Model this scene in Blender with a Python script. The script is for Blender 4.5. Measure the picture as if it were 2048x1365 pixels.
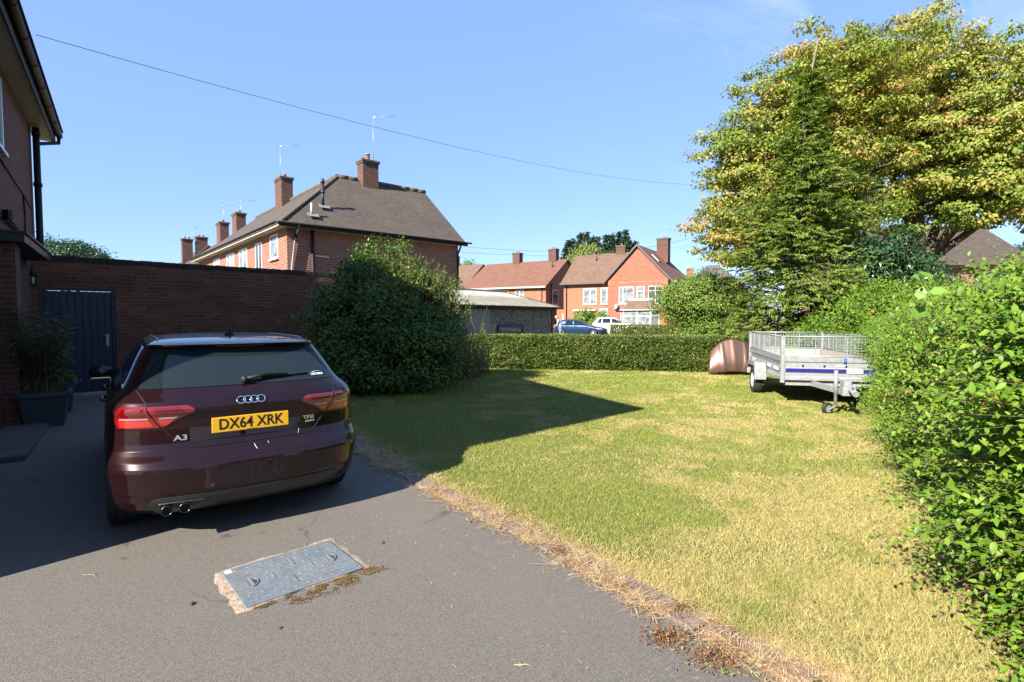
import bpy, bmesh, math, random
import numpy as np
from mathutils import Vector, Matrix, Quaternion, noise as mnoise
PI = math.pi
sc = bpy.context.scene
for o in list(bpy.data.objects): bpy.data.objects.remove(o)
COL = sc.collection
random.seed(7)
# ------------------------------------------------------------------ camera, sky, sun, exposure
F, HY, EYE = 1040.0, 636.0, 1.57
PITCH = math.atan((682.5 - HY) / F)
cd = bpy.data.cameras.new('camera'); cam = bpy.data.objects.new('camera', cd); COL.objects.link(cam)
cd.sensor_width = 36.0; cd.lens = 36.0 * F / 2048; cd.clip_start = 0.05; cd.clip_end = 2000
cam.location = (0, 0, EYE); cam.rotation_euler = (PI / 2 - PITCH, 0, 0)
sc.camera = cam
SUN_EL = math.radians(34.0); SUN_AZ = (-.635, -.772)      # where the sun stands (horizontal direction)
w = bpy.data.worlds.new('World'); sc.world = w; w.use_nodes = True
nt = w.node_tree; nt.nodes.clear()
sky = nt.nodes.new('ShaderNodeTexSky'); sky.sky_type = 'NISHITA'; sky.sun_disc = False
sky.sun_elevation = SUN_EL; sky.sun_rotation = math.atan2(SUN_AZ[0], SUN_AZ[1]); sky.altitude = 50
sky.air_density = 1.0; sky.dust_density = 0.2; sky.ozone_density = 2.5
bg = nt.nodes.new('ShaderNodeBackground'); bg.inputs[1].default_value = 0.074
wo = nt.nodes.new('ShaderNodeOutputWorld')
tc = nt.nodes.new('ShaderNodeTexCoord'); mp = nt.nodes.new('ShaderNodeMapping')
mp.inputs['Rotation'].default_value = (0.3, 0.2, 0.75); mp.inputs['Scale'].default_value = (1.2, 5.5, 3.2)
nz = nt.nodes.new('ShaderNodeTexNoise'); nz.inputs['Scale'].default_value = 2.2; nz.inputs['Detail'].default_value = 8; nz.inputs['Roughness'].default_value = .62
nz.inputs['Distortion'].default_value = .5
cr = nt.nodes.new('ShaderNodeMapRange'); cr.inputs['From Min'].default_value = .52; cr.inputs['From Max'].default_value = .86
cr.inputs['To Max'].default_value = .75
n2 = nt.nodes.new('ShaderNodeTexNoise'); n2.inputs['Scale'].default_value = 1.7; n2.inputs['Detail'].default_value = 2
c2 = nt.nodes.new('ShaderNodeMapRange'); c2.inputs['From Min'].default_value = .48; c2.inputs['From Max'].default_value = .66
sx = nt.nodes.new('ShaderNodeSeparateXYZ')
c3 = nt.nodes.new('ShaderNodeMapRange'); c3.inputs['From Min'].default_value = .1; c3.inputs['From Max'].default_value = .55
mu = nt.nodes.new('ShaderNodeMath'); mu.operation = 'MULTIPLY'
mu2 = nt.nodes.new('ShaderNodeMath'); mu2.operation = 'MULTIPLY'
mx = nt.nodes.new('ShaderNodeMixRGB'); mx.inputs[2].default_value = (4.6, 4.9, 5.3, 1)
fl = nt.nodes.new('ShaderNodeMixRGB'); fl.inputs[0].default_value = .62; fl.inputs[2].default_value = (1.45, 2.5, 5.0, 1)
L = nt.links.new
L(tc.outputs['Generated'], mp.inputs[0]); L(mp.outputs[0], nz.inputs['Vector']); L(nz.outputs[0], cr.inputs[0])
L(tc.outputs['Generated'], n2.inputs['Vector']); L(n2.outputs[0], c2.inputs[0])
L(tc.outputs['Generated'], sx.inputs[0]); L(sx.outputs[0], c3.inputs[0])
L(cr.outputs[0], mu.inputs[0]); L(c2.outputs[0], mu.inputs[1]); L(mu.outputs[0], mu2.inputs[0]); L(c3.outputs[0], mu2.inputs[1])
L(sky.outputs[0], fl.inputs[1]); L(mu2.outputs[0], mx.inputs[0]); L(fl.outputs[0], mx.inputs[1])
L(mx.outputs[0], bg.inputs[0]); L(bg.outputs[0], wo.inputs[0])
sd = bpy.data.lights.new('sun', 'SUN'); sd.energy = 4.9; sd.angle = math.radians(.5); sd.color = (1, .93, .82)
so = bpy.data.objects.new('sun', sd); COL.objects.link(so)
ce = math.cos(SUN_EL)
so.rotation_euler = Vector((-SUN_AZ[0] * ce, -SUN_AZ[1] * ce, -math.sin(SUN_EL))).to_track_quat('-Z', 'Y').to_euler()
so.location = (-20, -25, 30)
vs = sc.view_settings; vs.view_transform = 'Standard'; vs.look = 'None'; vs.gamma = 1; vs.use_curve_mapping = False; vs.exposure = 1.72
# ------------------------------------------------------------------ helpers
def ray(px, py):
    x = (px - 1024) / F; u = (682.5 - py) / F; c, s = math.cos(PITCH), math.sin(PITCH)
    return Vector((x, c + u * s, u * c - s))
def atY(px, py, Y):
    r = ray(px, py); t = Y / r.y; return Vector((r.x * t, Y, EYE + r.z * t))
def G(px, py, z=0.):
    r = ray(px, py); t = (z - EYE) / r.z; return Vector((r.x * t, r.y * t, z))

def tag(o, label=None, cat=None, group=None, kind=None):
    if label: o['label'] = label
    if cat: o['category'] = cat
    if group: o['group'] = group
    if kind: o['kind'] = kind
    return o
def empty(name, loc=(0, 0, 0), rz=0., label=None, cat=None, group=None):
    o = bpy.data.objects.new(name, None); COL.objects.link(o); o.location = loc; o.rotation_euler = (0, 0, rz)
    o.empty_display_size = .2
    return tag(o, label, cat, group)
def copy_tree(o, parent=None):
    c = o.copy(); COL.objects.link(c); c.parent = parent
    for ch in list(o.children): copy_tree(ch, c)
    return c

class MB:
    def __init__(s): s.v = []; s.f = []; s.m = []; s.s = []
    def add(s, vs_, fs, m=0, smooth=False):
        b = len(s.v); s.v += [tuple(p) for p in vs_]
        for f in fs: s.f.append(tuple(b + i for i in f)); s.m.append(m); s.s.append(smooth)
        return s
    def box(s, x0, x1, y0, y1, z0, z1, m=0, M=None):
        P = [Vector(p) for p in ((x0, y0, z0), (x1, y0, z0), (x1, y1, z0), (x0, y1, z0), (x0, y0, z1), (x1, y0, z1), (x1, y1, z1), (x0, y1, z1))]
        if M is not None: P = [M @ p for p in P]
        return s.add(P, [(0, 3, 2, 1), (4, 5, 6, 7), (0, 1, 5, 4), (1, 2, 6, 5), (2, 3, 7, 6), (3, 0, 4, 7)], m)
    def quad(s, a, b, c, d, m=0): return s.add([a, b, c, d], [(0, 1, 2, 3)], m)
    def poly(s, pts, m=0): return s.add(pts, [tuple(range(len(pts)))], m)
    def prism(s, pts, vec, m=0, smooth=False):
        n = len(pts); vec = Vector(vec); A = [Vector(p) for p in pts]; B = [p + vec for p in A]
        fs = [tuple(range(n))[::-1], tuple(range(n, 2 * n))]
        s.add(A + B, fs, m)
        b = len(s.v) - 2 * n
        for i in range(n):
            j = (i + 1) % n; s.f.append((b + i, b + j, b + n + j, b + n + i)); s.m.append(m); s.s.append(smooth)
        return s
    def tube(s, pts, r, n=8, m=0, caps=True, smooth=True):
        pts = [Vector(p) for p in pts]; K = len(pts)
        rr = r if isinstance(r, (list, tuple)) else [r] * K
        vs_ = []; up = None
        for i, p in enumerate(pts):
            d = (pts[min(i + 1, K - 1)] - pts[max(i - 1, 0)])
            if d.length < 1e-9: d = Vector((0, 0, 1))
            d.normalize()
            if up is None:
                up = Vector((0, 0, 1)) if abs(d.z) < .9 else Vector((1, 0, 0))
            a = d.cross(up)
            if a.length < 1e-6: a = d.cross(Vector((1, .3, .2)))
            a.normalize(); b = a.cross(d).normalized(); up = b
            for k in range(n):
                t = 2 * PI * k / n; vs_.append(p + a * (rr[i] * math.cos(t)) + b * (rr[i] * math.sin(t)))
        fs = []
        for i in range(K - 1):
            for k in range(n):
                k2 = (k + 1) % n; fs.append((i * n + k, i * n + k2, (i + 1) * n + k2, (i + 1) * n + k))
        s.add(vs_, fs, m, smooth)
        if caps:
            b = len(s.v) - len(vs_)
            s.f.append(tuple(b + k for k in range(n))[::-1]); s.m.append(m); s.s.append(False)
            s.f.append(tuple(b + (K - 1) * n + k for k in range(n))); s.m.append(m); s.s.append(False)
        return s
    def lathe(s, prof, n=24, m=0, M=None, smooth=True, close=False):
        vs_ = []
        for (r, z) in prof:
            for k in range(n):
                t = 2 * PI * k / n; p = Vector((r * math.cos(t), r * math.sin(t), z)); vs_.append(M @ p if M is not None else p)
        K = len(prof); fs = []
        R_ = K if close else K - 1
        for i in range(R_):
            i2 = (i + 1) % K
            for k in range(n):
                k2 = (k + 1) % n; fs.append((i * n + k, i * n + k2, i2 * n + k2, i2 * n + k))
        return s.add(vs_, fs, m, smooth)
    def build(s, name, mats, parent=None, loc=None, bevel=0., M=None, uv=True, rot=None):
        me = bpy.data.meshes.new(name); me.from_pydata(s.v, [], s.f); 
        for mt in (mats if isinstance(mats, (list, tuple)) else [mats]): me.materials.append(mt)
        me.polygons.foreach_set('material_index', s.m); me.polygons.foreach_set('use_smooth', s.s)
        me.update()
        if uv: auto_uv(me)
        o = bpy.data.objects.new(name, me); COL.objects.link(o)
        if parent is not None: o.parent = parent
        if loc is not None: o.location = loc
        if rot is not None: o.rotation_euler = rot
        if M is not None: o.matrix_local = M
        if bevel:
            b = o.modifiers.new('bevel', 'BEVEL'); b.width = bevel; b.segments = 2; b.limit_method = 'ANGLE'; b.angle_limit = .6
        return o
def auto_uv(me):
    uvl = me.uv_layers.new(name='UVMap'); n = len(me.loops); out = np.zeros(n * 2, np.float32)
    co = np.zeros(len(me.vertices) * 3, np.float32); me.vertices.foreach_get('co', co); co = co.reshape(-1, 3)
    vi = np.zeros(n, np.int32); me.loops.foreach_get('vertex_index', vi)
    np_ = len(me.polygons); nn = np.zeros(np_ * 3, np.float32); me.polygons.foreach_get('normal', nn); nn = nn.reshape(-1, 3)
    lt = np.zeros(np_, np.int32); me.polygons.foreach_get('loop_total', lt)
    N = np.repeat(nn, lt, axis=0); P = co[vi]
    T = np.stack([-N[:, 1], N[:, 0], np.zeros(n)], 1); tl = np.linalg.norm(T, axis=1)
    flat = tl < .05; T[flat] = (1, 0, 0); T /= np.linalg.norm(T, axis=1)[:, None]
    B = np.cross(N, T)
    out = np.stack([(P * T).sum(1), (P * B).sum(1)], 1).astype(np.float32).ravel()
    uvl.data.foreach_set('uv', out)

def link_pts(me_name, V, FA, mat, parent=None, attrs=None, smooth=False, nper=None):
    """fast mesh from numpy: V (n,3), FA (m,k) constant-size faces"""
    me = bpy.data.meshes.new(me_name); m, k = FA.shape
    me.vertices.add(len(V)); me.vertices.foreach_set('co', V.astype(np.float32).ravel())
    me.loops.add(m * k); me.loops.foreach_set('vertex_index', FA.astype(np.int32).ravel())
    me.polygons.add(m); me.polygons.foreach_set('loop_start', np.arange(0, m * k, k, dtype=np.int32))
    me.polygons.foreach_set('use_smooth', np.full(m, smooth))
    me.update(calc_edges=True); me.validate()
    for mt in (mat if isinstance(mat, (list, tuple)) else [mat]): me.materials.append(mt)
    if attrs:
        for an, av in attrs.items():
            a = me.attributes.new(an, 'FLOAT', 'POINT'); a.data.foreach_set('value', av.astype(np.float32))
    o = bpy.data.objects.new(me_name, me); COL.objects.link(o)
    if parent is not None: o.parent = parent
    return o
# ------------------------------------------------------------------ materials
def base_mat(name):
    m = bpy.data.materials.new(name); m.use_nodes = True; t = m.node_tree; b = t.nodes['Principled BSDF']; return m, t, b
ALB = .66
def nd(t, typ, **kw):
    n = t.nodes.new(typ)
    for k, v_ in kw.items():
        if hasattr(n, k) and k not in ('Scale',): setattr(n, k, v_)
        else: n.inputs[k].default_value = v_
    return n
def c4(c): return (c[0], c[1], c[2], 1)
def mixc(t, fac, a, b, mode='MIX'):
    n = t.nodes.new('ShaderNodeMixRGB'); n.blend_type = mode
    for i, x in ((0, fac), (1, a), (2, b)):
        if isinstance(x, (int, float)): n.inputs[i].default_value = x
        elif isinstance(x, tuple): n.inputs[i].default_value = c4(x)
        else: t.links.new(x, n.inputs[i])
    return n.outputs[0]
def rng(t, x, a, b, c=0., d=1.):
    n = t.nodes.new('ShaderNodeMapRange'); t.links.new(x, n.inputs[0])
    for i, v_ in zip((1, 2, 3, 4), (a, b, c, d)): n.inputs[i].default_value = v_
    return n.outputs[0]
def noi(t, scale, detail=3, rough=.55, vec=None, dist=0.):
    n = t.nodes.new('ShaderNodeTexNoise'); n.inputs['Scale'].default_value = scale; n.inputs['Detail'].default_value = detail
    n.inputs['Roughness'].default_value = rough; n.inputs['Distortion'].default_value = dist
    if vec is None:
        vec = t.nodes.new('ShaderNodeTexCoord').outputs['Object']
    t.links.new(vec, n.inputs['Vector']); return n.outputs[0]
def bump(t, b, h, strength=.4, dist=.01, prev=None):
    n = t.nodes.new('ShaderNodeBump'); n.inputs['Strength'].default_value = strength; n.inputs['Distance'].default_value = dist
    t.links.new(h, n.inputs['Height']); 
    if prev is not None: t.links.new(prev, n.inputs['Normal'])
    t.links.new(n.outputs[0], b.inputs['Normal']); return n.outputs[0]
def pmat(name, col, rough=.6, metal=0., var=0., vs_=4., bmp=0., bs=60., coat=0., spec=.5, dirt=None, em=None, emc=None):
    m, t, b = base_mat(name)
    b.inputs['Roughness'].default_value = rough; b.inputs['Metallic'].default_value = metal
    b.inputs['Specular IOR Level'].default_value = spec
    if coat: b.inputs['Coat Weight'].default_value = coat; b.inputs['Coat Roughness'].default_value = .03
    if var:
        n = noi(t, vs_, 5, .6); f = rng(t, n, .3, .7)
        c = mixc(t, f, tuple(x * (1 - var) for x in col), tuple(min(1, x * (1 + var)) for x in col))
        if dirt:
            n2_ = noi(t, vs_ * .37, 6, .7); c = mixc(t, rng(t, n2_, .5, .75, 0, dirt[1]), c, dirt[0])
        t.links.new(c, b.inputs['Base Color'])
        rr = rng(t, noi(t, vs_ * 2.3, 4), .3, .7, max(0, rough - .08), min(1, rough + .08)); t.links.new(rr, b.inputs['Roughness'])
    else: b.inputs['Base Color'].default_value = c4(col)
    if bmp: bump(t, b, noi(t, bs, 4, .6), bmp, .01)
    if em: b.inputs['Emission Color'].default_value = c4(emc or col); b.inputs['Emission Strength'].default_value = em
    return m
def brick_mat(name, c1, c2, mortar, dark=(.03, .02, .018), stain=.35, bw=.225, rh=.075, ms=.01, bumpd=.006, seed=0., pale=0.):
    m, t, b = base_mat(name)
    uv = t.nodes.new('ShaderNodeTexCoord').outputs['UV']
    br = t.nodes.new('ShaderNodeTexBrick'); t.links.new(uv, br.inputs['Vector'])
    br.inputs['Scale'].default_value = 1; br.inputs['Brick Width'].default_value = bw; br.inputs['Row Height'].default_value = rh
    br.inputs['Mortar Size'].default_value = ms * .5; br.inputs['Mortar Smooth'].default_value = .15; br.inputs['Bias'].default_value = 0
    br.offset = .5
    br.inputs['Color1'].default_value = (0, 0, 0, 1); br.inputs['Color2'].default_value = (1, 1, 1, 1); br.inputs['Mortar'].default_value = (.5, .5, .5, 1)
    rnd = br.outputs[0]
    col = mixc(t, rng(t, rnd, .05, .95), c1, c2)
    col = mixc(t, rng(t, rnd, .86, .95, 0, .6), col, dark)
    n1 = noi(t, 25, 5, .6, uv); col = mixc(t, rng(t, n1, .35, .75, 0, .45), col, tuple(x * .6 for x in c1))
    if pale:
        n3 = noi(t, 3.1, 5, .7, uv); col = mixc(t, rng(t, n3, .52, .72, 0, pale), col, (.42, .36, .30))
    n2_ = noi(t, .7, 6, .65, uv)
    col = mixc(t, br.outputs[1], col, mortar)
    col = mixc(t, rng(t, n2_, .45, .75, 0, stain), col, dark)
    t.links.new(col, b.inputs['Base Color']); b.inputs['Roughness'].default_value = .88
    inv = t.nodes.new('ShaderNodeMath'); inv.operation = 'SUBTRACT'; inv.inputs[0].default_value = 1; t.links.new(br.outputs[1], inv.inputs[1])
    p = bump(t, b, inv.outputs[0], .8, bumpd); bump(t, b, noi(t, 90, 4, .6, uv), .3, .003, p)
    return m
def tile_mat(name, c1, c2, tw=.17, rh=.1, lichen=(.3, .27, .17), lic=.4, gap=.03, strong=.75):
    m, t, b = base_mat(name)
    uv = t.nodes.new('ShaderNodeTexCoord').outputs['UV']
    br = t.nodes.new('ShaderNodeTexBrick'); t.links.new(uv, br.inputs['Vector'])
    br.inputs['Scale'].default_value = 1; br.inputs['Brick Width'].default_value = tw; br.inputs['Row Height'].default_value = rh
    br.inputs['Mortar Size'].default_value = .003; br.inputs['Mortar Smooth'].default_value = .3
    br.inputs['Color1'].default_value = (0, 0, 0, 1); br.inputs['Color2'].default_value = (1, 1, 1, 1); br.inputs['Mortar'].default_value = (.2, .2, .2, 1)
    col = mixc(t, br.outputs[0], c1, c2)
    n2_ = noi(t, .8, 7, .7, uv); col = mixc(t, rng(t, n2_, .42, .7, 0, lic), col, lichen)
    n3 = noi(t, 14, 4, .7, uv); col = mixc(t, rng(t, n3, .4, .7, 0, .5), col, tuple(x * .55 for x in c1))
    sx_ = t.nodes.new('ShaderNodeSeparateXYZ'); t.links.new(uv, sx_.inputs[0])
    dv = t.nodes.new('ShaderNodeMath'); dv.operation = 'DIVIDE'; dv.inputs[1].default_value = rh; t.links.new(sx_.outputs[1], dv.inputs[0])
    fr = t.nodes.new('ShaderNodeMath'); fr.operation = 'FRACT'; t.links.new(dv.outputs[0], fr.inputs[0])
    lip = rng(t, fr.outputs[0], 0, gap / rh, 1, 0)           # the butt edge of each course, darkest there and fading upslope
    col = mixc(t, lip, col, tuple(x * (1 - strong) for x in c1))
    t.links.new(col, b.inputs['Base Color']); b.inputs['Roughness'].default_value = .85
    hh = rng(t, fr.outputs[0], 0, 1, 1, 0)
    p = bump(t, b, hh, .9, .02); bump(t, b, br.outputs[0], .35, .008, p)
    return m
def leaf_mat(name, cols, trans=.3, rough=.5, spec=.4, nscale=.6, tint=None):
    """cols: list of (pos, colour) over the per-leaf random value"""
    m, t, b = base_mat(name)
    at = t.nodes.new('ShaderNodeAttribute'); at.attribute_name = 'rnd'
    n = noi(t, nscale, 3, .6)
    ad = t.nodes.new('ShaderNodeMath'); ad.operation = 'ADD'; t.links.new(at.outputs['Fac'], ad.inputs[0])
    t.links.new(rng(t, n, .3, .7, -.22, .22), ad.inputs[1])
    cr_ = t.nodes.new('ShaderNodeValToRGB'); cr_.color_ramp.elements[0].position = cols[0][0]; cr_.color_ramp.elements[0].color = c4(cols[0][1])
    cr_.color_ramp.elements[1].position = cols[-1][0]; cr_.color_ramp.elements[1].color = c4(cols[-1][1])
    for p, c in cols[1:-1]:
        e = cr_.color_ramp.elements.new(p); e.color = c4(c)
    t.links.new(ad.outputs[0], cr_.inputs[0]); t.links.new(cr_.outputs[0], b.inputs['Base Color'])
    b.inputs['Roughness'].default_value = rough; b.inputs['Specular IOR Level'].default_value = spec
    tr = t.nodes.new('ShaderNodeBsdfTranslucent')
    t.links.new(mixc(t, 1., cr_.outputs[0], tint or (1.25, 1.25, .55), 'MULTIPLY'), tr.inputs[0])
    mx_ = t.nodes.new('ShaderNodeMixShader'); mx_.inputs[0].default_value = trans
    t.links.new(b.outputs[0], mx_.inputs[1]); t.links.new(tr.outputs[0], mx_.inputs[2])
    t.links.new(mx_.outputs[0], t.nodes['Material Output'].inputs[0])
    return m
MT = {}
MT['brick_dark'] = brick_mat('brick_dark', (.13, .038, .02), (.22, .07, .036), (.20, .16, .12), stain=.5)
MT['brick_wall'] = brick_mat('brick_garden', (.17, .05, .02), (.33, .10, .042), (.24, .185, .13), stain=.6, pale=.15, dark=(.06, .04, .025))
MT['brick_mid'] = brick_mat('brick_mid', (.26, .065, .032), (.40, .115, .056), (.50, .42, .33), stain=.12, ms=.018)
MT['brick_orange'] = brick_mat('brick_orange', (.37, .095, .05), (.48, .145, .08), (.45, .31, .22), stain=.05, ms=.012)
MT['brick_orange2'] = brick_mat('brick_orange2', (.40, .125, .06), (.51, .18, .09), (.47, .35, .24), stain=.05, ms=.012)
MT['brick_chim'] = brick_mat('brick_chimney', (.12, .05, .032), (.21, .085, .055), (.2, .155, .12), stain=.45)
MT['tile_dark'] = tile_mat('tile_dark', (.075, .054, .041), (.135, .10, .074), lichen=(.17, .135, .085), lic=.5, rh=.105, gap=.04)
MT['tile_own'] = tile_mat('tile_own', (.06, .04, .035), (.1, .07, .06))
MT['tile_red'] = tile_mat('tile_red', (.19, .08, .048), (.25, .112, .07), tw=.3, rh=.33, gap=.05, lichen=(.26, .14, .1), lic=.4, strong=.5)
MT['tile_redb'] = tile_mat('tile_redb', (.20, .07, .05), (.24, .09, .065), tw=.3, rh=.36, gap=.08, lichen=(.25, .12, .09), lic=.2, strong=.75)
MT['tile_brown'] = tile_mat('tile_brown', (.17, .095, .062), (.23, .13, .09), tw=.3, rh=.33, gap=.05, lichen=(.22, .16, .11), lic=.4, strong=.5)
MT['slate'] = tile_mat('slate', (.11, .10, .11), (.17, .155, .165), tw=.3, rh=.3, lichen=(.2, .17, .17), lic=.3)
MT['upvc'] = pmat('white_upvc', (.78, .78, .77), .3)
MT['black'] = pmat('black_plastic', (.010, .009, .010), .6, spec=.3)
MT['blackpaint'] = pmat('black_paint', (.02, .02, .022), .5, var=.3)
MT['soffit'] = pmat('soffit', (.45, .41, .33), .6, var=.1)
MT['fascia'] = pmat('fascia_cream', (.5, .44, .36), .6, var=.15)
MT['concrete'] = pmat('concrete', (.34, .31, .27), .9, var=.25, bmp=.4)
MT['conc_dark'] = pmat('concrete_dark', (.13, .115, .10), .9, var=.35, bmp=.4)
MT['terra'] = pmat('terracotta', (.38, .16, .09), .8, var=.2)
MT['lead'] = pmat('lead_flashing', (.24, .24, .245), .6, var=.15)
MT['wglass'] = pmat('window_glass', (.05, .06, .07), .04, spec=.8)
MT['net'] = pmat('net_curtain', (.62, .66, .68), .15, var=.18, vs_=9, spec=.6)
MT['galv'] = pmat('galvanised_steel', (.46, .48, .49), .42, .42, var=.18, vs_=14)
MT['chrome'] = pmat('chrome', (.85, .86, .88), .07, 1.)
MT['rubber'] = pmat('tyre_rubber', (.022, .021, .02), .75, var=.3, vs_=20)
MT['alloy'] = pmat('alloy', (.42, .43, .45), .3, .9)
MT['bark'] = pmat('bark', (.13, .10, .075), .95, var=.4, vs_=9, bmp=.6, bs=25)
MT['barkp'] = pmat('bark_pale', (.26, .21, .16), .95, var=.3, vs_=9, bmp=.6, bs=25)
MT['twig'] = pmat('twig', (.17, .11, .055), .8, var=.3)
MT['coping'] = pmat('dark_coping', (.045, .038, .03), .95, var=.5, vs_=9, bmp=.6)  # dark mottled brown for the wall coping
MT['straw'] = None
MT['ply'] = pmat('plywood', (.50, .43, .35), .75, var=.15)
# ------------------------------------------------------------------ ground
EDGE = [(-1.5, 3.2), (1.2, 1.75), (2.0, 1.3), (2.32, 1.06), (2.8, .70), (3.44, .22), (4.1, -.32), (4.82, -.92), (5.5, -1.40), (6.3, -1.95), (7.5, -2.65), (9.0, -3.6), (10.5, -4.6), (12.5, -6.0)]   # (Y, X) driveway side of the edging
EY = np.array([e[0] for e in EDGE]); EX = np.array([e[1] for e in EDGE])
def edge_x(y): return float(np.interp(y, EY, EX))
def lawn_mat():
    m, t, b = base_mat('lawn_soil_and_thatch')
    n1 = noi(t, .55, 6, .62); n2_ = noi(t, 3.2, 5, .65); n3 = noi(t, 45, 3, .7)
    c = mixc(t, rng(t, n1, .40, .62), (.11, .13, .035), (.24, .19, .08))
    c = mixc(t, rng(t, n2_, .35, .68, 0, .7), c, (.20, .21, .06))
    c = mixc(t, rng(t, n3, .35, .7, 0, .55), c, (.10, .09, .035))
    t.links.new(c, b.inputs['Base Color']); b.inputs['Roughness'].default_value = .95
    bump(t, b, n3, .8, .02); return m
MT['lawn'] = lawn_mat()
def asphalt_mat():
    m, t, b = base_mat('asphalt')
    v = t.nodes.new('ShaderNodeTexVoronoi'); v.inputs['Scale'].default_value = 250; v.inputs['Randomness'].default_value = 1
    o_ = t.nodes.new('ShaderNodeTexCoord').outputs['Object']; t.links.new(o_, v.inputs['Vector'])
    n1 = noi(t, 1.1, 6, .7); n2_ = noi(t, 9, 5, .7); n4 = noi(t, 260, 2, .7)
    st = mixc(t, rng(t, v.outputs['Color'], .1, .9), (.075, .068, .060), (.225, .20, .168))
    st = mixc(t, rng(t, n4, .60, .72), st, (.42, .38, .33))
    st = mixc(t, rng(t, n1, .42, .68, 0, .3), st, (.17, .145, .11))
    st = mixc(t, rng(t, n2_, .60, .78, 0, .45), st, (.065, .06, .055))
    n5 = noi(t, .45, 4, .6, None, .6); st = mixc(t, rng(t, n5, .52, .60, 0, .35), st, (.19, .155, .12))
    n6 = noi(t, 2.3, 3, .5, None, 1.4); st = mixc(t, rng(t, n6, .66, .72, 0, .6), st, (.05, .045, .042))
    vc = t.nodes.new('ShaderNodeTexVoronoi'); vc.feature = 'DISTANCE_TO_EDGE'; vc.inputs['Scale'].default_value = .55; t.links.new(o_, vc.inputs['Vector'])
    wv_ = t.nodes.new('ShaderNodeVectorMath'); wv_.operation = 'ADD'; nn_ = t.nodes.new('ShaderNodeTexNoise'); nn_.inputs['Scale'].default_value = 3; nn_.inputs['Detail'].default_value = 5; t.links.new(o_, nn_.inputs['Vector']); sc__ = t.nodes.new('ShaderNodeVectorMath'); sc__.operation = 'SCALE'; sc__.inputs[3].default_value = .35; t.links.new(nn_.outputs['Color'], sc__.inputs[0]); t.links.new(o_, wv_.inputs[0]); t.links.new(sc__.outputs[0], wv_.inputs[1]); t.links.new(wv_.outputs[0], vc.inputs['Vector'])
    cm = t.nodes.new('ShaderNodeMath'); cm.operation = 'MULTIPLY'; t.links.new(rng(t, vc.outputs['Distance'], .001, .006, .55, 0), cm.inputs[0]); t.links.new(rng(t, noi(t, .7, 3), .5, .56), cm.inputs[1])
    st = mixc(t, cm.outputs[0], st, (.03, .027, .025))
    t.links.new(st, b.inputs['Base Color']); b.inputs['Roughness'].default_value = .88
    h = rng(t, v.outputs['Distance'], 0, .6, 1, 0)
    p = bump(t, b, h, .6, .0022); bump(t, b, n4, .5, .002, p); return m
MT['asphalt'] = asphalt_mat()
MB().box(-400, 400, -60, 700, -.6, -.012).build('ground', MT['lawn']).__setitem__('kind', 'structure')
# lawn sheet, gently uneven
def lawn_z(x, y): return .012 * mnoise.noise((x * .5, y * .5, 0)) + .006 * mnoise.noise((x * 2, y * 2, 3.))
mb = MB(); nx, ny = 70, 90; vs_, fs = [], []
for j in range(ny + 1):
    y = -2 + 18.5 * (j / ny); x0 = edge_x(y) + .2
    for i in range(nx + 1):
        x = x0 + (14 - x0) * (i / nx) ** 1.5; vs_.append((x, y, .004 + max(0, min(1, (x - x0) / .3)) * (.007 + .15 * lawn_z(x, y))))
for j in range(ny):
    for i in range(nx):
        a = j * (nx + 1) + i; fs.append((a, a + 1, a + nx + 2, a + nx + 1))
mb.add(vs_, fs, 0, True); tag(mb.build('lawn', MT['lawn']), kind='structure')
# driveway
dr = [(-14, -4), (edge_x(-1.5) + 1.5, -4)] + [(edge_x(y), y) for y in np.linspace(-1.5, 10, 47)] + [(-14, 18)]
MB().poly([(x, y, 0.0) for x, y in dr]).build('driveway', MT['asphalt'])['kind'] = 'structure'
# edging of worn concrete blocks between drive and lawn
MT['edging'] = pmat('edging_block', (.22, .16, .13), .92, var=.35, vs_=14, bmp=.7, dirt=((.40, .33, .25), .7))
ys = [0.6]; mb = MB(); y = -.5; k = 0
while y < 8.2:
    dx = edge_x(y + .05) - edge_x(y - .05); tl = math.hypot(dx, .1); L_ = .30 if k % 3 else .22
    tx, ty = dx / tl, .1 / tl; nx_, ny_ = ty, -tx
    a = Vector((edge_x(y) + nx_ * .012, y + ny_ * .012, 0)); r = random.uniform(-.006, .006)
    e = Vector((tx, ty, 0)) * (L_ - .014); s_ = Vector((nx_, ny_, 0)) * .205
    z0, z1 = -.05, .010 + r * .6 + random.uniform(0, .005)
    P = [a, a + e, a + e + s_, a + s_]
    mb.prism([(p.x, p.y, z0) for p in P][::-1], (0, 0, z1 - z0))
    y += ty * L_; k += 1
o = mb.build('edging', MT['edging'], bevel=.006); o['kind'] = 'structure'
# road and pavement beyond the hedge (almost wholly hidden)
MB().box(-60, 60, 27, 33.5, -.008, -.004).build('road', MT['asphalt'])['kind'] = 'structure'
for (a, b_) in ((24.9, 26.9), (33.6, 35.4)):
    MB().box(-60, 60, a, b_, -.01, .11).build('pavement', MT['concrete'])['kind'] = 'structure'
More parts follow.
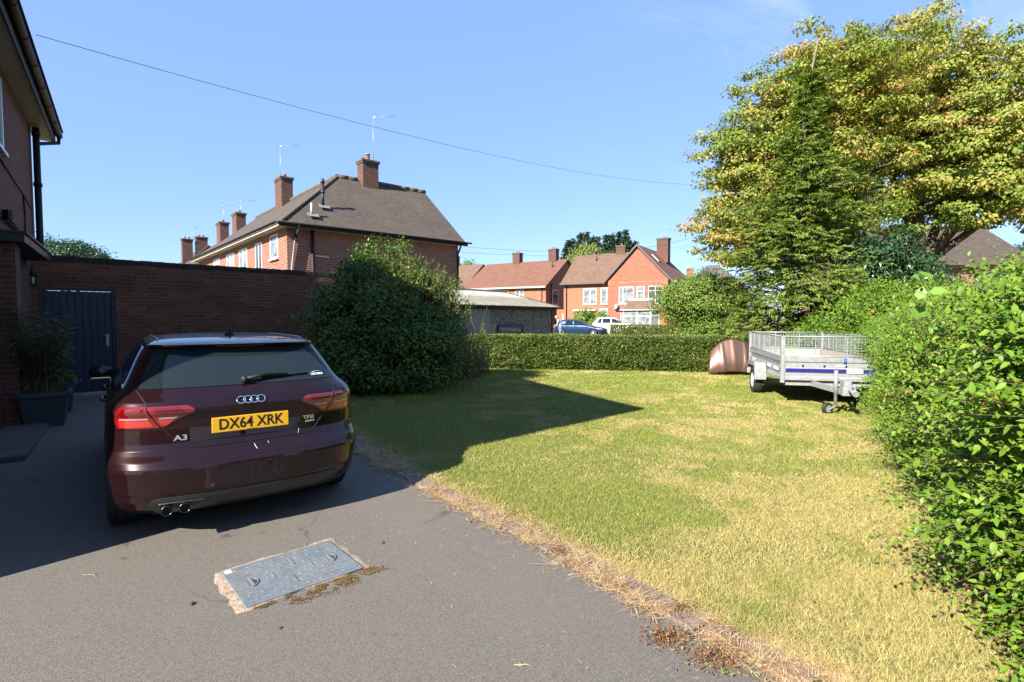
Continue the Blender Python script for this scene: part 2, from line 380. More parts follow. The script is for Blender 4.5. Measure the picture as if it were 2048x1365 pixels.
# ---------------- grass blades
def grass_mat():
    m, t, b = base_mat('grass_blades')
    at = t.nodes.new('ShaderNodeAttribute'); at.attribute_name = 'rnd'; dry = t.nodes.new('ShaderNodeAttribute'); dry.attribute_name = 'dry'
    g = mixc(t, at.outputs['Fac'], (.20, .28, .028), (.37, .43, .07)); s_ = mixc(t, at.outputs['Fac'], (.54, .42, .15), (.84, .68, .30))
    c = mixc(t, dry.outputs['Fac'], g, s_); t.links.new(c, b.inputs['Base Color']); b.inputs['Roughness'].default_value = .6
    b.inputs['Specular IOR Level'].default_value = .25
    tr = t.nodes.new('ShaderNodeBsdfTranslucent'); t.links.new(c, tr.inputs[0]); mx_ = t.nodes.new('ShaderNodeMixShader'); mx_.inputs[0].default_value = .25
    t.links.new(b.outputs[0], mx_.inputs[1]); t.links.new(tr.outputs[0], mx_.inputs[2]); t.links.new(mx_.outputs[0], t.nodes['Material Output'].inputs[0])
    return m
MT['grass'] = grass_mat()
MT['straw'] = leaf_mat('straw', [(0, (.36, .20, .09)), (.4, (.64, .42, .21)), (1, (.82, .64, .38))], .2, rough=.7, nscale=9, tint=(1, 1, 1))
_r = np.random.default_rng(11)
_gn = {}
def vnoise(x, y, sc_, seed):
    """smooth value noise in numpy"""
    key = seed
    if key not in _gn: _gn[key] = np.random.default_rng(seed).random((256, 256))
    g = _gn[key]; X = x * sc_ + 1000; Y = y * sc_ + 1000; xi = np.floor(X).astype(int); yi = np.floor(Y).astype(int); fx = X - xi; fy = Y - yi
    fx = fx * fx * (3 - 2 * fx); fy = fy * fy * (3 - 2 * fy); q = lambda a, b_: g[a % 256, b_ % 256]
    return (q(xi, yi) * (1 - fx) + q(xi + 1, yi) * fx) * (1 - fy) + (q(xi, yi + 1) * (1 - fx) + q(xi + 1, yi + 1) * fx) * fy
def fbm(x, y, sc_, seed, o=4):
    s_ = 0; a = 1; tt = 0
    for i in range(o): s_ = s_ + a * vnoise(x, y, sc_ * 2 ** i, seed + i * 7); tt += a; a *= .55
    return s_ / tt
def blades(X, Y, Z, h, wd, lean, dry, name, mat, label=None, cat=None):
    n = len(X); th = _r.random(n) * 2 * PI; ph = _r.random(n) * 2 * PI; ln = lean * (.4 + _r.random(n))
    dx, dy = np.cos(th) * wd, np.sin(th) * wd; hx = np.cos(ph) * ln * h; hy = np.sin(ph) * ln * h
    V = np.zeros((n, 5, 3))
    V[:, 0] = np.stack([X - dx, Y - dy, Z], 1); V[:, 1] = np.stack([X + dx, Y + dy, Z], 1)
    V[:, 2] = np.stack([X - dx * .8 + hx * .4, Y - dy * .8 + hy * .4, Z + h * .6], 1); V[:, 3] = np.stack([X + dx * .8 + hx * .4, Y + dy * .8 + hy * .4, Z + h * .6], 1)
    V[:, 4] = np.stack([X + hx, Y + hy, Z + h], 1)
    b_ = np.arange(n)[:, None] * 5
    FA = np.concatenate([b_ + [0, 1, 3], b_ + [0, 3, 2], b_ + [2, 3, 4]], 0)
    o = link_pts(name, V.reshape(-1, 3), FA, mat, attrs={'rnd': np.repeat(_r.random(n), 5), 'dry': np.repeat(dry, 5)})
    return o
def gl_dry(X, Y):
    f = fbm(X, Y, .55, 3) * .5 + fbm(X, Y, 2.6, 41) * .5
    near = np.clip((6.5 - Y) / 6.5, 0, 1) * .05
    edge = np.clip(1 - (X - np.interp(Y, EY, EX) - .2) / .30, 0, 1) * .5
    hed = np.clip((X - (.50 * Y + .15)) / 1.0, 0, 1) * .16 * (Y < 8)
    return np.clip((f + near + hed - .50) / .15, 0, 1) * .72 + .10 + edge
bx, by, bh, bw_ = [], [], [], []
for (y0, y1, dens, h, wd) in ((1.9, 3.2, 30000, .020, .0011), (3.2, 5, 17000, .019, .0016), (5, 8, 8500, .018, .0024), (8, 11.5, 4200, .020, .0038), (11.5, 16.2, 2300, .024, .006)):
    xl = -6; xr = 1.0 * y1 + .4; n = int((xr - xl) * (y1 - y0) * dens)
    X = _r.uniform(xl, xr, n); Y = _r.uniform(y0, y1, n)
    k_ = (X > np.interp(Y, EY, EX) + .20) & (X > -.62 * Y) & (np.abs(X) < 1.0 * Y + .3)
    X, Y = X[k_], Y[k_]; bx.append(X); by.append(Y); bh.append(h * (.55 + .9 * _r.random(len(X)))); bw_.append(np.full(len(X), wd))
X = np.concatenate(bx); Y = np.concatenate(by); H = np.concatenate(bh); W = np.concatenate(bw_)
D = gl_dry(X, Y); D = np.clip(D + _r.normal(0, 1, len(X)) * np.interp(Y, [2, 6, 14], [.30, .22, .12]), 0, 1)
# tufts of ranker grass
H = H * (1 + .9 * np.clip(fbm(X, Y, 1.7, 77) - .62, 0, 1) * 6 * (1 - D))
n = 16000; Yt = _r.uniform(1.9, 7.5, n) ** 1.0; Xt = _r.uniform(-2.5, 6, n); k_ = (Xt > np.interp(Yt, EY, EX) + .2) & (np.abs(Xt) < 1.05 * Yt + .2) & (fbm(Xt, Yt, 2.4, 55) + _r.normal(0, .08, n) > .5)
Xt, Yt = Xt[k_], Yt[k_]; X = np.concatenate([X, Xt]); Y = np.concatenate([Y, Yt]); H = np.concatenate([H, _r.uniform(.025, .05, len(Xt))]); W = np.concatenate([W, .0009 + .00028 * Yt]); D = np.concatenate([D, np.clip(gl_dry(Xt, Yt) * .8 + _r.normal(.1, .3, len(Xt)), 0, 1)])
Zg = np.full(len(X), .009)
tag(blades(X, Y, Zg, H, W, 1.1, D, 'lawn_grass', MT['grass']), 'short patchy green and straw coloured lawn grass', 'grass', kind='stuff')
# straw and dead clippings along the edging
n = 19000; Y = _r.uniform(1.6, 8, n) ** 1.0; off = np.where(_r.random(n) < .5, _r.normal(.01, .06, n), _r.normal(.20, .08, n)); X = np.interp(Y, EY, EX) + off
cl = fbm(X, Y, 3.5, 99, 3); k_ = (cl > .47 - .0 * Y) | (_r.random(n) < .12); X, Y = X[k_], Y[k_]
o = blades(X, Y, np.full(len(X), .012), _r.uniform(.009, .024, len(X)), np.full(len(X), .0015) * (1 + Y * .15), 6.0, np.clip(_r.normal(1.0, .1, len(X)), 0, 1), 'dry_clippings', MT['straw'])
tag(o, 'dry straw clippings scattered along the block edging of the drive', 'dry grass', kind='stuff')
# sparse litter of clippings on the asphalt
n = 520; Y = _r.uniform(1.9, 5.2, n); X = np.interp(Y, EY, EX) - np.abs(_r.normal(0, .9, n)) - .03
lit = blades(X, Y, np.full(n, .003), _r.uniform(.004, .007, n), np.full(n, .0016), 7., np.full(n, 1.), 'loose_clippings', MT['straw'])
tag(lit, 'loose bits of dry grass littering the dark asphalt', 'dry grass', kind='stuff')

# ------------------------------------------------------------------ leaves
def leafmesh(name, P, A, size, mat, parent=None, asp=.5, fold=.25, seed=1, rnd=None, hi=False, curl=.15, nrm=None):
    """P (n,3) leaf bases, A (n,3) leaf axis; one folded diamond (or six-sided blade when hi) per leaf"""
    r = np.random.default_rng(seed); n = len(P); A = A / (np.linalg.norm(A, axis=1)[:, None] + 1e-9)
    up = r.normal(0, .5, (n, 3)); up[:, 2] += 1.
    if nrm is not None: up = up * .6 + nrm
    S = np.cross(A, up); S /= (np.linalg.norm(S, axis=1)[:, None] + 1e-9); N = np.cross(S, A)
    sz = (size if np.ndim(size) else np.full(n, size)) * (.7 + .6 * r.random(n)); sz = sz[:, None]; wd = sz * asp
    rn = r.random(n) if rnd is None else rnd
    if not hi:
        V = np.stack([P, P + A * sz * .45 - S * wd * .5 + N * sz * fold * .3, P + A * sz - N * sz * curl, P + A * sz * .45 + S * wd * .5 + N * sz * fold * .3], 1)
        b_ = np.arange(n)[:, None] * 4; FA = b_ + np.array([[0, 1, 2, 3]]); k = 4
    else:
        f = N * sz * fold * .3
        V = np.stack([P, P + A * sz * .28 - S * wd * .42 + f, P + A * sz * .62 - S * wd * .42 + f * .6 - N * sz * curl * .4, P + A * sz - N * sz * curl,
                      P + A * sz * .62 + S * wd * .42 + f * .6 - N * sz * curl * .4, P + A * sz * .28 + S * wd * .42 + f, P + A * sz * .5 - N * sz * curl * .15], 1)
        b_ = np.arange(n)[:, None] * 7
        FA = np.concatenate([b_ + [0, 1, 2, 6], b_ + [2, 3, 4, 6], b_ + [0, 6, 4, 5]], 0); k = 7
    return link_pts(name, V.reshape(-1, 3), FA, mat, parent, attrs={'rnd': np.repeat(rn, k)}, smooth=hi)

# ------------------------------------------------------------------ own house (left)
hA = Vector((-.597, .802, 0)); hB = -Vector((.73, .683, 0)).normalized(); hN = Vector((.802, .597, 0))
K = Vector((-3.05, 2.40, 0)); ZE = 5.5
def hp(s, n, z): return K + hA * s - hN * n + Vector((0, 0, z))       # s along the facade, n metres in from the gutter line
def hpt(s, t_, z): return K + hA * s + hB * t_ + Vector((0, 0, z))
own = empty('brick_house', (-7, 6, 0), 0, 'dark red brick house with black gutter and downpipes at left edge', 'house')
IM = Matrix.Translation(Vector((7, -6, 0)))
def hbuild(mb, name, mats, parent=own, **kw):
    mb.v = [tuple(Vector(p) - Vector((-7, 6, 0))) for p in mb.v] if parent is own else mb.v
    return mb.build(name, mats, parent, **kw)
NW = .40   # wall set back from gutter line
LEN = 11.46; mb = MB()
a0 = hp(.38, NW, 0); a1 = hp(LEN - .9, NW, 0); a2 = a1 + hB * 7.5; a3 = a0 + hB * 7.5
# facade wall with a window opening: pieces
w0, w1, wz0, wz1 = 5.9, 7.34, 4.08, 5.18
def wallpiece(s0, s1, z0, z1): 
    p = hp(s0, NW, z0); q = hp(s1, NW, z0); mb.prism([p, q, q - hN * .25, p - hN * .25], (0, 0, z1 - z0))
s_house0, s_house1 = .38, LEN - .9
wallpiece(s_house0, w0, 0, ZE - .02); wallpiece(w1, s_house1, 0, ZE - .02); wallpiece(w0, w1, 0, wz0); wallpiece(w0, w1, wz1, ZE - .02)
q0, q1 = hp(s_house0, NW + .26, 0), hp(s_house1, NW + .26, 0)
mb.prism([q0, q1, q1 + hB * 7.2, q0 + hB * 7.2], (0, 0, ZE - .03))
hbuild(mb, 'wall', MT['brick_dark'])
# roof: hipped
ov = hpt; D_ = 8.2; zr = ZE + .12; RH = 3.6
e = [hpt(-.05, -.05, zr), hpt(LEN, -.05, zr), hpt(LEN, D_, zr), hpt(-.05, D_, zr)]
r0, r1 = hpt(D_ / 2, D_ / 2, zr + RH), hpt(LEN - D_ / 2, D_ / 2, zr + RH)
mb = MB(); mb.add(e + [r0, r1], [(0, 1, 5, 4), (1, 2, 5), (2, 3, 4, 5), (3, 0, 4), (3, 2, 1, 0)])
hbuild(mb, 'roof', MT['tile_own'])
mb = MB()
p, q = hp(.0, .09, ZE - .16), hp(LEN, .09, ZE - .16); mb.prism([p, q, q - hN * .03, p - hN * .03], (0, 0, .25)); hbuild(mb, 'fascia', MT['black'])
mb = MB(); 
for i in range(int(LEN / .1)):
    s0 = i * .1; p, q = hp(s0 + .004, .13, ZE - .12), hp(s0 + .1, .13, ZE - .12); mb.prism([p, q, q - hN * .3, p - hN * .3], (0, 0, .02))
p, q = hp(0, .12, ZE - .105), hp(LEN - .02, .12, ZE - .105); mb.prism([p, q, q - hN * .3, p - hN * .3], (0, 0, .03), 0)
hbuild(mb, 'soffit', MT['soffit'])
p, q = hp(LEN + .01, .05, ZE - .16), hp(LEN + .01, .5, ZE - .16)
# gutter: half round with brackets
mb = MB(); prof = [(math.cos(a) * .06, math.sin(a) * .06) for a in np.linspace(-PI, 0, 9)]; prof += [(x * .88, y_ * .88) for x, y_ in prof[::-1]]
pr = [hp(-.05, .03, ZE + .05) + hN * x + Vector((0, 0, z)) for x, z in prof]; mb.prism(pr, hA * (LEN + .1), 0, True)
hbuild(mb, 'gutter', MT['black'])
for i in range(12):
    mb = MB(); s0 = .5 + i * .98
    pr = [hp(s0, .03, ZE + .05) + hN * x * 1.12 + Vector((0, 0, z * 1.12)) for x, z in prof]; mb.prism(pr, hA * .035)
    hbuild(mb, 'gutter_bracket', MT['black'])
# downpipes at the far corner
sP = LEN - 1.05
mb = MB(); mb.tube([hp(sP, NW - .09, .05), hp(sP, NW - .09, ZE - .14)], .057, 12)
for z in (1.2, 2.9, 4.2, 5.2): mb.tube([hp(sP, NW - .09, z), hp(sP, NW - .09, z + .07)], .072, 12)
hbuild(mb, 'soil_pipe', MT['black'])
mb = MB(); mb.tube([hp(LEN - .12, .03, ZE), hp(LEN - .12, .03, ZE - .14), hp(LEN - .55, NW - .02, ZE - .34), hp(LEN - .75, NW - .04, ZE - .42), hp(LEN - .80, NW - .04, .1)], .036, 10)
hbuild(mb, 'downpipe', MT['black'])
# window
wn = empty('window', (0, 0, 0)); wn.parent = own
def wbuild(mb, name, mats, par): mb.v = [tuple(Vector(p) - Vector((-7, 6, 0))) for p in mb.v]; return mb.build(name, mats, par)
mb = MB()
def fr(s0, s1, z0, z1, n0=NW - .012, dd=.07): p, q = hp(s0, n0, z0), hp(s1, n0, z0); mb.prism([p, q, q - hN * dd, p - hN * dd], (0, 0, z1 - z0))
fr(w0, w1, wz0, wz0 + .07); fr(w0, w1, wz1 - .07, wz1); fr(w0, w0 + .07, wz0 + .07, wz1 - .07); fr(w1 - .07, w1, wz0 + .07, wz1 - .07); fr(6.55, 6.62, wz0 + .07, wz1 - .07)
wbuild(mb, 'frame', MT['upvc'], wn)
mb = MB(); fr(w0 - .05, w1 + .05, wz0 - .05, wz0 - .003, NW - .05, .15); wbuild(mb, 'sill', MT['upvc'], wn)
mb = MB(); fr(w0 + .05, w1 - .05, wz0 + .05, wz1 - .05, NW + .012, .01); wbuild(mb, 'pane', MT['wglass'], wn)
# cables and small pipes on the wall
mb = MB(); mb.tube([hp(5.9, NW - .01, 3.95), hp(7.7, NW - .015, 3.86), hp(9.1, NW - .01, 3.79), hp(9.12, NW - .02, 3.4), hp(9.15, NW - .01, 2.85)], .012, 6)
mb.tube([hp(9.1, NW - .01, 3.79), hp(9.6, NW - .01, 3.74), hp(10.2, NW - .01, 3.7)], .012, 6); hbuild(mb, 'cable', MT['black'])
mb = MB()
for dz in (0, .07): mb.tube([hp(6.85, NW - .03, 3.03 + dz), hp(9.0, NW - .03, 2.98 + dz * .6)], .016, 8)
mb.box(0, .1, 0, .06, 0, .14, M=Matrix.Translation(hp(6.8, NW - .02, 3.0))); hbuild(mb, 'waste_pipe', MT['black'])
# brick pier and porch canopy
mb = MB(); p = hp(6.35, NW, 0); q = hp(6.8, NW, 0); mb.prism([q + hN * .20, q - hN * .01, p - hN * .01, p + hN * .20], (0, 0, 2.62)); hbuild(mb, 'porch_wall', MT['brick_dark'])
mb = MB(); p = hp(6.2, NW, 2.63); q = hp(9.35, NW, 2.63); mb.prism([p + hN * .32, q + hN * .32, q - hN * .01, p - hN * .01], (0, 0, .12)); hbuild(mb, 'porch_canopy', MT['blackpaint'])
mb = MB(); p = hp(6.18, NW, 2.75); q = hp(9.38, NW, 2.75); mb.prism([p + hN * .35, q + hN * .35, q - hN * .012, p - hN * .012], (0, 0, .03)); hbuild(mb, 'canopy_lead', MT['blackpaint'])
mb = MB(); p = hp(4, NW, 0); q = hp(6.3, NW, 0); mb.prism([p + hN * .5, q + hN * .5, q + hN * .01, p + hN * .01], (0, 0, .06)); hbuild(mb, 'doorstep', MT['conc_dark'], bevel=.01)

# ------------------------------------------------------------------ garden wall with door
gd = Vector((.722, .692, 0)).normalized(); gn = Vector((gd.y, -gd.x, 0)); g0 = Vector((-9.21, 10.0, 0))
gw = empty('garden_wall', tuple(g0), math.atan2(gd.y, gd.x), 'tall weathered brick garden wall with coping behind the parked car', 'wall')
HW = 2.68; d0, d1, dz = .10, 1.28, 2.17; GL = 9.5
mb = MB(); mb.box(-.4, d0, 0, .23, 0, HW); mb.box(d1, GL, 0, .23, 0, HW); mb.box(d0, d1, 0, .23, dz, HW); mb.build('brickwork', MT['brick_wall'], gw)
mb = MB(); x = -.4
while x < GL:
    mb.box(x + .004, x + .108, -.012 + random.uniform(-.006, .006), .242, HW, HW + .11 + random.uniform(-.006, .006)); x += .112
mb.build('coping', MT['coping'], gw, bevel=.006)
mb = MB(); mb.box(-.4, d0, -.004, 0, HW - .38, HW - .3); x = -.3
while x < 1.6:
    mb.box(x, x + .065, -.003, .0, dz + .02, dz + .235); x += .078
mb.build('soldier_course', MT['brick_dark'], gw)
MT['navy'] = pmat('navy_paint', (.004, .007, .038), .5, var=.3, vs_=8)
gate = empty('garden_door', tuple(g0 + gd * d0), math.atan2(gd.y, gd.x), 'navy blue boarded door set in the garden wall', 'door')
mb = MB(); wd_ = d1 - d0; mb.box(.003, .06, .02, .12, 0, dz - .003); mb.box(wd_ - .06, wd_ - .003, .02, .12, 0, dz - .003); mb.box(.06, wd_ - .06, .02, .12, dz - .06, dz - .003); mb.build('frame', MT['navy'], gate)
mb = MB(); nb = 9; bwid = (wd_ - .13) / nb
for i in range(nb): mb.box(.065 + i * bwid + .004, .065 + (i + 1) * bwid - .002, .05, .09, .05, dz - .067)
mb.box(.055, wd_ - .055, .07, .08, .055, dz - .08); mb.build('boards', MT['navy'], gate, bevel=.003)
mb = MB(); mb.box(wd_ - .17, wd_ - .12, .035, .049, .98, 1.22)
for i in range(5):
    for j in range(2): mb.box(wd_ - .163 + j * .02, wd_ - .149 + j * .02, .028, .035, 1.01 + i * .035, 1.03 + i * .035, 0)
mb.tube([(wd_ - .145, .036, 1.195), (wd_ - .145, 0.01, 1.195), (wd_ - .2, 0.01, 1.195)], .009, 8); mb.build('lock', MT['galv'], gate)
mb = MB(); mb.box(.0, wd_, -.12, .25, 0, .045); mb.build('threshold', MT['concrete'], gate)
for i in range(7):
    mb = MB(); x = .12 + i * .155; mb.lathe([(0, .012), (.012, .01), (.016, 0)], 8, M=Matrix.Translation((x, .05, .30)) @ Matrix.Rotation(PI / 2, 4, 'X')); mb.build('bolt', MT['galv'], gate)
# lantern
ln = empty('wall_lantern', tuple(g0 + gd * .02 + gn * .12 + Vector((0, 0, 2.28))), 0, 'small black coach lantern with a pale bulb beside the blue door', 'lamp')
mb = MB(); mb.tube([-gn * .12 + Vector((0, 0, .1)), -gn * .12 + Vector((0, 0, .22)), -gn * .06 + Vector((0, 0, .27)), Vector((0, 0, .23)), Vector((0, 0, .18))], .009, 8); mb.lathe([(.005, .19), (.03, .17), (.062, .11), (.066, .10), (0, .10)], 12)
mb.lathe([(.05, -.09), (.045, -.1), (0, -.11)], 12)
for k in range(6): a = k * PI / 3; mb.tube([(.047 * math.cos(a), .047 * math.sin(a), -.09), (.056 * math.cos(a), .056 * math.sin(a), .1)], .004, 5)
mb.build('bracket', MT['black'], ln)
MT['frost'] = pmat('frosted_glass', (.5, .5, .48), .2)
mb = MB(); mb.lathe([(0, .07), (.022, .06), (.026, .02), (.026, -.05), (0, -.07)], 12); mb.build('bulb', MT['upvc'], ln)

# ------------------------------------------------------------------ planters
MT['planter'] = pmat('planter_grey', (.05, .058, .065), .5, var=.2)
MT['soil'] = pmat('soil', (.06, .045, .03), 1, var=.4, bmp=.8)
MT['leaf_bamboo'] = leaf_mat('leaf_bamboo', [(0, (.05, .08, .02)), (.6, (.10, .13, .04)), (1, (.22, .17, .07))], .25)
MT['leaf_fern'] = leaf_mat('leaf_fern', [(0, (.05, .14, .02)), (1, (.13, .30, .05))], .3)
def planter(loc, rz, wd, ht, label, group):
    p = empty('planter', loc, rz, label, 'planter', group)
    mb = MB(); t_ = wd * .5; b_ = wd * .41
    A_ = [(-b_, -b_, 0), (b_, -b_, 0), (b_, b_, 0), (-b_, b_, 0)]; B_ = [(x * t_ / b_, y * t_ / b_, ht - .07) for x, y, _ in A_]
    mb.add(A_ + B_, [(3, 2, 1, 0), (0, 1, 5, 4), (1, 2, 6, 5), (2, 3, 7, 6), (3, 0, 4, 7)])
    r_ = t_ + .02
    for s_ in (-1, 1):
        mb.box(-r_, r_, s_ * r_ - .02, s_ * r_ + .02, ht - .07, ht); mb.box(s_ * r_ - .019, s_ * r_ + .019, -r_ + .021, r_ - .021, ht - .069, ht - .001)
    mb.build('tub', MT['planter'], p, bevel=.006)
    MB().box(-t_ + .01, t_ - .01, -t_ + .01, t_ - .01, ht - .13, ht - .06).build('soil', MT['soil'], p); return p
yawh = math.atan2(hA.y, hA.x)
pl1 = planter((-6.86, 7.60, 0), yawh, .52, .50, 'grey square tub nearest the house wall, holding tall wispy grass', 'grey square planters')
pl2 = planter((-7.62, 8.65, 0), yawh, .46, .50, 'grey square tub farther back, before the blue door', 'grey square planters')
r = np.random.default_rng(5)
def reeds(loc, n, hgt, spread, name, label, cat, mat, leafsz=.16, sd=3):
    r = np.random.default_rng(sd); e_ = empty(name, loc, 0, label, cat); mb = MB(); P, A = [], []
    for i in range(n):
        a = r.random() * 2 * PI; rr = r.random() ** .5 * .2; h = hgt * (.5 + .5 * r.random()); b0 = Vector((math.cos(a) * rr, math.sin(a) * rr, 0)); lean = spread * r.random()
        pts = [b0 + Vector((math.cos(a) * lean * t * t, math.sin(a) * lean * t * t, h * t)) for t in (0, .35, .7, 1)]
        mb.tube(pts, [.004, .0035, .003, .0015], 4, caps=False)
        for k in range(16):
            t = .25 + .75 * r.random(); p = b0 + Vector((math.cos(a) * lean * t * t, math.sin(a) * lean * t * t, h * t)); P.append(p); q = r.random() * 2 * PI; A.append((math.cos(q), math.sin(q), r.uniform(-.3, 1.1)))
    mb.build('stems', MT['twig'], e_); leafmesh('leaves', np.array(P), np.array(A), leafsz, mat, e_, asp=.09, seed=sd, curl=.35); return e_
reeds((-6.86, 7.60, .44), 150, 1.3, .34, 'ornamental_grass', 'tall wispy dark green grass growing in the nearer tub', 'plant', MT['leaf_bamboo'])
fe = empty('fern', (-7.62, 8.65, .43), 0, 'small bright green leafy plant in the farther tub', 'plant')
P = r.normal(0, .09, (260, 3)); P[:, 2] = np.abs(P[:, 2]) + .05; leafmesh('leaves', P, np.stack([P[:, 0], P[:, 1], np.abs(r.normal(0, .06, 260)) + .02], 1), .1, MT['leaf_fern'], fe, asp=.4)
MB().tube([(0, 0, 0), (0, .01, .1)], .006, 5).build('stems', MT['twig'], fe)

# ------------------------------------------------------------------ manhole cover
mc = [G(452, 1143), G(665, 1083), G(717, 1143), G(483, 1228)]
cc = sum(mc, Vector()) / 4; ux = ((mc[1] - mc[0]) + (mc[2] - mc[3])).normalized(); az = math.atan2(ux.y, ux.x)
mh = empty('manhole_cover', (cc.x, cc.y, .0), az, 'flat blue grey rectangular inspection cover set in the asphalt drive', 'manhole cover')
MT['cover'] = pmat('painted_steel_cover', (.175, .205, .23), .55, .0, var=.18, vs_=22, dirt=((.27, .23, .17), .65), bmp=.15)
MT['mortar'] = pmat('mortar_bed', (.40, .30, .225), .95, var=.4, vs_=22, bmp=1.0, bs=90)
Wc, Hc = .675, .53
mb = MB(); mb.box(-Wc / 2, Wc / 2, -Hc / 2, Hc / 2, .004, .016); mb.build('lid', MT['cover'], mh, bevel=.003)
mb = MB()
for i in range(9):
    for j in range(7):
        x = -Wc / 2 + .05 + i * (Wc - .1) / 8 + (.0 if j % 2 else .02); y = -Hc / 2 + .045 + j * (Hc - .09) / 6
        if (abs(abs(x) - .235) < .07 and abs(y) < .08) or (abs(x) < .12 and abs(y) < .05): continue
        mb.lathe([(0, .0195), (.006, .0192), (.010, .0155)], 8, M=Matrix.Translation((x, y, 0)) @ Matrix.Scale(1.5, 4, (1, 0, 0)) )
for j in range(12):
    y = -Hc / 2 + .03 + j * (Hc - .06) / 11; 
    for x0 in (-.31, -.06, .10, .2): mb.box(x0, x0 + .1, y - .0012, y + .0012, .0155, .0175)
for s_ in (-1, 1): mb.box(s_ * .03 - .007, s_ * .03 + .007, s_ * .12 - .05, s_ * .12 + .05, .0155, .021)
mb.box(-.12, -.108, -.035, .035, .0155, .020); mb.box(.108, .12, -.035, .035, .0155, .020)
mb.build('tread_studs', MT['cover'], mh)
for s_ in (-1, 1):
    mb = MB(); xc = s_ * .235
    pts = [(xc + .035 * math.cos(a), .05 * math.sin(a), .019) for a in np.linspace(-PI / 2, PI / 2, 9)]; mb.tube(pts, .004, 6); mb.box(xc - .006, xc + .006, -.06, .06, .0155, .023); mb.box(xc - .03, xc - .02, -.04, .04, .0155, .019)
    h = mb.build('lifting_eye', MT['cover'], mh)
    mb = MB(); mb.box(xc + .008, xc + .03, -.03, .03, .0158, .0172); mb.build('keyhole', MT['soil'], mh)
MB().box(-Wc / 2 + .012, -Wc / 2 + .05, Hc / 2 - .06, Hc / 2 - .012, .0162, .0172).build('sticker', MT['upvc'], mh)
mb = MB(); N_ = 26
def ringpts(e_, jit): 
    out = []
    for i in range(N_ * 4):
        s_, k = divmod(i, N_); t = k / N_; fx_ = 1 if not jit else (.8, .45, 1.1, .35)[s_]; fx_ = fx_ if s_ != 0 else .12; X_, Y_ = Wc / 2 + e_, Hc / 2 + e_ * fx_
        p = [(-X_ + 2 * X_ * t, -Y_), (X_, -Y_ + 2 * Y_ * t), (X_ - 2 * X_ * t, Y_), (-X_, Y_ - 2 * Y_ * t)][s_]
        # mortar wider on the far side and left corner
        kx = jit * 2.2 * mnoise.noise((i * .21, s_ * 3.3, 1.7)) + jit * .35 * random.uniform(-1, 1); out.append((p[0] + (kx if jit else 0) - (0.0 if jit and p[0] < 0 else 0), p[1] + (jit * 2.0 * mnoise.noise((i * .23, 9 + s_ * 2.1, .3)) + jit * .3 * random.uniform(-1, 1) if jit else 0), .002 + (.008 if not jit else 0)))
    return out
a_ = ringpts(-.006, 0); b_ = ringpts(.045, .014); n = len(a_); mb.add(a_ + b_, [(i, n + i, n + (i + 1) % n, (i + 1) % n) for i in range(n)], 0, True)
mb.build('mortar_bed', MT['mortar'], mh)
# moss beside the cover
MT['moss'] = leaf_mat('moss', [(0, (.10, .075, .03)), (.5, (.24, .17, .07)), (1, (.36, .24, .13))], .15, nscale=20)
r = np.random.default_rng(8); n = 18000; X = r.uniform(-.36, .46, n); Y = -Hc / 2 - .004 - np.abs(r.normal(0, .055, n)); k_ = fbm(X, Y, 18, 12, 3) > .37 + 1.1 * np.abs(X - .12) ** 2 + 1.0 * np.abs(Y + Hc / 2); X, Y = X[k_], Y[k_]; n = len(X)
ms_ = leafmesh('moss', np.stack([X, Y, np.full(n, .002)], 1), np.stack([r.normal(0, 1, n), r.normal(0, 1, n), np.full(n, .6)], 1), .008, MT['moss'], asp=.6, seed=2)
ms_.location = (cc.x, cc.y, 0); ms_.rotation_euler = (0, 0, az); tag(ms_, 'brown green moss growing along the near side of the drain cover', 'moss', kind='stuff')
# stonecrop weeds on the edging
MT['sedum'] = leaf_mat('sedum', [(0, (.16, .05, .03)), (.5, (.36, .14, .07)), (.75, (.30, .24, .08)), (1, (.24, .32, .08))], .2, nscale=6)
for k, (px, py, rad, cnt) in enumerate(((1335, 1280, .085, 420), (1440, 1325, .12, 520), (1365, 1222, .06, 240), (1120, 1108, .055, 200), (1025, 1035, .05, 160), (1255, 1180, .03, 60))):
    g_ = G(px, py); r = np.random.default_rng(k + 20); P = r.normal(0, rad * .5, (cnt, 3)); P[:, 2] = np.abs(P[:, 2]) * .25 + .012; P[:, 0] *= 1.3
    lb = ['rust red clump of stonecrop weed at the lower end of the drive edging', 'largest rust and green stonecrop mat nearest the camera on the edging', 'small red and green weed between edging and lawn above the big clumps', 'brown weed tuft on the lawn side halfway up the edging', 'dry brown weed tuft highest up the edging below the car', 'tiny brown weed sprig in the middle of the edging'][k]
    o = empty('weed_clump', (g_.x, g_.y, 0), 0, lb, 'weed', 'weeds along the edging'); leafmesh('leaves', P, r.normal(0, 1, (cnt, 3)) + [0, 0, .8], .014, MT['sedum'], o, asp=.6, seed=k, hi=False)
    mb = MB(); [mb.tube([(P[i][0] * .4, P[i][1] * .4, .005), tuple(P[i])], .0012, 4, caps=False) for i in range(0, cnt, 12)]; mb.build('stems', MT['twig'], o, uv=False)
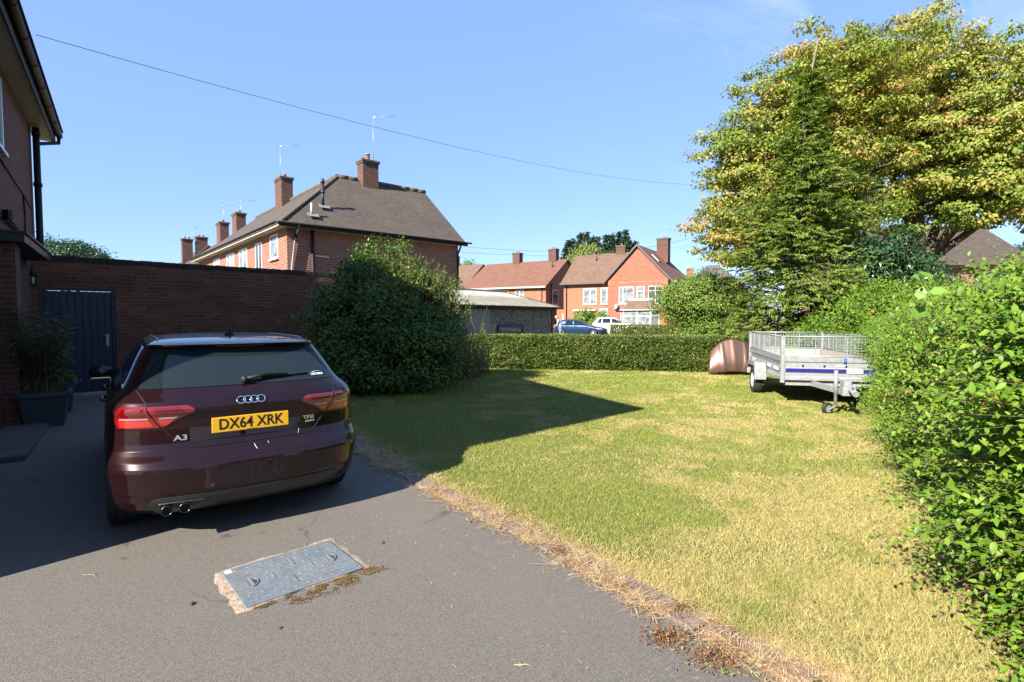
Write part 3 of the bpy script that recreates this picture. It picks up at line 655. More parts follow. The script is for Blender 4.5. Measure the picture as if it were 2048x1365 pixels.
# fallen twig, stones, leaf
t0 = G(1050, 1335); mb = MB(); mb.tube([(-.05, .01, .006), (-.02, 0, .01), (.0, .004, .012), (.045, -.004, .006)], [.002, .003, .003, .001], 6); mb.tube([(-.015, 0, .01), (-.028, .02, .012)], .0015, 5)
o = mb.build('twig', pmat('twig_pale', (.45, .33, .2), .8), loc=t0); tag(o, 'pale forked twig lying on the asphalt near the bottom', 'twig')
t1 = G(180, 1152); mb = MB(); mb.tube([(-.07, .02, .004), (-.03, -.01, .01), (.02, .0, .006), (.06, -.02, .004)], [.001, .0018, .0018, .001], 6); mb.tube([(0, 0, .006), (.03, .03, .004)], .001, 5)
o = mb.build('twig', bpy.data.materials['twig_pale'], loc=t1); tag(o, 'thin curled pale stem lying on the drive left of the cover', 'twig')
r = np.random.default_rng(31); MT['stone'] = pmat('small_stone', (.08, .07, .06), .9, var=.3); 
for k, (px, py, s_, lb) in enumerate(((765, 1087, .013, 'dark crumb of asphalt right of the drain cover'), (383, 1210, .016, 'dark crumb of asphalt left of the drain cover'), (560, 1258, .010, 'small dark grit lump just below the drain cover'))):
    g_ = G(px, py); mb = MB(); bm = bmesh.new(); bmesh.ops.create_icosphere(bm, subdivisions=2, radius=s_)
    for v_ in bm.verts: v_.co *= 1 + .35 * mnoise.noise(v_.co * 90); v_.co.z *= .6; v_.co.z += s_ * .4
    mb.add([tuple(v_.co) for v_ in bm.verts], [[v_.index for v_ in f.verts] for f in bm.faces]); bm.free()
    o = mb.build('stone', MT['stone'], loc=g_); tag(o, lb, 'stone', 'asphalt crumbs')
# mole-like bare soil patches are part of the lawn texture
# ------------------------------------------------------------------ houses (local frame: x along the front, y into the plot, z up)
def slab_roof(quads, th=.09):
    """each roof plane as a slab of its own thickness"""
    mb = MB()
    for q in quads:
        q = [Vector(p) for p in q]; n = (q[1] - q[0]).cross(q[2] - q[0]).normalized(); mb.prism([p - n * th for p in q], n * th)
    return mb
def window(par, x, z, wd, ht, yf=0, mull=(.5,), top=None, glass='net', side='y', sill=True, fw=.06, sash=None, frm='upvc', name='window'):
    """window on plane y=yf (facing -y) or x=yf (side 'x-', facing -x; 'x+', facing +x)"""
    if side == 'y': M = Matrix.Translation((x, yf, z))
    elif side == 'x-': M = Matrix.Translation((yf, x, z)) @ Matrix.Rotation(-PI / 2, 4, 'Z')
    else: M = Matrix.Translation((yf, x, z)) @ Matrix.Rotation(PI / 2, 4, 'Z')
    wn = empty(name); wn.parent = par; wn.matrix_local = M
    mb = MB(); mb.box(0, wd, -.035, .04, 0, fw); mb.box(0, wd, -.035, .04, ht - fw, ht); mb.box(0, fw, -.035, .04, fw, ht - fw); mb.box(wd - fw, wd, -.035, .04, fw, ht - fw)
    zt = ht - fw
    if top: mb.box(fw, wd - fw, -.03, .04, ht * top - .02, ht * top + .03)
    for mu_ in mull: mb.box(wd * mu_ - .04, wd * mu_ + .04, -.032, .04, fw, zt)
    mb.build('frame', MT[frm], wn)
    MB().box(fw * .8, wd - fw * .8, -.006, .02, fw * .8, ht - fw * .8).build('pane', MT['wglass' if glass == 'dark' else 'netglass'], wn)
    if sill: MB().box(-.06, wd + .06, -.10, .02, -.07, -.004).build('sill', MT['upvc'], wn)
    return wn
def netglass():
    m, t, b = base_mat('glass_with_net_curtain')
    uv = t.nodes.new('ShaderNodeTexCoord').outputs['Object']
    wv = t.nodes.new('ShaderNodeTexWave'); wv.inputs['Scale'].default_value = 9; wv.inputs['Distortion'].default_value = 3; wv.inputs['Detail'].default_value = 2; t.links.new(uv, wv.inputs['Vector'])
    n = noi(t, 2.2, 3, .6, uv)
    c = mixc(t, wv.outputs['Fac'], (.22, .25, .26), (.40, .43, .43)); c = mixc(t, rng(t, n, .45, .62), c, (.13, .16, .17))
    t.links.new(c, b.inputs['Base Color']); b.inputs['Roughness'].default_value = .06; b.inputs['Specular IOR Level'].default_value = .7
    return m
MT['netglass'] = netglass()
def chimney(par, x, y, z0, z1, sx_=.95, sy_=.6, pots=2, mat='brick_chim', name='chimney', lead=True, along='x'):
    c = empty(name); c.parent = par; c.location = (x, y, 0)
    mb = MB(); mb.box(-sx_ / 2, sx_ / 2, -sy_ / 2, sy_ / 2, z0, z1 - .16); mb.build('stack', MT[mat], c)
    mb = MB(); mb.box(-sx_ / 2 - .04, sx_ / 2 + .04, -sy_ / 2 - .04, sy_ / 2 + .04, z1 - .16, z1 - .08); mb.box(-sx_ / 2 - .07, sx_ / 2 + .07, -sy_ / 2 - .07, sy_ / 2 + .07, z1 - .08, z1); mb.build('cap', MT['conc_dark'], c)
    for i in range(pots):
        d = (i - (pots - 1) / 2) * (.34 if pots > 1 else 0); px, py = (d, 0) if along == 'x' else (0, d)
        mb = MB(); mb.lathe([(0, 0), (.12, 0), (.115, .03), (.095, .05), (.09, .17), (.11, .19), (.11, .22), (.08, .22), (.08, .02)], 14, M=Matrix.Translation((px, py, z1 - .001))); mb.build('pot', MT['terra'], c)
    return c
def pipe(par, pts, r=.038, mat='black', name='downpipe'):
    mb = MB(); mb.tube(pts, r, 8); return mb.build(name, MT[mat], par)
def aerial(par_loc, h, az_, label, wall_r=.012, bl=.9, group='television aerials on the chimneys'):
    a = empty('tv_aerial', par_loc, az_, label, 'aerial', group)
    MB().tube([(0, 0, 0), (0, 0, h)], wall_r, 6).build('mast', MT['galv'], a)
    mb = MB(); mb.tube([(-.12, 0, h - .05), (bl, 0, h - .03)], .009, 5)
    for i in range(11):
        x = .10 + i * (bl - .12) / 10; l_ = .16 - .004 * i; mb.tube([(x, -l_, h - .035), (x, l_, h - .035)], .005, 4)
    for s_ in (-1, 1):
        mb.tube([(-.06, -.12, h - .05 + s_ * .02), (-.12, -.12, h - .05 + s_ * .17)], .005, 4); mb.tube([(-.06, .12, h - .05 + s_ * .02), (-.12, .12, h - .05 + s_ * .17)], .005, 4); mb.tube([(-.12, -.2, h - .05 + s_ * .15), (-.12, .2, h - .05 + s_ * .15)], .005, 4)
    mb.box(.06, .12, -.03, .03, h - .09, h - .02); mb.build('antenna', MT['galv'], a); return a

# ---- H1: the brick house with the big brown hipped roof, left centre
aR = math.atan2(.655, .756)
h1 = empty('brick_house', (-8.55, 19.9, 0), aR, 'large brick house with mossy dark brown hipped roof and two chimneys behind the bush', 'house')
EA = 5.02; LX = 7.9; W1 = 6.94; LYY = 16.6; ZR = 8.2
mb = MB()
mb.prism([(0, 0, 0), (LX, 0, 0), (LX, W1, 0), (W1, W1, 0), (W1, LYY, 0), (0, LYY, 0)], (0, 0, EA)); mb.add([(LX, 0, EA), (LX, W1, EA), (LX, W1 / 2, ZR - .12)], [(0, 1, 2)])
mb.build('wall', MT['brick_mid'], h1)
o_ = .38; ze = EA + .05 - o_ * .05; hx = W1 / 2; xv = LX + .28; k_ = (ZR - ze) / (hx + o_)
A = (-o_, -o_, ze); B_ = (xv, -o_, ze); R2 = (xv, hx, ZR); P0 = (hx, hx, ZR); Rb = (hx, LYY + .2, ZR); C_ = (-o_, LYY + .2, ze)
mb = slab_roof([[A, B_, R2, P0], [A, P0, Rb, C_], [(xv, W1 + o_, ze), (W1 + o_, W1 + o_, ze), P0, R2], [(W1 + o_, W1 + o_, ze), (W1 + o_, LYY + .2, ze), Rb, P0]])
rf = mb.build('roof', MT['tile_dark'], h1)
MT['ridge'] = pmat('ridge_tile', (.12, .095, .07), .9, var=.35, vs_=5, dirt=((.2, .17, .08), .6), bmp=.4)
mb = MB()
def ridge(mb, a, b, r=.13):
    a, b = Vector(a), Vector(b); n = max(1, int((b - a).length / .45)); d = (b - a) / n
    for i in range(n): mb.tube([a + d * i, a + d * (i + 1.04)], [r * random.uniform(.95, 1.02), r * random.uniform(.98, 1.05)], 8)
ridge(mb, (hx, hx, ZR), (xv, hx, ZR)); ridge(mb, (hx, hx, ZR), (hx, LYY + .2, ZR)); mb.build('ridge', MT['ridge'], rf)
mb = MB(); a_, b_ = Vector((-o_, -o_, ze + .02)), Vector((hx, hx, ZR)); n = 26
for i in range(n):
    p = a_.lerp(b_, i / n); q = a_.lerp(b_, (i + 1.2) / n); mb.tube([p + Vector((0, 0, .01)), q + Vector((0, 0, .035))], [.07, .055], 6)
mb.build('hip', MT['ridge'], rf)
mb = MB(); mb.box(-o_, xv - .28, -o_ + .01, 0, EA - .02, EA + .01); mb.box(-o_, 0, .001, LYY, EA - .02, EA + .01); mb.build('soffit', MT['fascia'], h1)
mb = MB(); mb.box(-o_ - .02, xv, -o_ - .03, -o_, EA - .05, EA + .10, 0); mb.build('fascia', MT['black'], h1)
mb = MB(); mb.box(-o_ - .03, -o_ - .001, -o_, LYY, EA - .05, EA + .05); mb.build('fascia', MT['fascia'], h1)
pr = [(math.cos(a) * .065, math.sin(a) * .065) for a in np.linspace(-PI, 0, 8)]; pr += [(x * .85, z * .85) for x, z in pr[::-1]]
mb = MB(); mb.prism([(-o_ - .08, -o_ - .08 + x, EA + .12 + z) for x, z in pr], (xv + o_ + .25, 0, 0), 0, True); mb.prism([(-o_ - .09 + x, -o_ - .05, EA + .12 + z) for x, z in pr][::-1], (0, LYY + .4, 0), 0, True)
for i in range(20): mb.prism([(-o_ - .09 + x * 1.15, .2 + i * .8, EA + .12 + z * 1.15) for x, z in pr][::-1], (0, .05, 0))
mb.build('gutter', MT['black'], h1)
pipe(h1, [(.32, -o_ - .05, EA + .05), (.30, -.06, EA - .35), (.15, -.05, 3.5), (.15, -.05, 0)], .035, 'galv')
pipe(h1, [(.32, -o_ - .05, EA + .08), (.30, -.2, EA - .12), (.30, -.07, EA - .38)], .05)
pipe(h1, [(.95, -.07, EA - .03), (.95, -.07, 0)], .06)
pipe(h1, [(LX - .06, -o_, EA + .06), (LX - .0, -.1, EA - .25), (LX - .05, -.05, EA - .4), (LX - .05, -.05, 0)], .045)
pipe(h1, [(1.05, -.05, 4.0), (1.6, -.05, 3.98)], .025, 'upvc', 'overflow_pipe')
# side windows facing the low sun
window(h1, 2.02, 3.95, 1.0, .95, 0, (), None, 'net', 'x-')
window(h1, 4.15, 3.05, .95, 1.75, 0, (.5,), None, 'dark', 'x-')
window(h1, 6.9, 3.75, 1.4, 1.05, 0, (.5,), .72, 'net', 'x-')
window(h1, 9.4, 3.75, 1.5, 1.05, 0, (.5,), .72, 'net', 'x-')
window(h1, 12.4, 3.75, 1.4, 1.05, 0, (.5,), .72, 'net', 'x-')
chimney(h1, hx + 1.45, hx - .15, 7.4, 9.15, .80, .62, 1)
for q_ in h1.children:
    if q_.name.startswith('chimney'):
        MB().box(-.42, .42, -.35, -.305, 7.62, 7.76).build('flashing', MT['lead'], q_)
        mb = MB(); mb.lathe([(0, .2), (.1, .2), (.1, .32), (.13, .33), (.13, .36), (0, .36)], 12, M=Matrix.Translation((0.0, 0, 9.15))); mb.build('cowl', MT['galv'], q_)
        mb = MB(); mb.lathe([(0, 0), (.07, 0), (.07, .12), (.08, .13), (0, .13)], 10, M=Matrix.Translation((-.27, 0, 9.15))); mb.build('pot', MT['terra'], q_)
chimney(h1, hx - .25, hx + 7.0, 6.9, 9.45, .62, 1.15, 2, along='y')
def roofpt(x, y): return ze + (y + o_) * k_
for (vx, vy, vh, rr) in ((1.75, .9, 1.0, .06), (1.05, .25, .55, .055)):
    z0 = roofpt(vx, vy); v_ = empty('vent_pipe'); v_.parent = h1; v_.location = (vx, vy, z0)
    mb = MB(); mb.tube([(0, 0, -.1), (0, 0, vh)], rr, 10); 
    if vh > .8: mb.lathe([(.055, vh), (.085, vh + .02), (.085, vh + .12), (.06, vh + .2), (0, vh + .22)], 10); mb.tube([(0, 0, vh * .6), (0, 0, vh * .6 + .12)], rr * 1.35, 10)
    mb.build('pipe', MT['galv' if vh < .8 else 'blackpaint'], v_)
    s_ = math.atan(k_); MB().box(-.2, .24, -.16, .08, .10, .115, M=Matrix.Rotation(s_, 4, 'X')).build('flashing', MT['lead'], v_)
R1 = Matrix.Rotation(aR, 4, 'Z'); o1 = Vector((-8.55, 19.9, 0))
def w1(x, y, z): return tuple(o1 + (R1 @ Vector((x, y, z))))
aerial(w1(hx + 1.6, hx - .45, 8.9), 2.35, -.12, 'tall television aerial on the right chimney of the hipped house', bl=1.15)
aerial(w1(hx - .55, hx + 6.55, 8.9), 2.25, -.1, 'tall television aerial on the left chimney of the hipped house', bl=1.1)
# ---- the row behind it
h1b = empty('brick_house', w1(0, 18.0, 0), aR, 'plain brick house behind the hipped house with two tall square chimneys', 'house')
mb = MB(); mb.box(0, W1, 0, 12, 0, 4.7); mb.build('wall', MT['brick_mid'], h1b)
mb = slab_roof([[(-.4, -.4, 4.7), (W1 / 2, W1 / 2, 7.75), (W1 / 2, 12.2, 7.75), (-.4, 12.2, 4.7)], [(W1 + .4, 12.2, 4.7), (W1 / 2, 12.2, 7.75), (W1 / 2, W1 / 2, 7.75), (W1 + .4, -.4, 4.7)], [(-.4, -.4, 4.7), (W1 + .4, -.4, 4.7), (W1 / 2, W1 / 2, 7.75)]]); mb.build('roof', MT['tile_dark'], h1b)
chimney(h1b, W1 / 2 - .2, 2.6, 6.9, 9.0, .62, 1.2, 2, along='y'); chimney(h1b, W1 / 2 - .3, 7.1, 7.0, 8.95, .62, 1.2, 2, along='y')
aerial(w1(W1 / 2 + .1, 21.2, 8.6), 1.5, -.1, 'short television aerial right of the square chimneys', bl=1.1)
aerial(w1(W1 / 2 - .1, 25.7, 8.6), 1.9, -.1, 'thin television aerial behind the square chimneys', bl=.9)
h1c = empty('brick_house', tuple(atY(412, 491, 50.) * Vector((1, 1, 0)).x if False else (-28.95, 50., 0)), aR, 'far brick house with plain gable end peeping over the garden wall', 'house')
mb = MB(); mb.prism([(-3.4, 0, 0), (3.4, 0, 0), (3.4, 0, 5.1), (0, 0, 8.35), (-3.4, 0, 5.1)], (0, 9, 0)); mb.build('wall', MT['brick_mid'], h1c)
slab_roof([[(-3.75, -.15, 4.85), (0, -.15, 8.5), (0, 9.1, 8.5), (-3.75, 9.1, 4.85)][::1], [(3.75, 9.1, 4.85), (0, 9.1, 8.5), (0, -.15, 8.5), (3.75, -.15, 4.85)]]).build('roof', MT['tile_dark'], h1c)
chimney(h1c, -.45, .9, 7, 9.3, .95, .7, 2); chimney(h1c, -1.65, .9, 6, 9.0, .85, .7, 2)
aerial(tuple(atY(388, 490, 51)), 1.75, 0, 'lone television aerial on the farthest chimneys at left', bl=.35)

# ---- HG: gabled pair across the road
bH = -math.atan2(.53, .85)
hg = empty('brick_house', (5.5, 55.4, 0), bH, 'orange brick semi with tall gable, bay window and red tiled roof', 'house')
E2 = 5.3; RZ = 8.45
mb = MB(); mb.box(0, 5.4, 0, 7.2, 0, E2); mb.prism([(0, 0, E2), (0, 7.2, E2), (0, 3.6, RZ - .15)], (5.4, 0, 0)); mb.build('wall', MT['brick_orange2'], hg)
mb = MB(); mb.prism([(5.41, -1.12, 0), (11.3, -1.12, 0), (11.3, -1.12, E2), (8.35, -1.12, RZ - .12), (5.41, -1.12, E2)], (0, 9.5, 0)); mb.build('gable_wing', MT['brick_orange'], hg)
slab_roof([[(-.25, -.4, E2 - .2), (7.6, -.4, E2 - .2), (8.0, 3.6, RZ + .05), (-.25, 3.6, RZ + .05)], [(-.25, 3.6, RZ + .05), (8, 3.6, RZ + .05), (8, 7.6, E2 - .2), (-.25, 7.6, E2 - .2)]]).build('roof', MT['tile_brown'], hg)
hk = (RZ + .12 - (E2 - .25)) / (8.35 - 5.05)
slab_roof([[(8.35, -1.35, RZ + .12), (11.7, -1.35, E2 - .25), (11.7, 9.0, E2 - .25), (8.35, 5.6, RZ + .12)], [(5.0, -1.35, E2 - .25), (8.35, -1.35, RZ + .12), (8.35, 5.6, RZ + .12), (5.0, 9.0, E2 - .25)], [(11.7, 9.0, E2 - .25), (5.0, 9.0, E2 - .25), (8.35, 5.6, RZ + .12)]]).build('roof', MT['tile_redb'], hg)
MT['bargeb'] = pmat('bargeboard', (.10, .095, .095), .6)
mb = MB()
for s_, x1 in ((1, 11.75), (-1, 4.95)):
    mb.prism([(8.35, -1.40, RZ + .16), (x1, -1.40, E2 - .25), (x1, -1.40, E2 - .46), (8.35, -1.40, RZ - .06)][::s_], (0, .06, 0))
mb.build('bargeboard', MT['bargeb'], hg)
mb = MB(); mb.box(-.25, 5.1, -.52, -.40, E2 - .28, E2 - .12); mb.build('gutter', MT['bargeb'], hg)
mb = MB(); mb.box(-.2, 5.3, -.39, -.0, E2 - .24, E2 - .2); mb.build('soffit', MT['upvc'], hg)
pipe(hg, [(.35, -.45, E2 - .2), (.35, -.08, E2 - .5), (.35, -.08, 0)], .05)
window(hg, 2.25, 2.95, 1.5, 1.65, 0, (.5,)); window(hg, 4.2, 2.95, 1.15, 1.65, 0, (.55,))
window(hg, 4.1, .9, 1.25, 1.6, 0, (), .7)
window(hg, 1.5, .95, 1.9, 1.25, 0, (.33, .66), None, 'dark'); MB().box(1.2, 3.7, -.28, .0, 2.28, 2.42).build('lintel', MT['upvc'], hg)
yw = -1.12
window(hg, 6.55, 2.95, 1.5, 1.62, yw, (.25,), None, 'net'); window(hg, 8.3, 2.95, .78, 1.62, yw, (), .72); window(hg, 9.45, 2.95, 1.35, 1.62, yw, (.5,), .72, 'dark')
MB().box(6.5, 10.9, yw - .012, yw - .0, 4.98, 5.02).build('lintel_strip', MT['concrete'], hg)
mb = MB()
for x0, x1 in ((5.41, 6.0), (10.7, 11.3)): mb.box(x0, x1, yw - .03, yw - .001, 4.75, 5.28)
mb.build('kneeler', MT['brick_orange2'], hg)
bay = empty('bay_window'); bay.parent = hg; bay.location = (6.75, yw, 0)
bw2 = 3.75; pj = .8; ca = .55
def bayring(z, ex=0): return [(-ex, 0, z), (ca - ex * .5, -pj - ex, z), (bw2 - ca + ex * .5, -pj - ex, z), (bw2 + ex, 0, z)]
mb = MB(); mb.prism(bayring(.0)[::-1], (0, 0, .62)); mb.build('base', MT['brick_orange'], bay)
mb = MB(); a_, b_ = bayring(.62), bayring(2.3)
pts = [Vector(p) for p in bayring(0)]
for i in range(3):
    p, q = pts[i], pts[i + 1]; L_ = (q - p).length; ang = math.atan2((q - p).y, (q - p).x); M_ = Matrix.Translation(p) @ Matrix.Rotation(ang, 4, 'Z')
    mb.box(.0, L_, -.03, .05, .62, .72, M=M_); mb.box(0, L_, -.03, .05, 2.2, 2.32, M=M_); mb.box(0, L_, -.028, .05, 1.72, 1.78, M=M_)
    for t_ in ([0, 1] if i != 1 else [0, .5, 1]): mb.box(L_ * t_ - .05, L_ * t_ + .05, -.035, .05, .72, 2.2, M=M_)
mb.build('frame', MT['upvc'], bay)
mb = MB()
for i in range(3):
    p, q = pts[i], pts[i + 1]; L_ = (q - p).length; ang = math.atan2((q - p).y, (q - p).x); M_ = Matrix.Translation(p) @ Matrix.Rotation(ang, 4, 'Z')
    mb.box(.02, L_ - .02, .0, .02, .72, 2.2, M=M_)
mb.build('pane', MT['netglass'], bay)
mb = MB(); e0, e1 = bayring(2.33, .2), [(.55, 0, 3.2), (.9, -.1, 3.2), (bw2 - .9, -.1, 3.2), (bw2 - .55, 0, 3.2)]
mb.add(e0 + e1, [(0, 1, 5, 4), (1, 2, 6, 5), (2, 3, 7, 6), (0, 3, 2, 1), (4, 5, 6, 7)]); mb.build('roof', MT['tile_brown'], bay)
mb = MB(); mb.add([(x, y, z + .03) for x, y, z in [(.5, -.0, 3.18), (.86, -.16, 3.14), (bw2 - .86, -.16, 3.14), (bw2 - .5, 0, 3.18), (.55, 0, 3.42), (bw2 - .55, 0, 3.42)]], [(0, 1, 4), (1, 2, 5, 4), (2, 3, 5)]); mb.tube([e0[2], e1[2]], .06, 6); mb.tube([e0[1], e1[1]], .05, 6); mb.build('flashing', MT['lead'], bay)
mb = MB(); mb.tube([Vector(p) + Vector((0, 0, -.02)) for p in e0], .055, 6); mb.build('gutter', MT['upvc'], bay)
dish = empty('satellite_dish'); dish.parent = hg; dish.location = (6.35, yw - .25, 2.65); dish.rotation_euler = (1.35, 0, -.5)
mb = MB(); mb.lathe([(0, 0), (.15, .015), (.3, .06), (.29, .065), (.14, .02), (0, .01)], 18); mb.build('reflector', MT['galv'], dish)
mb = MB(); mb.tube([(0, -.28, .03), (0, -.1, .3), (0, 0, .34)], .012, 5); mb.tube([(0, .1, .0), (0, .2, -.3)], .02, 5); mb.build('arm', MT['blackpaint'], dish)
chimney(hg, 5.0, 3.75, 7.5, 9.25, 1.0, .75, 1, 'brick_chim'); chimney(hg, 9.3, 4.3, 7.2, 9.75, 1.15, .95, 1, 'brick_chim')
sk = empty('roof_window'); sk.parent = hg; a_ = math.atan2(-(RZ + .37 - E2), 3.35); sk.matrix_local = Matrix.Translation((9.45, 1.2, RZ + .12 - 1.1 * hk)) @ Matrix.Rotation(-a_, 4, 'Y')
mb = MB(); mb.box(-.5, .5, -.4, .4, .01, .1); mb.build('frame', MT['fascia'], sk); MB().box(-.42, .42, -.32, .32, .09, .112).build('pane', MT['wglass'], sk)
vp = empty('vent_pipe'); vp.parent = hg; vp.location = (2.6, 2.6, 7.5); mb = MB(); mb.tube([(0, 0, 0), (0, 0, .75)], .06, 8); mb.build('pipe', MT['blackpaint'], vp)
MB().box(-.25, .25, -.2, .15, .04, .06, M=Matrix.Rotation(.72, 4, 'X')).build('flashing', MT['lead'], vp)
# ---- H2 long terrace
h2 = empty('brick_terrace', (-5.97, 65.9, 0), bH, 'long orange brick terrace with faded red tiled roof behind the garage', 'house')
DP = 10.6; RZ2 = 8.75; LT = 11.6
mb = MB(); mb.prism([(0, 0, 0), (0, DP, 0), (0, DP, E2), (0, DP / 2, RZ2 - .1), (0, 0, E2)], (LT, 0, 0)); mb.build('wall', MT['brick_orange2'], h2)
slab_roof([[(-.3, -.4, E2 - .1), (LT + .25, -.4, E2 - .1), (LT + .25, DP / 2, RZ2), (-.3, DP / 2, RZ2)], [(-.3, DP / 2, RZ2), (LT + .25, DP / 2, RZ2), (LT + .25, DP + .4, E2 - .1), (-.3, DP + .4, E2 - .1)]]).build('roof', MT['tile_red'], h2)
mb = MB(); mb.box(-.3, LT + .2, -.5, -.4, E2 - .3, E2 - .1); mb.build('gutter', MT['fascia'], h2)
for x_, wd_, mm in ((.9, .9, (.5,)), (2.6, 1.6, (.35,)), (5.0, 1.55, (.35, .66)), (7.5, 1.15, (.5,))): window(h2, x_, 3.35, wd_, 1.5, 0, mm)
pipe(h2, [(11.1, -.06, E2 - .3), (11.1, -.06, 0)], .05)
window(h2, 1.6, 3.15, 1.5, 1.7, LT, (), .72, 'dark', 'x+', False)
pipe(h2, [(LT + .08, 1.2, 5.5), (LT + .08, 1.2, 1.5)], .05); pipe(h2, [(LT + .08, 3.4, 2.9), (LT + .08, 3.4, .5)], .03, 'upvc')
window(h2, .9, .9, .8, 1.4, LT, (), None, 'net', 'x+', False)
MB().box(LT + .01, LT + 2.6, 2.2, 5.5, 0, 2.55).build('side_porch', MT['brick_orange2'], h2)
mb = MB(); mb.box(LT + 1.05, LT + 1.95, 2.12, 2.2, 0.02, 2.02); mb.build('door', MT['upvc'], h2)
chimney(h2, 4.6, DP / 2, 8.1, 9.95, 1.05, .85, 2, 'brick_chim'); chimney(h2, 9.9, DP / 2 - .1, 8.1, 10.1, 1.05, .85, 2, 'brick_chim')
vp = empty('vent_pipe'); vp.parent = h2; vp.location = (10.55, 3.6, 7.6); mb = MB(); mb.tube([(0, 0, 0), (0, 0, .8)], .06, 8); mb.build('pipe', MT['blackpaint'], vp)
# ---- H0 farther terrace
h0 = empty('brick_terrace', (-17.5, 76, 0), bH, 'brown roofed terrace farthest left across the road', 'house')
mb = MB(); mb.prism([(0, 0, 0), (0, 9, 0), (0, 9, 5.5), (0, 4.5, 8.9), (0, 0, 5.5)], (13, 0, 0)); mb.build('wall', MT['brick_orange2'], h0)
slab_roof([[(-.3, -.4, 5.3), (13.2, -.4, 5.3), (13.2, 4.5, 9.05), (-.3, 4.5, 9.05)], [(-.3, 4.5, 9.05), (13.2, 4.5, 9.05), (13.2, 9.4, 5.3), (-.3, 9.4, 5.3)]]).build('roof', MT['tile_brown'], h0)
chimney(h0, 8.0, 4.5, 8.4, 10.4, 1.3, .9, 1, 'brick_orange')
MB().box(-.3, 13.2, -.5, -.4, 5.05, 5.3).build('gutter', MT['upvc'], h0)
# ---- HR right hand house among the trees
hr = empty('brick_house', (24.0, 36.6, 0), -.10, 'brick house with brown roof and blue white window behind the trees at right', 'house')
mb = MB(); mb.box(0, 11.2, 0, 8, 0, 5.25); mb.build('wall', MT['brick_mid'], hr)
slab_roof([[(-.4, -.45, 5.1), (11.7, -.45, 5.1), (10.9, 4, 8.5), (-.4, 4, 8.5)], [(-.4, 4, 8.5), (10.9, 4, 8.5), (11.7, 8.4, 5.1), (-.4, 8.4, 5.1)]]).build('roof', MT['tile_dark'], hr)
mb = MB(); mb.prism([(11.2, 0, 5.2), (11.2, 8, 5.2), (11.2, 4, 8.2)], (-.3, 0, 0)); mb.build('gable', MT['brick_mid'], hr)
mb = MB(); mb.box(-.4, 11.6, -.56, -.45, 5.0, 5.14); mb.build('gutter', MT['black'], hr)
mb = MB(); mb.box(-.4, 11.6, -.44, 0, 5.0, 5.06); mb.build('soffit', MT['fascia'], hr)
MT['bluef'] = pmat('bluish_upvc', (.50, .60, .74), .4)
window(hr, 4.15, 3.35, 1.75, 1.35, 0, (.55,), .75, 'dark', frm='bluef'); window(hr, 7.9, 3.35, 1.6, 1.35, 0, (.5,), .75, 'net')
chimney(hr, 3.0, 4, 8, 10, 1.1, .8, 2)
# ---- slate hip roof far right
hs = empty('slate_roofed_house', (27.5, 71, 0), -.35, 'far house with grey slate hipped roof above the round tree', 'house')
MB().box(-4, 4, 0, 8, 0, 5.6).build('wall', MT['brick_orange'], hs)
slab_roof([[(-4.5, -.5, 5.5), (4.5, -.5, 5.5), (.5, 4, 9.1), (-.8, 4, 9.1)], [(4.5, -.5, 5.5), (4.5, 8.5, 5.5), (.5, 4, 9.1)], [(4.5, 8.5, 5.5), (-4.5, 8.5, 5.5), (-.8, 4, 9.1), (.5, 4, 9.1)], [(-4.5, 8.5, 5.5), (-4.5, -.5, 5.5), (-.8, 4, 9.1)]]).build('roof', MT['slate'], hs)
chimney(hs, -3.2, 2.6, 5.5, 8.5, .9, .9, 2, 'brick_orange')
aerial(tuple(atY(1400, 520, 72)), 1.1, 0, 'tiny television aerial by the grey slate roof', bl=.6)

# ---- garage
ga = empty('garage', (1.9, 24, 0), math.atan2(.8, .6), 'low concrete garage with pebbledash panels and corrugated cement roof', 'garage')
def pebble():
    m, t, b = base_mat('pebbledash'); v = t.nodes.new('ShaderNodeTexVoronoi'); v.inputs['Scale'].default_value = 24; t.links.new(t.nodes.new('ShaderNodeTexCoord').outputs['Object'], v.inputs['Vector'])
    c = mixc(t, rng(t, v.outputs['Color'], .2, .8), (.05, .048, .045), (.42, .41, .38)); t.links.new(c, b.inputs['Base Color']); b.inputs['Roughness'].default_value = .9
    bump(t, b, v.outputs['Distance'], .8, .02); return m
MT['pebble'] = pebble(); MT['cement'] = pmat('asbestos_cement', (.50, .47, .38), .9, var=.22, vs_=3, dirt=((.30, .26, .18), .5), bmp=.4)
gz = 1.92; GW = 2.9; GLn = 8.6
# local x runs back along the front wall towards +; origin at right end -> wall spans x -GLn..0, y 0..GW
mb = MB(); x = 0
for i in range(5):
    if i == 3: x -= 1.5; continue
    x0 = x - 1.48 if i != 0 else x - 1.6; mb.box(x0, x - .02, 0, .08, 0, gz); x = x0 - .02
mb.box(-GLn, 0, GW - .08, GW, 0, gz); mb.box(-.08, 0, .081, GW - .081, 0, gz); mb.box(-GLn, -GLn + .08, .081, GW - .081, 0, gz); mb.box(-GLn, .0, .085, .1, 0, gz)
mb.build('panel_wall', MT['pebble'], ga)
MB().box(-5.0, -3.0, -.03, .07, 0, gz).build('plain_panel', MT['concrete'], ga) if False else MB().box(-GLn, -4.6, -.012, -.001, 0, gz).build('plain_panel', pmat('plain_render', (.36, .35, .33), .9, var=.08), ga)
wn = window(ga, -3.9, .45, 1.5, .95, 0, (), None, 'dark', fw=.09, frm='navy2') if False else None
MT['bluefr'] = pmat('blue_window_paint', (.012, .03, .11), .5)
wg = window(ga, -4.15, .35, 1.75, .95, -.02, (), None, 'dark', fw=.12, frm='bluefr', sill=False)
mb = MB(); mb.box(-.16, -.02, -.03, .10, 0, gz); mb.build('corner_post', MT['blackpaint'], ga)
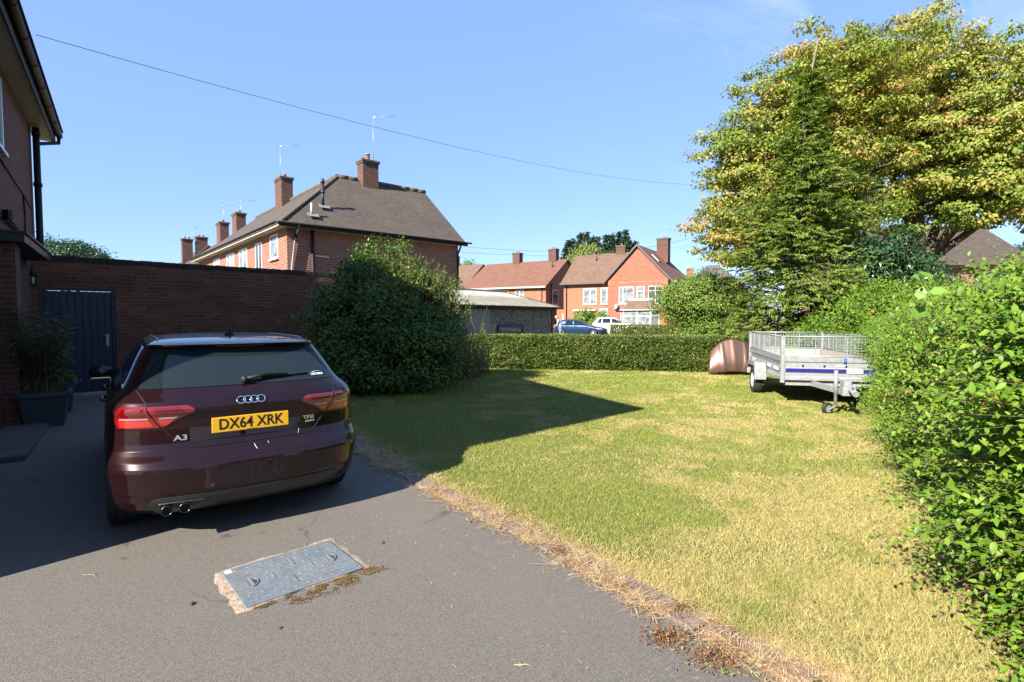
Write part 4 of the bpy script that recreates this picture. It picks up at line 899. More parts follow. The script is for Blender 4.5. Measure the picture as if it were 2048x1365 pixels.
mb = MB(); mb.box(-GLn - .1, .1, -.10, -.02, gz - .02, gz + .14); mb.build('fascia', pmat('dark_timber', (.06, .04, .035), .8), ga)
zf, zb = gz + .16, gz + .16 + .72
mb = MB(); pitch = .146 / 2; nx_ = int((GLn + .5) / (pitch / 2)); vs_ = []; fs = []
for i in range(nx_ + 1):
    x = -GLn - .2 + i * pitch / 2; h = [0, .02, .04, .02][i % 4] if True else 0
    for j, (y, z) in enumerate(((-.28, zf - .04), (GW * .5, (zf + zb) / 2), (GW * .5, (zf + zb) / 2 + .012), (GW + .05, zb))): vs_.append((x, y, z + h))
for i in range(nx_):
    for j in range(3): a = i * 4 + j; fs.append((a, a + 4, a + 5, a + 1))
mb.add(vs_, fs, 0, True); ro = mb.build('corrugated_roof', MT['cement'], ga); sm = ro.modifiers.new('thickness', 'SOLIDIFY'); sm.thickness = .012
mb = MB(); mb.box(-GLn - .2, .28, GW - .05, GW + .3, zb + .04, zb + .09); mb.build('ridge_cap', pmat('pale_flashing', (.52, .56, .62), .5), ga)
mb = MB(); mb.prism([(.14, -.27, zf - .09), (.14, GW, zb - .05), (.14, GW, zb + .05), (.14, -.27, zf + .02)], (.03, 0, 0)); mb.build('bargeboard', MT['blackpaint'], ga)
# ---- unseen house added behind the camera for the car's glass and paint to mirror
hb = empty('brick_house', (-4, -24, 0), PI + .1, 'unseen brick house added behind the camera for the parked car to mirror', 'house')
MB().box(-16, 6, 0, 8, 0, 5.3).build('wall', MT['brick_mid'], hb)
slab_roof([[(-16.4, -.4, 5.2), (6.4, -.4, 5.2), (6.4, 4, 8.8), (-16.4, 4, 8.8)], [(-16.4, 4, 8.8), (6.4, 4, 8.8), (6.4, 8.4, 5.2), (-16.4, 8.4, 5.2)]]).build('roof', MT['tile_dark'], hb)
for x_ in (-14, -10, -5, -1, 3): window(hb, x_, 3.2, 1.6, 1.3, 0, (.5,)); window(hb, x_, .9, 1.8, 1.4, 0, (.5,))
# ------------------------------------------------------------------ cars
class CarBody:
    """body as a stack of plan-view rings; columns z, half width, rear y, rear corner depth, front y, front corner depth"""
    def __init__(s, tab, p=2.9, tap=.03, mid=2.2, half=2.1):
        s.t = np.array(tab, float); s.p = p; s.tap = tap; s.mid = mid; s.half = half
    def g(s, z): return [float(np.interp(z, s.t[:, 0], s.t[:, i])) for i in range(1, 6)]
    def T(s, x, y, z): return Vector((x * (1 - s.tap * min(1.3, ((y - s.mid) / s.half) ** 2)), y, z))
    def rear(s, z, th):
        w_, yr, D, yf, Df = s.g(z); c = 2 / s.p; sg = 1 if th >= 0 else -1; th = abs(th)
        return s.T(sg * w_ * math.sin(th) ** c, yr + D * (1 - max(0, math.cos(th)) ** c) if th < PI / 2 - 1e-6 else yr + D, z)
    def front(s, z, th):
        w_, yr, D, yf, Df = s.g(z); c = 2 / s.p; sg = 1 if th >= 0 else -1; th = abs(th)
        return s.T(sg * w_ * math.sin(th) ** c, yf - Df * (1 - max(0, math.cos(th)) ** c) if th < PI / 2 - 1e-6 else yf - Df, z)
    def th(s, z, x):
        w_ = s.g(z)[0]; sg = 1 if x >= 0 else -1; return sg * math.asin(min(1, (abs(x) / w_)) ** (s.p / 2))
    def side(s, z, y, sg=1):
        w_, yr, D, yf, Df = s.g(z)
        if y < yr + D: q = max(0, 1 - ((yr + D - y) / D) ** s.p); x = w_ * q ** (1 / s.p)
        elif y > yf - Df: q = max(0, 1 - ((y - yf + Df) / Df) ** s.p); x = w_ * q ** (1 / s.p)
        else: x = w_
        return s.T(sg * x, y, z)
    def P(s, kind, z, a):
        if kind == 'rear': return s.rear(z, s.th(z, a))
        if kind == 'front': return s.front(z, s.th(z, a))
        if kind == 'right': return s.side(z, a, 1)
        if kind == 'left': return s.side(z, a, -1)
        if kind == 'rwrap':          # rear surface by angle
            return s.rear(z, a)
        if kind == 'fwrap': return s.front(z, a)
    def Pn(s, kind, z, a, off):
        e = .006; p = s.P(kind, z, a); u = s.P(kind, z, a + e) - s.P(kind, z, a - e); v_ = s.P(kind, z + e, a) - s.P(kind, z - e, a); n = u.cross(v_)
        if n.length < 1e-9: return p
        n.normalize(); c = Vector((p.x, p.y - s.mid, p.z - .7))
        if n.dot(c) < 0: n = -n
        return p + n * off
    def patch(s, kind, rows, off=.004, na=14, sub=3, mb=None, m=0, rim=True):
        """rows: (z, a0, a1) – surface patch following the body, with a small turned-in rim"""
        mb = mb or MB(); R_ = []
        for i in range(len(rows) - 1):
            for k in range(sub):
                t = k / sub; R_.append([rows[i][j] * (1 - t) + rows[i + 1][j] * t for j in range(3)])
        R_.append(list(rows[-1])); K = len(R_); vs_ = []
        for z, a0, a1 in R_:
            for i in range(na + 1): vs_.append(s.Pn(kind, z, a0 + (a1 - a0) * i / na, off))
        fs = [(i * (na + 1) + j, i * (na + 1) + j + 1, (i + 1) * (na + 1) + j + 1, (i + 1) * (na + 1) + j) for i in range(K - 1) for j in range(na)]
        q = fs[0]; nrm = (vs_[q[1]] - vs_[q[0]]).cross(vs_[q[3]] - vs_[q[0]]); c = vs_[q[0]] - Vector((0, s.mid, .7))
        if nrm.dot(c) < 0: fs = [f[::-1] for f in fs]
        mb.add(vs_, fs, m, True)
        if rim:
            loop = [j for j in range(na + 1)] + [(i + 1) * (na + 1) - 1 for i in range(1, K)] + [(K - 1) * (na + 1) + j for j in range(na - 1, -1, -1)] + [i * (na + 1) for i in range(K - 2, 0, -1)]
            base = []
            for idx in loop:
                i, j = divmod(idx, na + 1); z, a0, a1 = R_[i]; base.append(s.Pn(kind, z, a0 + (a1 - a0) * j / na, -.004))
            top = [vs_[i] for i in loop]; n = len(loop); mb.add(top + base, [(k, (k + 1) % n, n + (k + 1) % n, n + k) for k in range(n)], m, False)
        return mb
    def line(s, kind, pts, r=.003, off=0.001, mb=None, n=5, sub=6):
        mb = mb or MB(); out = []
        for i in range(len(pts) - 1):
            for k in range(sub): t = k / sub; out.append(s.Pn(kind, pts[i][0] * (1 - t) + pts[i + 1][0] * t, pts[i][1] * (1 - t) + pts[i + 1][1] * t, off))
        out.append(s.Pn(kind, pts[-1][0], pts[-1][1], off)); return mb.tube(out, r, n)
    def mesh(s, wheels, wr, mats, name='body', par=None, nz=110, archw=.30):
        zs = s.t[:, 0]; Z = np.unique(np.concatenate([zs, np.linspace(zs[0], zs[-1], nz)])); vs_ = []; N1, N2, N3 = 22, 26, 16
        for z in Z:
            w_, yr, D, yf, Df = s.g(z); half = [s.rear(z, t) for t in np.linspace(0, PI / 2, N1)]
            half += [s.side(z, y) for y in np.linspace(yr + D, yf - Df, N2)[1:-1]]
            half += [s.front(z, t) for t in np.linspace(PI / 2, 0, N3)]
            ring = half + [Vector((-p.x, p.y, p.z)) for p in half[1:-1][::-1]]; n = len(ring); vs_ += ring
        K = len(Z); fs = [(i * n + j, i * n + (j + 1) % n, (i + 1) * n + (j + 1) % n, (i + 1) * n + j) for i in range(K - 1) for j in range(n)]
        H = len(half)
        for b_, fl in ((0, True), ((K - 1) * n, False)):           # caps as strips across
            for j in range(H - 1):
                a, b, = b_ + j, b_ + j + 1; c = b_ + (n - j - 1) % n; d = b_ + (n - j) % n
                if j == 0: f = (a, b, c)
                elif j == H - 2: f = (a, b, d)
                else: f = (a, b, c, d)
                fs.append(f[::-1] if fl else f)
        mb = MB().add(vs_, fs, 0, True); o = mb.build(name, mats, None, uv=False)
        cut = MB()
        for y in wheels:
            for sg in (-1, 1):
                M_ = Matrix.Translation((sg * (.89 - archw / 2 + .06), y, wr + .01)) @ Matrix.Rotation(PI / 2, 4, 'Y')
                cut.lathe([(0, -archw / 2 - .03), (wr + .055, -archw / 2 - .03), (wr + .055, archw / 2 + .06), (0, archw / 2 + .06)], 40, M=M_, smooth=True, m=1)
        co = cut.build('cut', mats, None, uv=False)
        bm = bmesh.new(); bm.from_mesh(co.data); bmesh.ops.remove_doubles(bm, verts=bm.verts, dist=1e-5); bmesh.ops.recalc_face_normals(bm, faces=bm.faces); bm.to_mesh(co.data); bm.free()
        bm = bmesh.new(); bm.from_mesh(o.data); bmesh.ops.remove_doubles(bm, verts=bm.verts, dist=1e-5); bmesh.ops.recalc_face_normals(bm, faces=bm.faces); bm.to_mesh(o.data); bm.free()
        md = o.modifiers.new('b', 'BOOLEAN'); md.object = co; md.operation = 'DIFFERENCE'; md.solver = 'EXACT'
        dg = bpy.context.evaluated_depsgraph_get(); me = bpy.data.meshes.new_from_object(o.evaluated_get(dg)); o.modifiers.clear(); o.data = me; bpy.data.objects.remove(co)
        me.set_sharp_from_angle(angle=math.radians(35)) if hasattr(me, 'set_sharp_from_angle') else None
        if par is not None: o.parent = par
        return o
def text_mesh(txt, size, ext, mat, name, par, M, sxx=1., bold=0., align='CENTER', shear=0.):
    cu = bpy.data.curves.new(name, 'FONT'); cu.body = txt; cu.size = size; cu.extrude = ext; cu.offset = bold; cu.align_x = align; cu.align_y = 'CENTER'; cu.shear = shear; cu.resolution_u = 3
    o = bpy.data.objects.new(name, cu); COL.objects.link(o); dg = bpy.context.evaluated_depsgraph_get(); me = bpy.data.meshes.new_from_object(o.evaluated_get(dg)); bpy.data.objects.remove(o)
    me.materials.clear(); me.materials.append(mat); o = bpy.data.objects.new(name, me); COL.objects.link(o); o.parent = par; o.matrix_local = M @ Matrix.Diagonal((sxx, 1, 1, 1)); return o
def wheel(par, x, y, r, wd, spokes=5, rim='alloy', double=True, rr=.70):
    w_ = empty('wheel'); w_.parent = par; sg = 1 if x > 0 else -1; w_.matrix_local = Matrix.Translation((x, y, r)) @ Matrix.Rotation(sg * PI / 2, 4, 'Y')
    h = wd / 2; mb = MB(); R0 = r * rr; prof = [(R0, -h + .01), (r * .86, -h - .004), (r * .955, -h + .008), (r * .99, -h + .03), (r, -h + .05)]
    prof += [(r, h - .05), (r * .99, h - .03), (r * .955, h - .008), (r * .86, h + .004), (R0, h - .01), (R0 - .01, 0)]
    mb.lathe(prof, 48, close=True)
    for k in (-.55, 0, .55): 
        mb.lathe([(r + .0008, h * k - .005), (r + .0008, h * k + .005)], 48, 1)
    for k in range(60):
        a = 2 * PI * k / 60
        for s_ in (-1, 1):
            M_ = Matrix.Rotation(a, 4, 'Z') @ Matrix.Translation((r, 0, s_ * (h - .032))); mb.box(-.006, .0022, -.003, .003, -.024, .024, 1, M=M_)
    mb.build('tyre', [MT['rubber'], MT['black']], w_)
    mb = MB(); mb.lathe([(R0 + .004, h - .008), (R0 - .014, h - .004), (R0 - .02, h - .03), (R0 - .03, -h + .02), (R0 + .002, -h + .012)], 40)
    mb.lathe([(.065, h - .03), (.055, h - .018), (0, h - .015)], 20)
    for k in range(spokes):
        for dlt in ((-.11, .11) if double else (0,)):
            a = 2 * PI * k / spokes + dlt; M_ = Matrix.Rotation(a, 4, 'Z'); mb.prism([M_ @ Vector(p) for p in ((.03, -.018, h - .05), (R0 - .012, -.013, h - .035), (R0 - .012, .013, h - .035), (.03, .018, h - .05))], (0, 0, .025))
    mb.build('rim', MT[rim], w_); mb = MB(); mb.lathe([(0, .0), (R0 * .8, .0), (R0 * .8, .012), (0, .012)], 30); mb.build('brake_disc', MT['galv'], w_); return w_
def paint(name, col, metal=.35, rough=.28, dust=.03):
    m, t, b = base_mat(name); b.inputs['Base Color'].default_value = c4(col); b.inputs['Metallic'].default_value = metal; b.inputs['Roughness'].default_value = rough
    b.inputs['Coat Weight'].default_value = .8; b.inputs['Coat Roughness'].default_value = .02; b.inputs['Specular IOR Level'].default_value = .12
    n = noi(t, 900, 1, .5); c = mixc(t, rng(t, n, .45, .75), col, tuple(min(1, x * 1.6 + .01) for x in col)); d = noi(t, 3.3, 6, .7)
    c = mixc(t, rng(t, d, .55, .8, 0, dust), c, (.25, .2, .17)); t.links.new(c, b.inputs['Base Color']); t.links.new(rng(t, d, .4, .75, .01, .05), b.inputs['Coat Roughness']); return m
MT['plum'] = paint('plum_metallic', (.016, .0032, .0045), .25, .3)
MT['blue_car'] = paint('blue_metallic', (.022, .05, .115), .5, .3)
MT['white_car'] = paint('white_paint', (.75, .75, .74), 0, .35)
MT['cglass'] = pmat('car_glass', (.010, .016, .017), .02, spec=.45)
MT['lred'] = pmat('red_lens', (.24, .006, .006), .08, spec=.8, coat=1)
MT['lred2'] = pmat('deep_red_lens', (.14, .004, .005), .06, spec=.8, coat=1)
MT['lpink'] = pmat('bright_red_reflector', (.55, .03, .02), .15, spec=.8, coat=1)
MT['lclear'] = pmat('clear_lens', (.55, .5, .5), .08, .3, spec=.8, coat=1)
MT['yellow'] = pmat('yellow_plate', (.95, .50, .02), .3)
MT['valance'] = pmat('valance_plastic', (.028, .028, .03), .42, var=.2)
MT['dchrome'] = pmat('sooty_steel', (.16, .15, .14), .25, 1., var=.3)
A3 = CarBody([
 # z     w     yr    D    yf    Df
 (.17, .78, .26, .40, 4.05, .5), (.20, .82, .17, .45, 4.16, .6), (.25, .850, .085, .5, 4.24, .65), (.31, .866, .045, .5, 4.28, .65), (.355, .872, .034, .5, 4.29, .65),
 (.37, .874, .022, .5, 4.29, .65), (.46, .884, .010, .5, 4.31, .65), (.525, .892, .0, .5, 4.30, .65), (.55, .892, .006, .5, 4.30, .65), (.585, .890, .032, .48, 4.29, .65),
 (.625, .888, .078, .46, 4.28, .65), (.655, .887, .104, .46, 4.27, .65), (.70, .886, .118, .46, 4.26, .66), (.80, .884, .128, .46, 4.2, .68), (.88, .879, .118, .46, 3.98, .72),
 (.915, .876, .100, .46, 3.72, .74), (.935, .874, .098, .46, 3.55, .74), (.955, .868, .112, .45, 3.36, .7), (.985, .850, .132, .42, 3.2, .6), (1.015, .822, .160, .40, 3.1, .5), (1.04, .793, .186, .38, 3.04, .45),
 (1.065, .768, .212, .36, 2.98, .42), (1.10, .745, .252, .34, 2.92, .4), (1.20, .702, .372, .32, 2.72, .38), (1.28, .664, .465, .3, 2.56, .38), (1.33, .636, .515, .3, 2.44, .38),
 (1.345, .626, .50, .3, 2.4, .38), (1.355, .618, .455, .32, 2.36, .4), (1.367, .606, .445, .34, 2.32, .4), (1.38, .586, .50, .34, 2.26, .42), (1.395, .55, .62, .36, 2.18, .45), (1.408, .49, .80, .38, 2.08, .5), (1.418, .40, 1.02, .4, 1.98, .5), (1.424, .28, 1.25, .3, 1.85, .3), (1.426, .12, 1.42, .1, 1.7, .1)], p=3.0, tap=.02)
CX, CY, CYAW = -1.875, 3.76, .645
car = empty('hatchback_car', (CX, CY, 0), CYAW, 'dark plum five door hatchback parked with its rear to the camera', 'car', None)
B = A3; bd = B.mesh([.845, 3.48], .316, [MT['plum'], MT['black']], par=car)
# glass
rg = B.patch('rear', [(1.068, -.685, .685), (1.10, -.672, .672), (1.335, -.565, .565)], .004, 30, 6).build('rear_window', MT['cglass'], car)
for s_ in (-1, 1):
    sg_ = MB(); B.patch('rear', [(1.13, s_ * .658, s_ * .650), (1.22, s_ * .618, s_ * .585), (1.335, s_ * .567, s_ * .48)], .007, 5, 5, mb=sg_, rim=False); sg_.build('side_blade', MT['black'], rg)
# wiper
wp = empty('wiper'); wp.parent = car; a_ = B.Pn('rear', 1.092, -.02, .02); mb = MB(); mb.lathe([(0, .035), (.022, .03), (.028, 0)], 14, M=Matrix.Translation(a_) @ Matrix.Rotation(PI / 2 + .5, 4, 'X'))
mb.tube([a_ + Vector((0, -.012, .0)), B.Pn('rear', 1.104, .12, .035), B.Pn('rear', 1.106, .30, .022)], [.017, .013, .008], 8); mb.build('arm', MT['black'], wp)
B.line('rear', [(1.102, .10), (1.11, .46)], .006, .012).build('blade', MT['black'], wp)
# side windows and pillars
for sd, nm in (('left', -1), ('right', 1)):
    mb = MB(); B.patch(sd, [(1.075, .66, .98), (1.20, .80, 1.02), (1.315, .93, 1.04)], .004, 8, 3, mb=mb); mb.build('quarter_window', MT['cglass'], car)
    mb = MB(); B.patch(sd, [(1.075, 1.03, 1.86), (1.20, 1.06, 1.86), (1.325, 1.10, 1.86)], .004, 8, 3, mb=mb); mb.build('door_window', MT['cglass'], car)
    mb = MB(); B.patch(sd, [(1.07, 1.94, 2.80), (1.20, 1.94, 2.56), (1.325, 1.94, 2.30)], .004, 8, 3, mb=mb); mb.build('door_window', MT['cglass'], car)
    mb = B.line(sd, [(1.062, .60), (1.062, 1.5), (1.06, 2.78)], .006, .004); B.line(sd, [(1.062, .60), (1.2, .74), (1.335, .90), (1.345, 1.6), (1.34, 2.2)], .005, .004, mb); mb.build('window_trim', MT['chrome'], car)
    mb = B.line(sd, [(1.05, 1.03), (.75, 1.06), (.70, 1.20)], .003); B.line(sd, [(1.06, 1.90), (.5, 1.90), (.30, 1.92)], .003, mb=mb); B.line(sd, [(1.0, 2.9), (.6, 3.0), (.30, 2.98)], .003, mb=mb); mb.build('door_gap', MT['black'], car)
    for yh in (1.22, 2.12):
        mb = MB(); p0, p1 = B.Pn(sd, .90, yh, .028), B.Pn(sd, .905, yh + .19, .028); mb.tube([B.Pn(sd, .90, yh - .01, .0), p0, p1, B.Pn(sd, .905, yh + .2, .0)], .012, 8); mb.build('door_handle', MT['plum'], car)
    # lower sill
    mi = empty('door_mirror'); mi.parent = car; mi.location = B.side(1.0, 2.62, nm) + Vector((nm * .085, 0, .02)); mb = MB()
    mb.lathe([(0, .085), (.05, .078), (.085, .045), (.098, 0), (.10, -.035), (.094, -.038)], 18, M=Matrix.Rotation(-PI / 2, 4, 'X') @ Matrix.Diagonal((1.15, .72, 1, 1))); mb.tube([(-nm * .03, 0, -.04), (-nm * .14, .0, -.06)], [.028, .035], 8); mb.build('housing', MT['black'], mi)
    mb = MB(); mb.lathe([(0, 0), (.088, 0), (.088, .004), (0, .004)], 20, M=Matrix.Translation((0, -.036, 0)) @ Matrix.Rotation(PI / 2, 4, 'X') @ Matrix.Diagonal((1.15, .72, 1, 1))); mb.build('glass', MT['cglass'], mi)
    mb = MB(); mb.box(-.09, .09, -.043, -.038, -.062, -.056); mb.build('trim', MT['chrome'], mi)
    # headlight
    fa, fb = (.50, .80) if nm > 0 else (-.80, -.50); B.patch('front', [(.66, fa, fb), (.74, fa, fb)], .004, 8, 3).build('headlight', MT['lclear'], car)
B.patch('front', [(1.02, -.60, .60), (1.2, -.55, .55), (1.34, -.48, .48)], .004, 20, 4).build('windscreen', MT['cglass'], car)
B.patch('front', [(.34, -.42, .42), (.70, -.48, .48)], .004, 10, 4).build('grille', MT['black'], car)
# shut lines of the tailgate and bumper
mb = B.line('rear', [(1.062, -.70), (.99, -.655), (.93, -.64), (.80, -.555), (.70, -.475), (.672, -.44), (.660, -.38), (.657, 0), (.660, .38), (.672, .44), (.70, .475), (.80, .555), (.93, .64), (.99, .655), (1.062, .70)], .0042, 0.0)
mb.build('tailgate_gap', MT['black'], car)
mb = MB()
for s_ in ('left', 'right'): B.line(s_, [(.83, .34), (.83, .48), (.66, .52), (.60, .50)], .003, mb=mb)
mb.build('bumper_gap', MT['black'], car)
# valance, reflectors, exhausts
B.patch('rear', [(.205, -.60, .60), (.25, -.63, .63), (.30, -.655, .655), (.325, -.64, .64), (.342, -.58, .58)], .006, 30, 3).build('valance', MT['valance'], car)
B.line('rear', [(.298, -.60), (.302, -.52), (.30, -.30)], .008, .006).build('valance_crease', MT['valance'], car)
for xx in (-.545, -.44):
    mb = MB(); mb.lathe([(.029, .0), (.032, -.003), (.035, 0), (.035, .16), (.031, .16), (.030, .01)], 24, close=True, M=Matrix.Translation((xx, .06, .256)) @ Matrix.Rotation(-PI / 2, 4, 'X')); o = mb.build('exhaust_pipe', MT['dchrome'], car)
    mb = MB(); mb.lathe([(0, .035), (.032, .035)], 20, M=Matrix.Translation((xx, .045, .256)) @ Matrix.Rotation(-PI / 2, 4, 'X')); mb.build('exhaust_bore', MT['black'], car)
# tail lights: body lens, tailgate lens, internal bars
for sg in (-1, 1):
    tl = empty('tail_light'); tl.parent = car
    def tth(z, x): return sg * abs(B.th(z, x))
    # outer (wing) lens wraps to the side
    B.patch('rwrap', [(.812, tth(.812, .575), sg * 1.06), (.86, tth(.86, .607), sg * 1.13), (.93, tth(.93, .648), sg * 1.13), (.960, tth(.960, .652), sg * 1.04)], .006, 14, 4).build('outer_lens', MT['lred'], tl)
    B.patch('rear', [(.815, sg * .566, sg * .550), (.85, sg * .592, sg * .50), (.885, sg * .614, sg * .435), (.912, sg * .628, sg * .375), (.93, sg * .636, sg * .365), (.957, sg * .645, sg * .41)], .006, 14, 4).build('inner_lens', MT['lred'], tl)
    B.patch('rear', [(.915, sg * .60, sg * .44), (.945, sg * .605, sg * .45)], .0085, 8, 2).build('dark_bar', MT['lred2'], tl)
    B.patch('rwrap', [(.905, tth(.905, .66), sg * 1.06), (.942, tth(.942, .665), sg * 1.02)], .0085, 8, 2).build('dark_bar', MT['lred2'], tl)
    B.patch('rear', [(.872, sg * .575, sg * .49), (.884, sg * .58, sg * .47)], .0085, 8, 2).build('clear_bar', MT['lclear'], tl)
    B.patch('rwrap', [(.872, tth(.872, .64), sg * 1.04), (.882, tth(.882, .64), sg * 1.04)], .0085, 8, 2).build('clear_bar', MT['lclear'], tl)
    B.patch('rwrap', [(.822, tth(.822, .61), sg * 1.02), (.866, tth(.866, .635), sg * 1.06)], .0085, 8, 2).build('bright_segment', MT['lpink'], tl)
    B.patch('rear', [(.83, sg * .562, sg * .53), (.866, sg * .585, sg * .49)], .0085, 8, 2).build('bright_segment', MT['lpink'], tl)
# third brake light strip below spoiler
B.patch('rear', [(1.347, -.17, .17), (1.352, -.17, .17)], .003, 8, 1).build('high_brake_light', MT['lred2'], car)
# number plate
pz, prx = .797, .0; tilt = math.radians(4); pM = Matrix.Translation((0, B.P('rear', .77, 0).y - .012, pz)) @ Matrix.Rotation(PI / 2 + tilt * 0 - .02, 4, 'X')
np_ = empty('number_plate'); np_.parent = car; np_.matrix_local = pM
mb = MB(); mb.box(-.26, .26, -.0555, .0555, -.004, .004); mb.build('backing', MT['yellow'], np_, bevel=.004)
MT['plate_black'] = pmat('plate_black', (.008, .008, .008), .35)
text_mesh('DX64 XRK', .108, .0006, MT['plate_black'], 'lettering', np_, Matrix.Translation((0, -.001, .0048)), sxx=.86, bold=.0018)
mb = MB(); mb.box(-.035, .035, -.050, -.0475, .004, .0046); mb.build('maker_line', MT['plate_black'], np_)
# tailgate recess lip above the plate
B.patch('rear', [(.700, -.29, .29), (.705, -.30, .30)], .002, 8, 1).build('recess_line', MT['black'], car)
# badges
bz = .962; bc = B.Pn('rear', bz, 0, .008); nrm_t = math.atan2(B.P('rear', bz + .02, 0).y - B.P('rear', bz - .02, 0).y, .04)
bM = Matrix.Translation(bc) @ Matrix.Rotation(PI / 2 - nrm_t, 4, 'X')
mb = MB()
for k in range(4):
    xk = (k - 1.5) * .0445; pts = [(xk + .0285 * math.cos(a), .0285 * math.sin(a), .0008 * (k % 2)) for a in np.linspace(0, 2 * PI, 33)]; mb.tube(pts, .0042, 7, caps=False)
bo = mb.build('ring_badge', MT['chrome'], car); bo.matrix_local = bM
MT['badge'] = pmat('badge_silver', (.72, .73, .75), .2, .8)
def badge(txt, x, z, size, name, sxx=1.1, sh=0.):
    c = B.Pn('rear', z, x, .003); tgt = B.P('rear', z, x + .03) - B.P('rear', z, x - .03); ya = math.atan2(tgt.y, tgt.x)
    return text_mesh(txt, size, .0015, MT['badge'], name, car, Matrix.Translation(c) @ Matrix.Rotation(ya, 4, 'Z') @ Matrix.Rotation(PI / 2, 4, 'X'), sxx=sxx, bold=.0008)
badge('A3', -.455, .730, .054, 'model_badge', 1.35); badge('TFSI', .425, .778, .040, 'engine_badge', 1.25)
B.patch('rear', [(.744, .40, .475), (.755, .40, .475)], .003, 6, 1).build('engine_badge_bar', MT['badge'], car)
c = B.Pn('rear', 1.10, .54, .008); tg = B.P('rear', 1.10, .57) - B.P('rear', 1.10, .51); slope = math.atan2(.12, .1)
text_mesh('LISTERS', .030, .0002, MT['upvc'], 'window_sticker', rg, Matrix.Translation(c) @ Matrix.Rotation(math.atan2(tg.y, tg.x), 4, 'Z') @ Matrix.Rotation(PI / 2 - slope, 4, 'X'), sxx=1.1, bold=.0012)
mb = MB(); mb.tube([B.Pn('rear', 1.113, .50, .009), B.Pn('rear', 1.121, .54, .009), B.Pn('rear', 1.119, .56, .009), B.Pn('rear', 1.115, .585, .009)], .0018, 4); mb.build('window_sticker_roof', MT['upvc'], rg)
# roof rails and aerial
for s_ in (-1, 1):
    mb = MB(); pts = []
    for y in np.linspace(.72, 2.25, 14):
        # find roof height at this x,y : walk z levels
        x = s_ * .535; zz = 1.40 - .012 * ((y - 1.6) / .9) ** 2 * 4; zz = 1.395 - .03 * max(0, (y - 1.9)) - .03 * max(0, .95 - y); pts.append((x, y, zz + .006))
    pts[0] = (s_ * .535, .66, 1.372); pts[-1] = (s_ * .53, 2.3, 1.36); mb.tube(pts, .008, 8); mb.build('roof_rail', MT['black'] if False else MT['galv'], car)
mb = MB(); mb.tube([(0, 1.02, 1.412), (0, 1.0, 1.44)], [.045, .022], 10); mb.tube([(0, 1.0, 1.43), (0, .985, 1.475)], [.009, .006], 8); mb.build('aerial', MT['black'], car)
# white scrape marks seen on the bumper
mb = B.line('rear', [(.635, .01), (.612, .018), (.60, .025)], .0016, .002, sub=2); B.line('rear', [(.70, .345), (.665, .335)], .0012, .002, mb=mb, sub=2); B.line('rear', [(.64, .105), (.625, .112)], .0012, .002, mb=mb, sub=2); mb.build('scratch', MT['upvc'], car)
for (x, y) in ((-.765, .845), (.765, .845), (-.765, 3.48), (.765, 3.48)): wheel(car, x, y, .316, .222)
mb = MB(); mb.box(-.62, .62, .25, 4.0, .19, .26); mb.build('underbody', MT['black'], car)

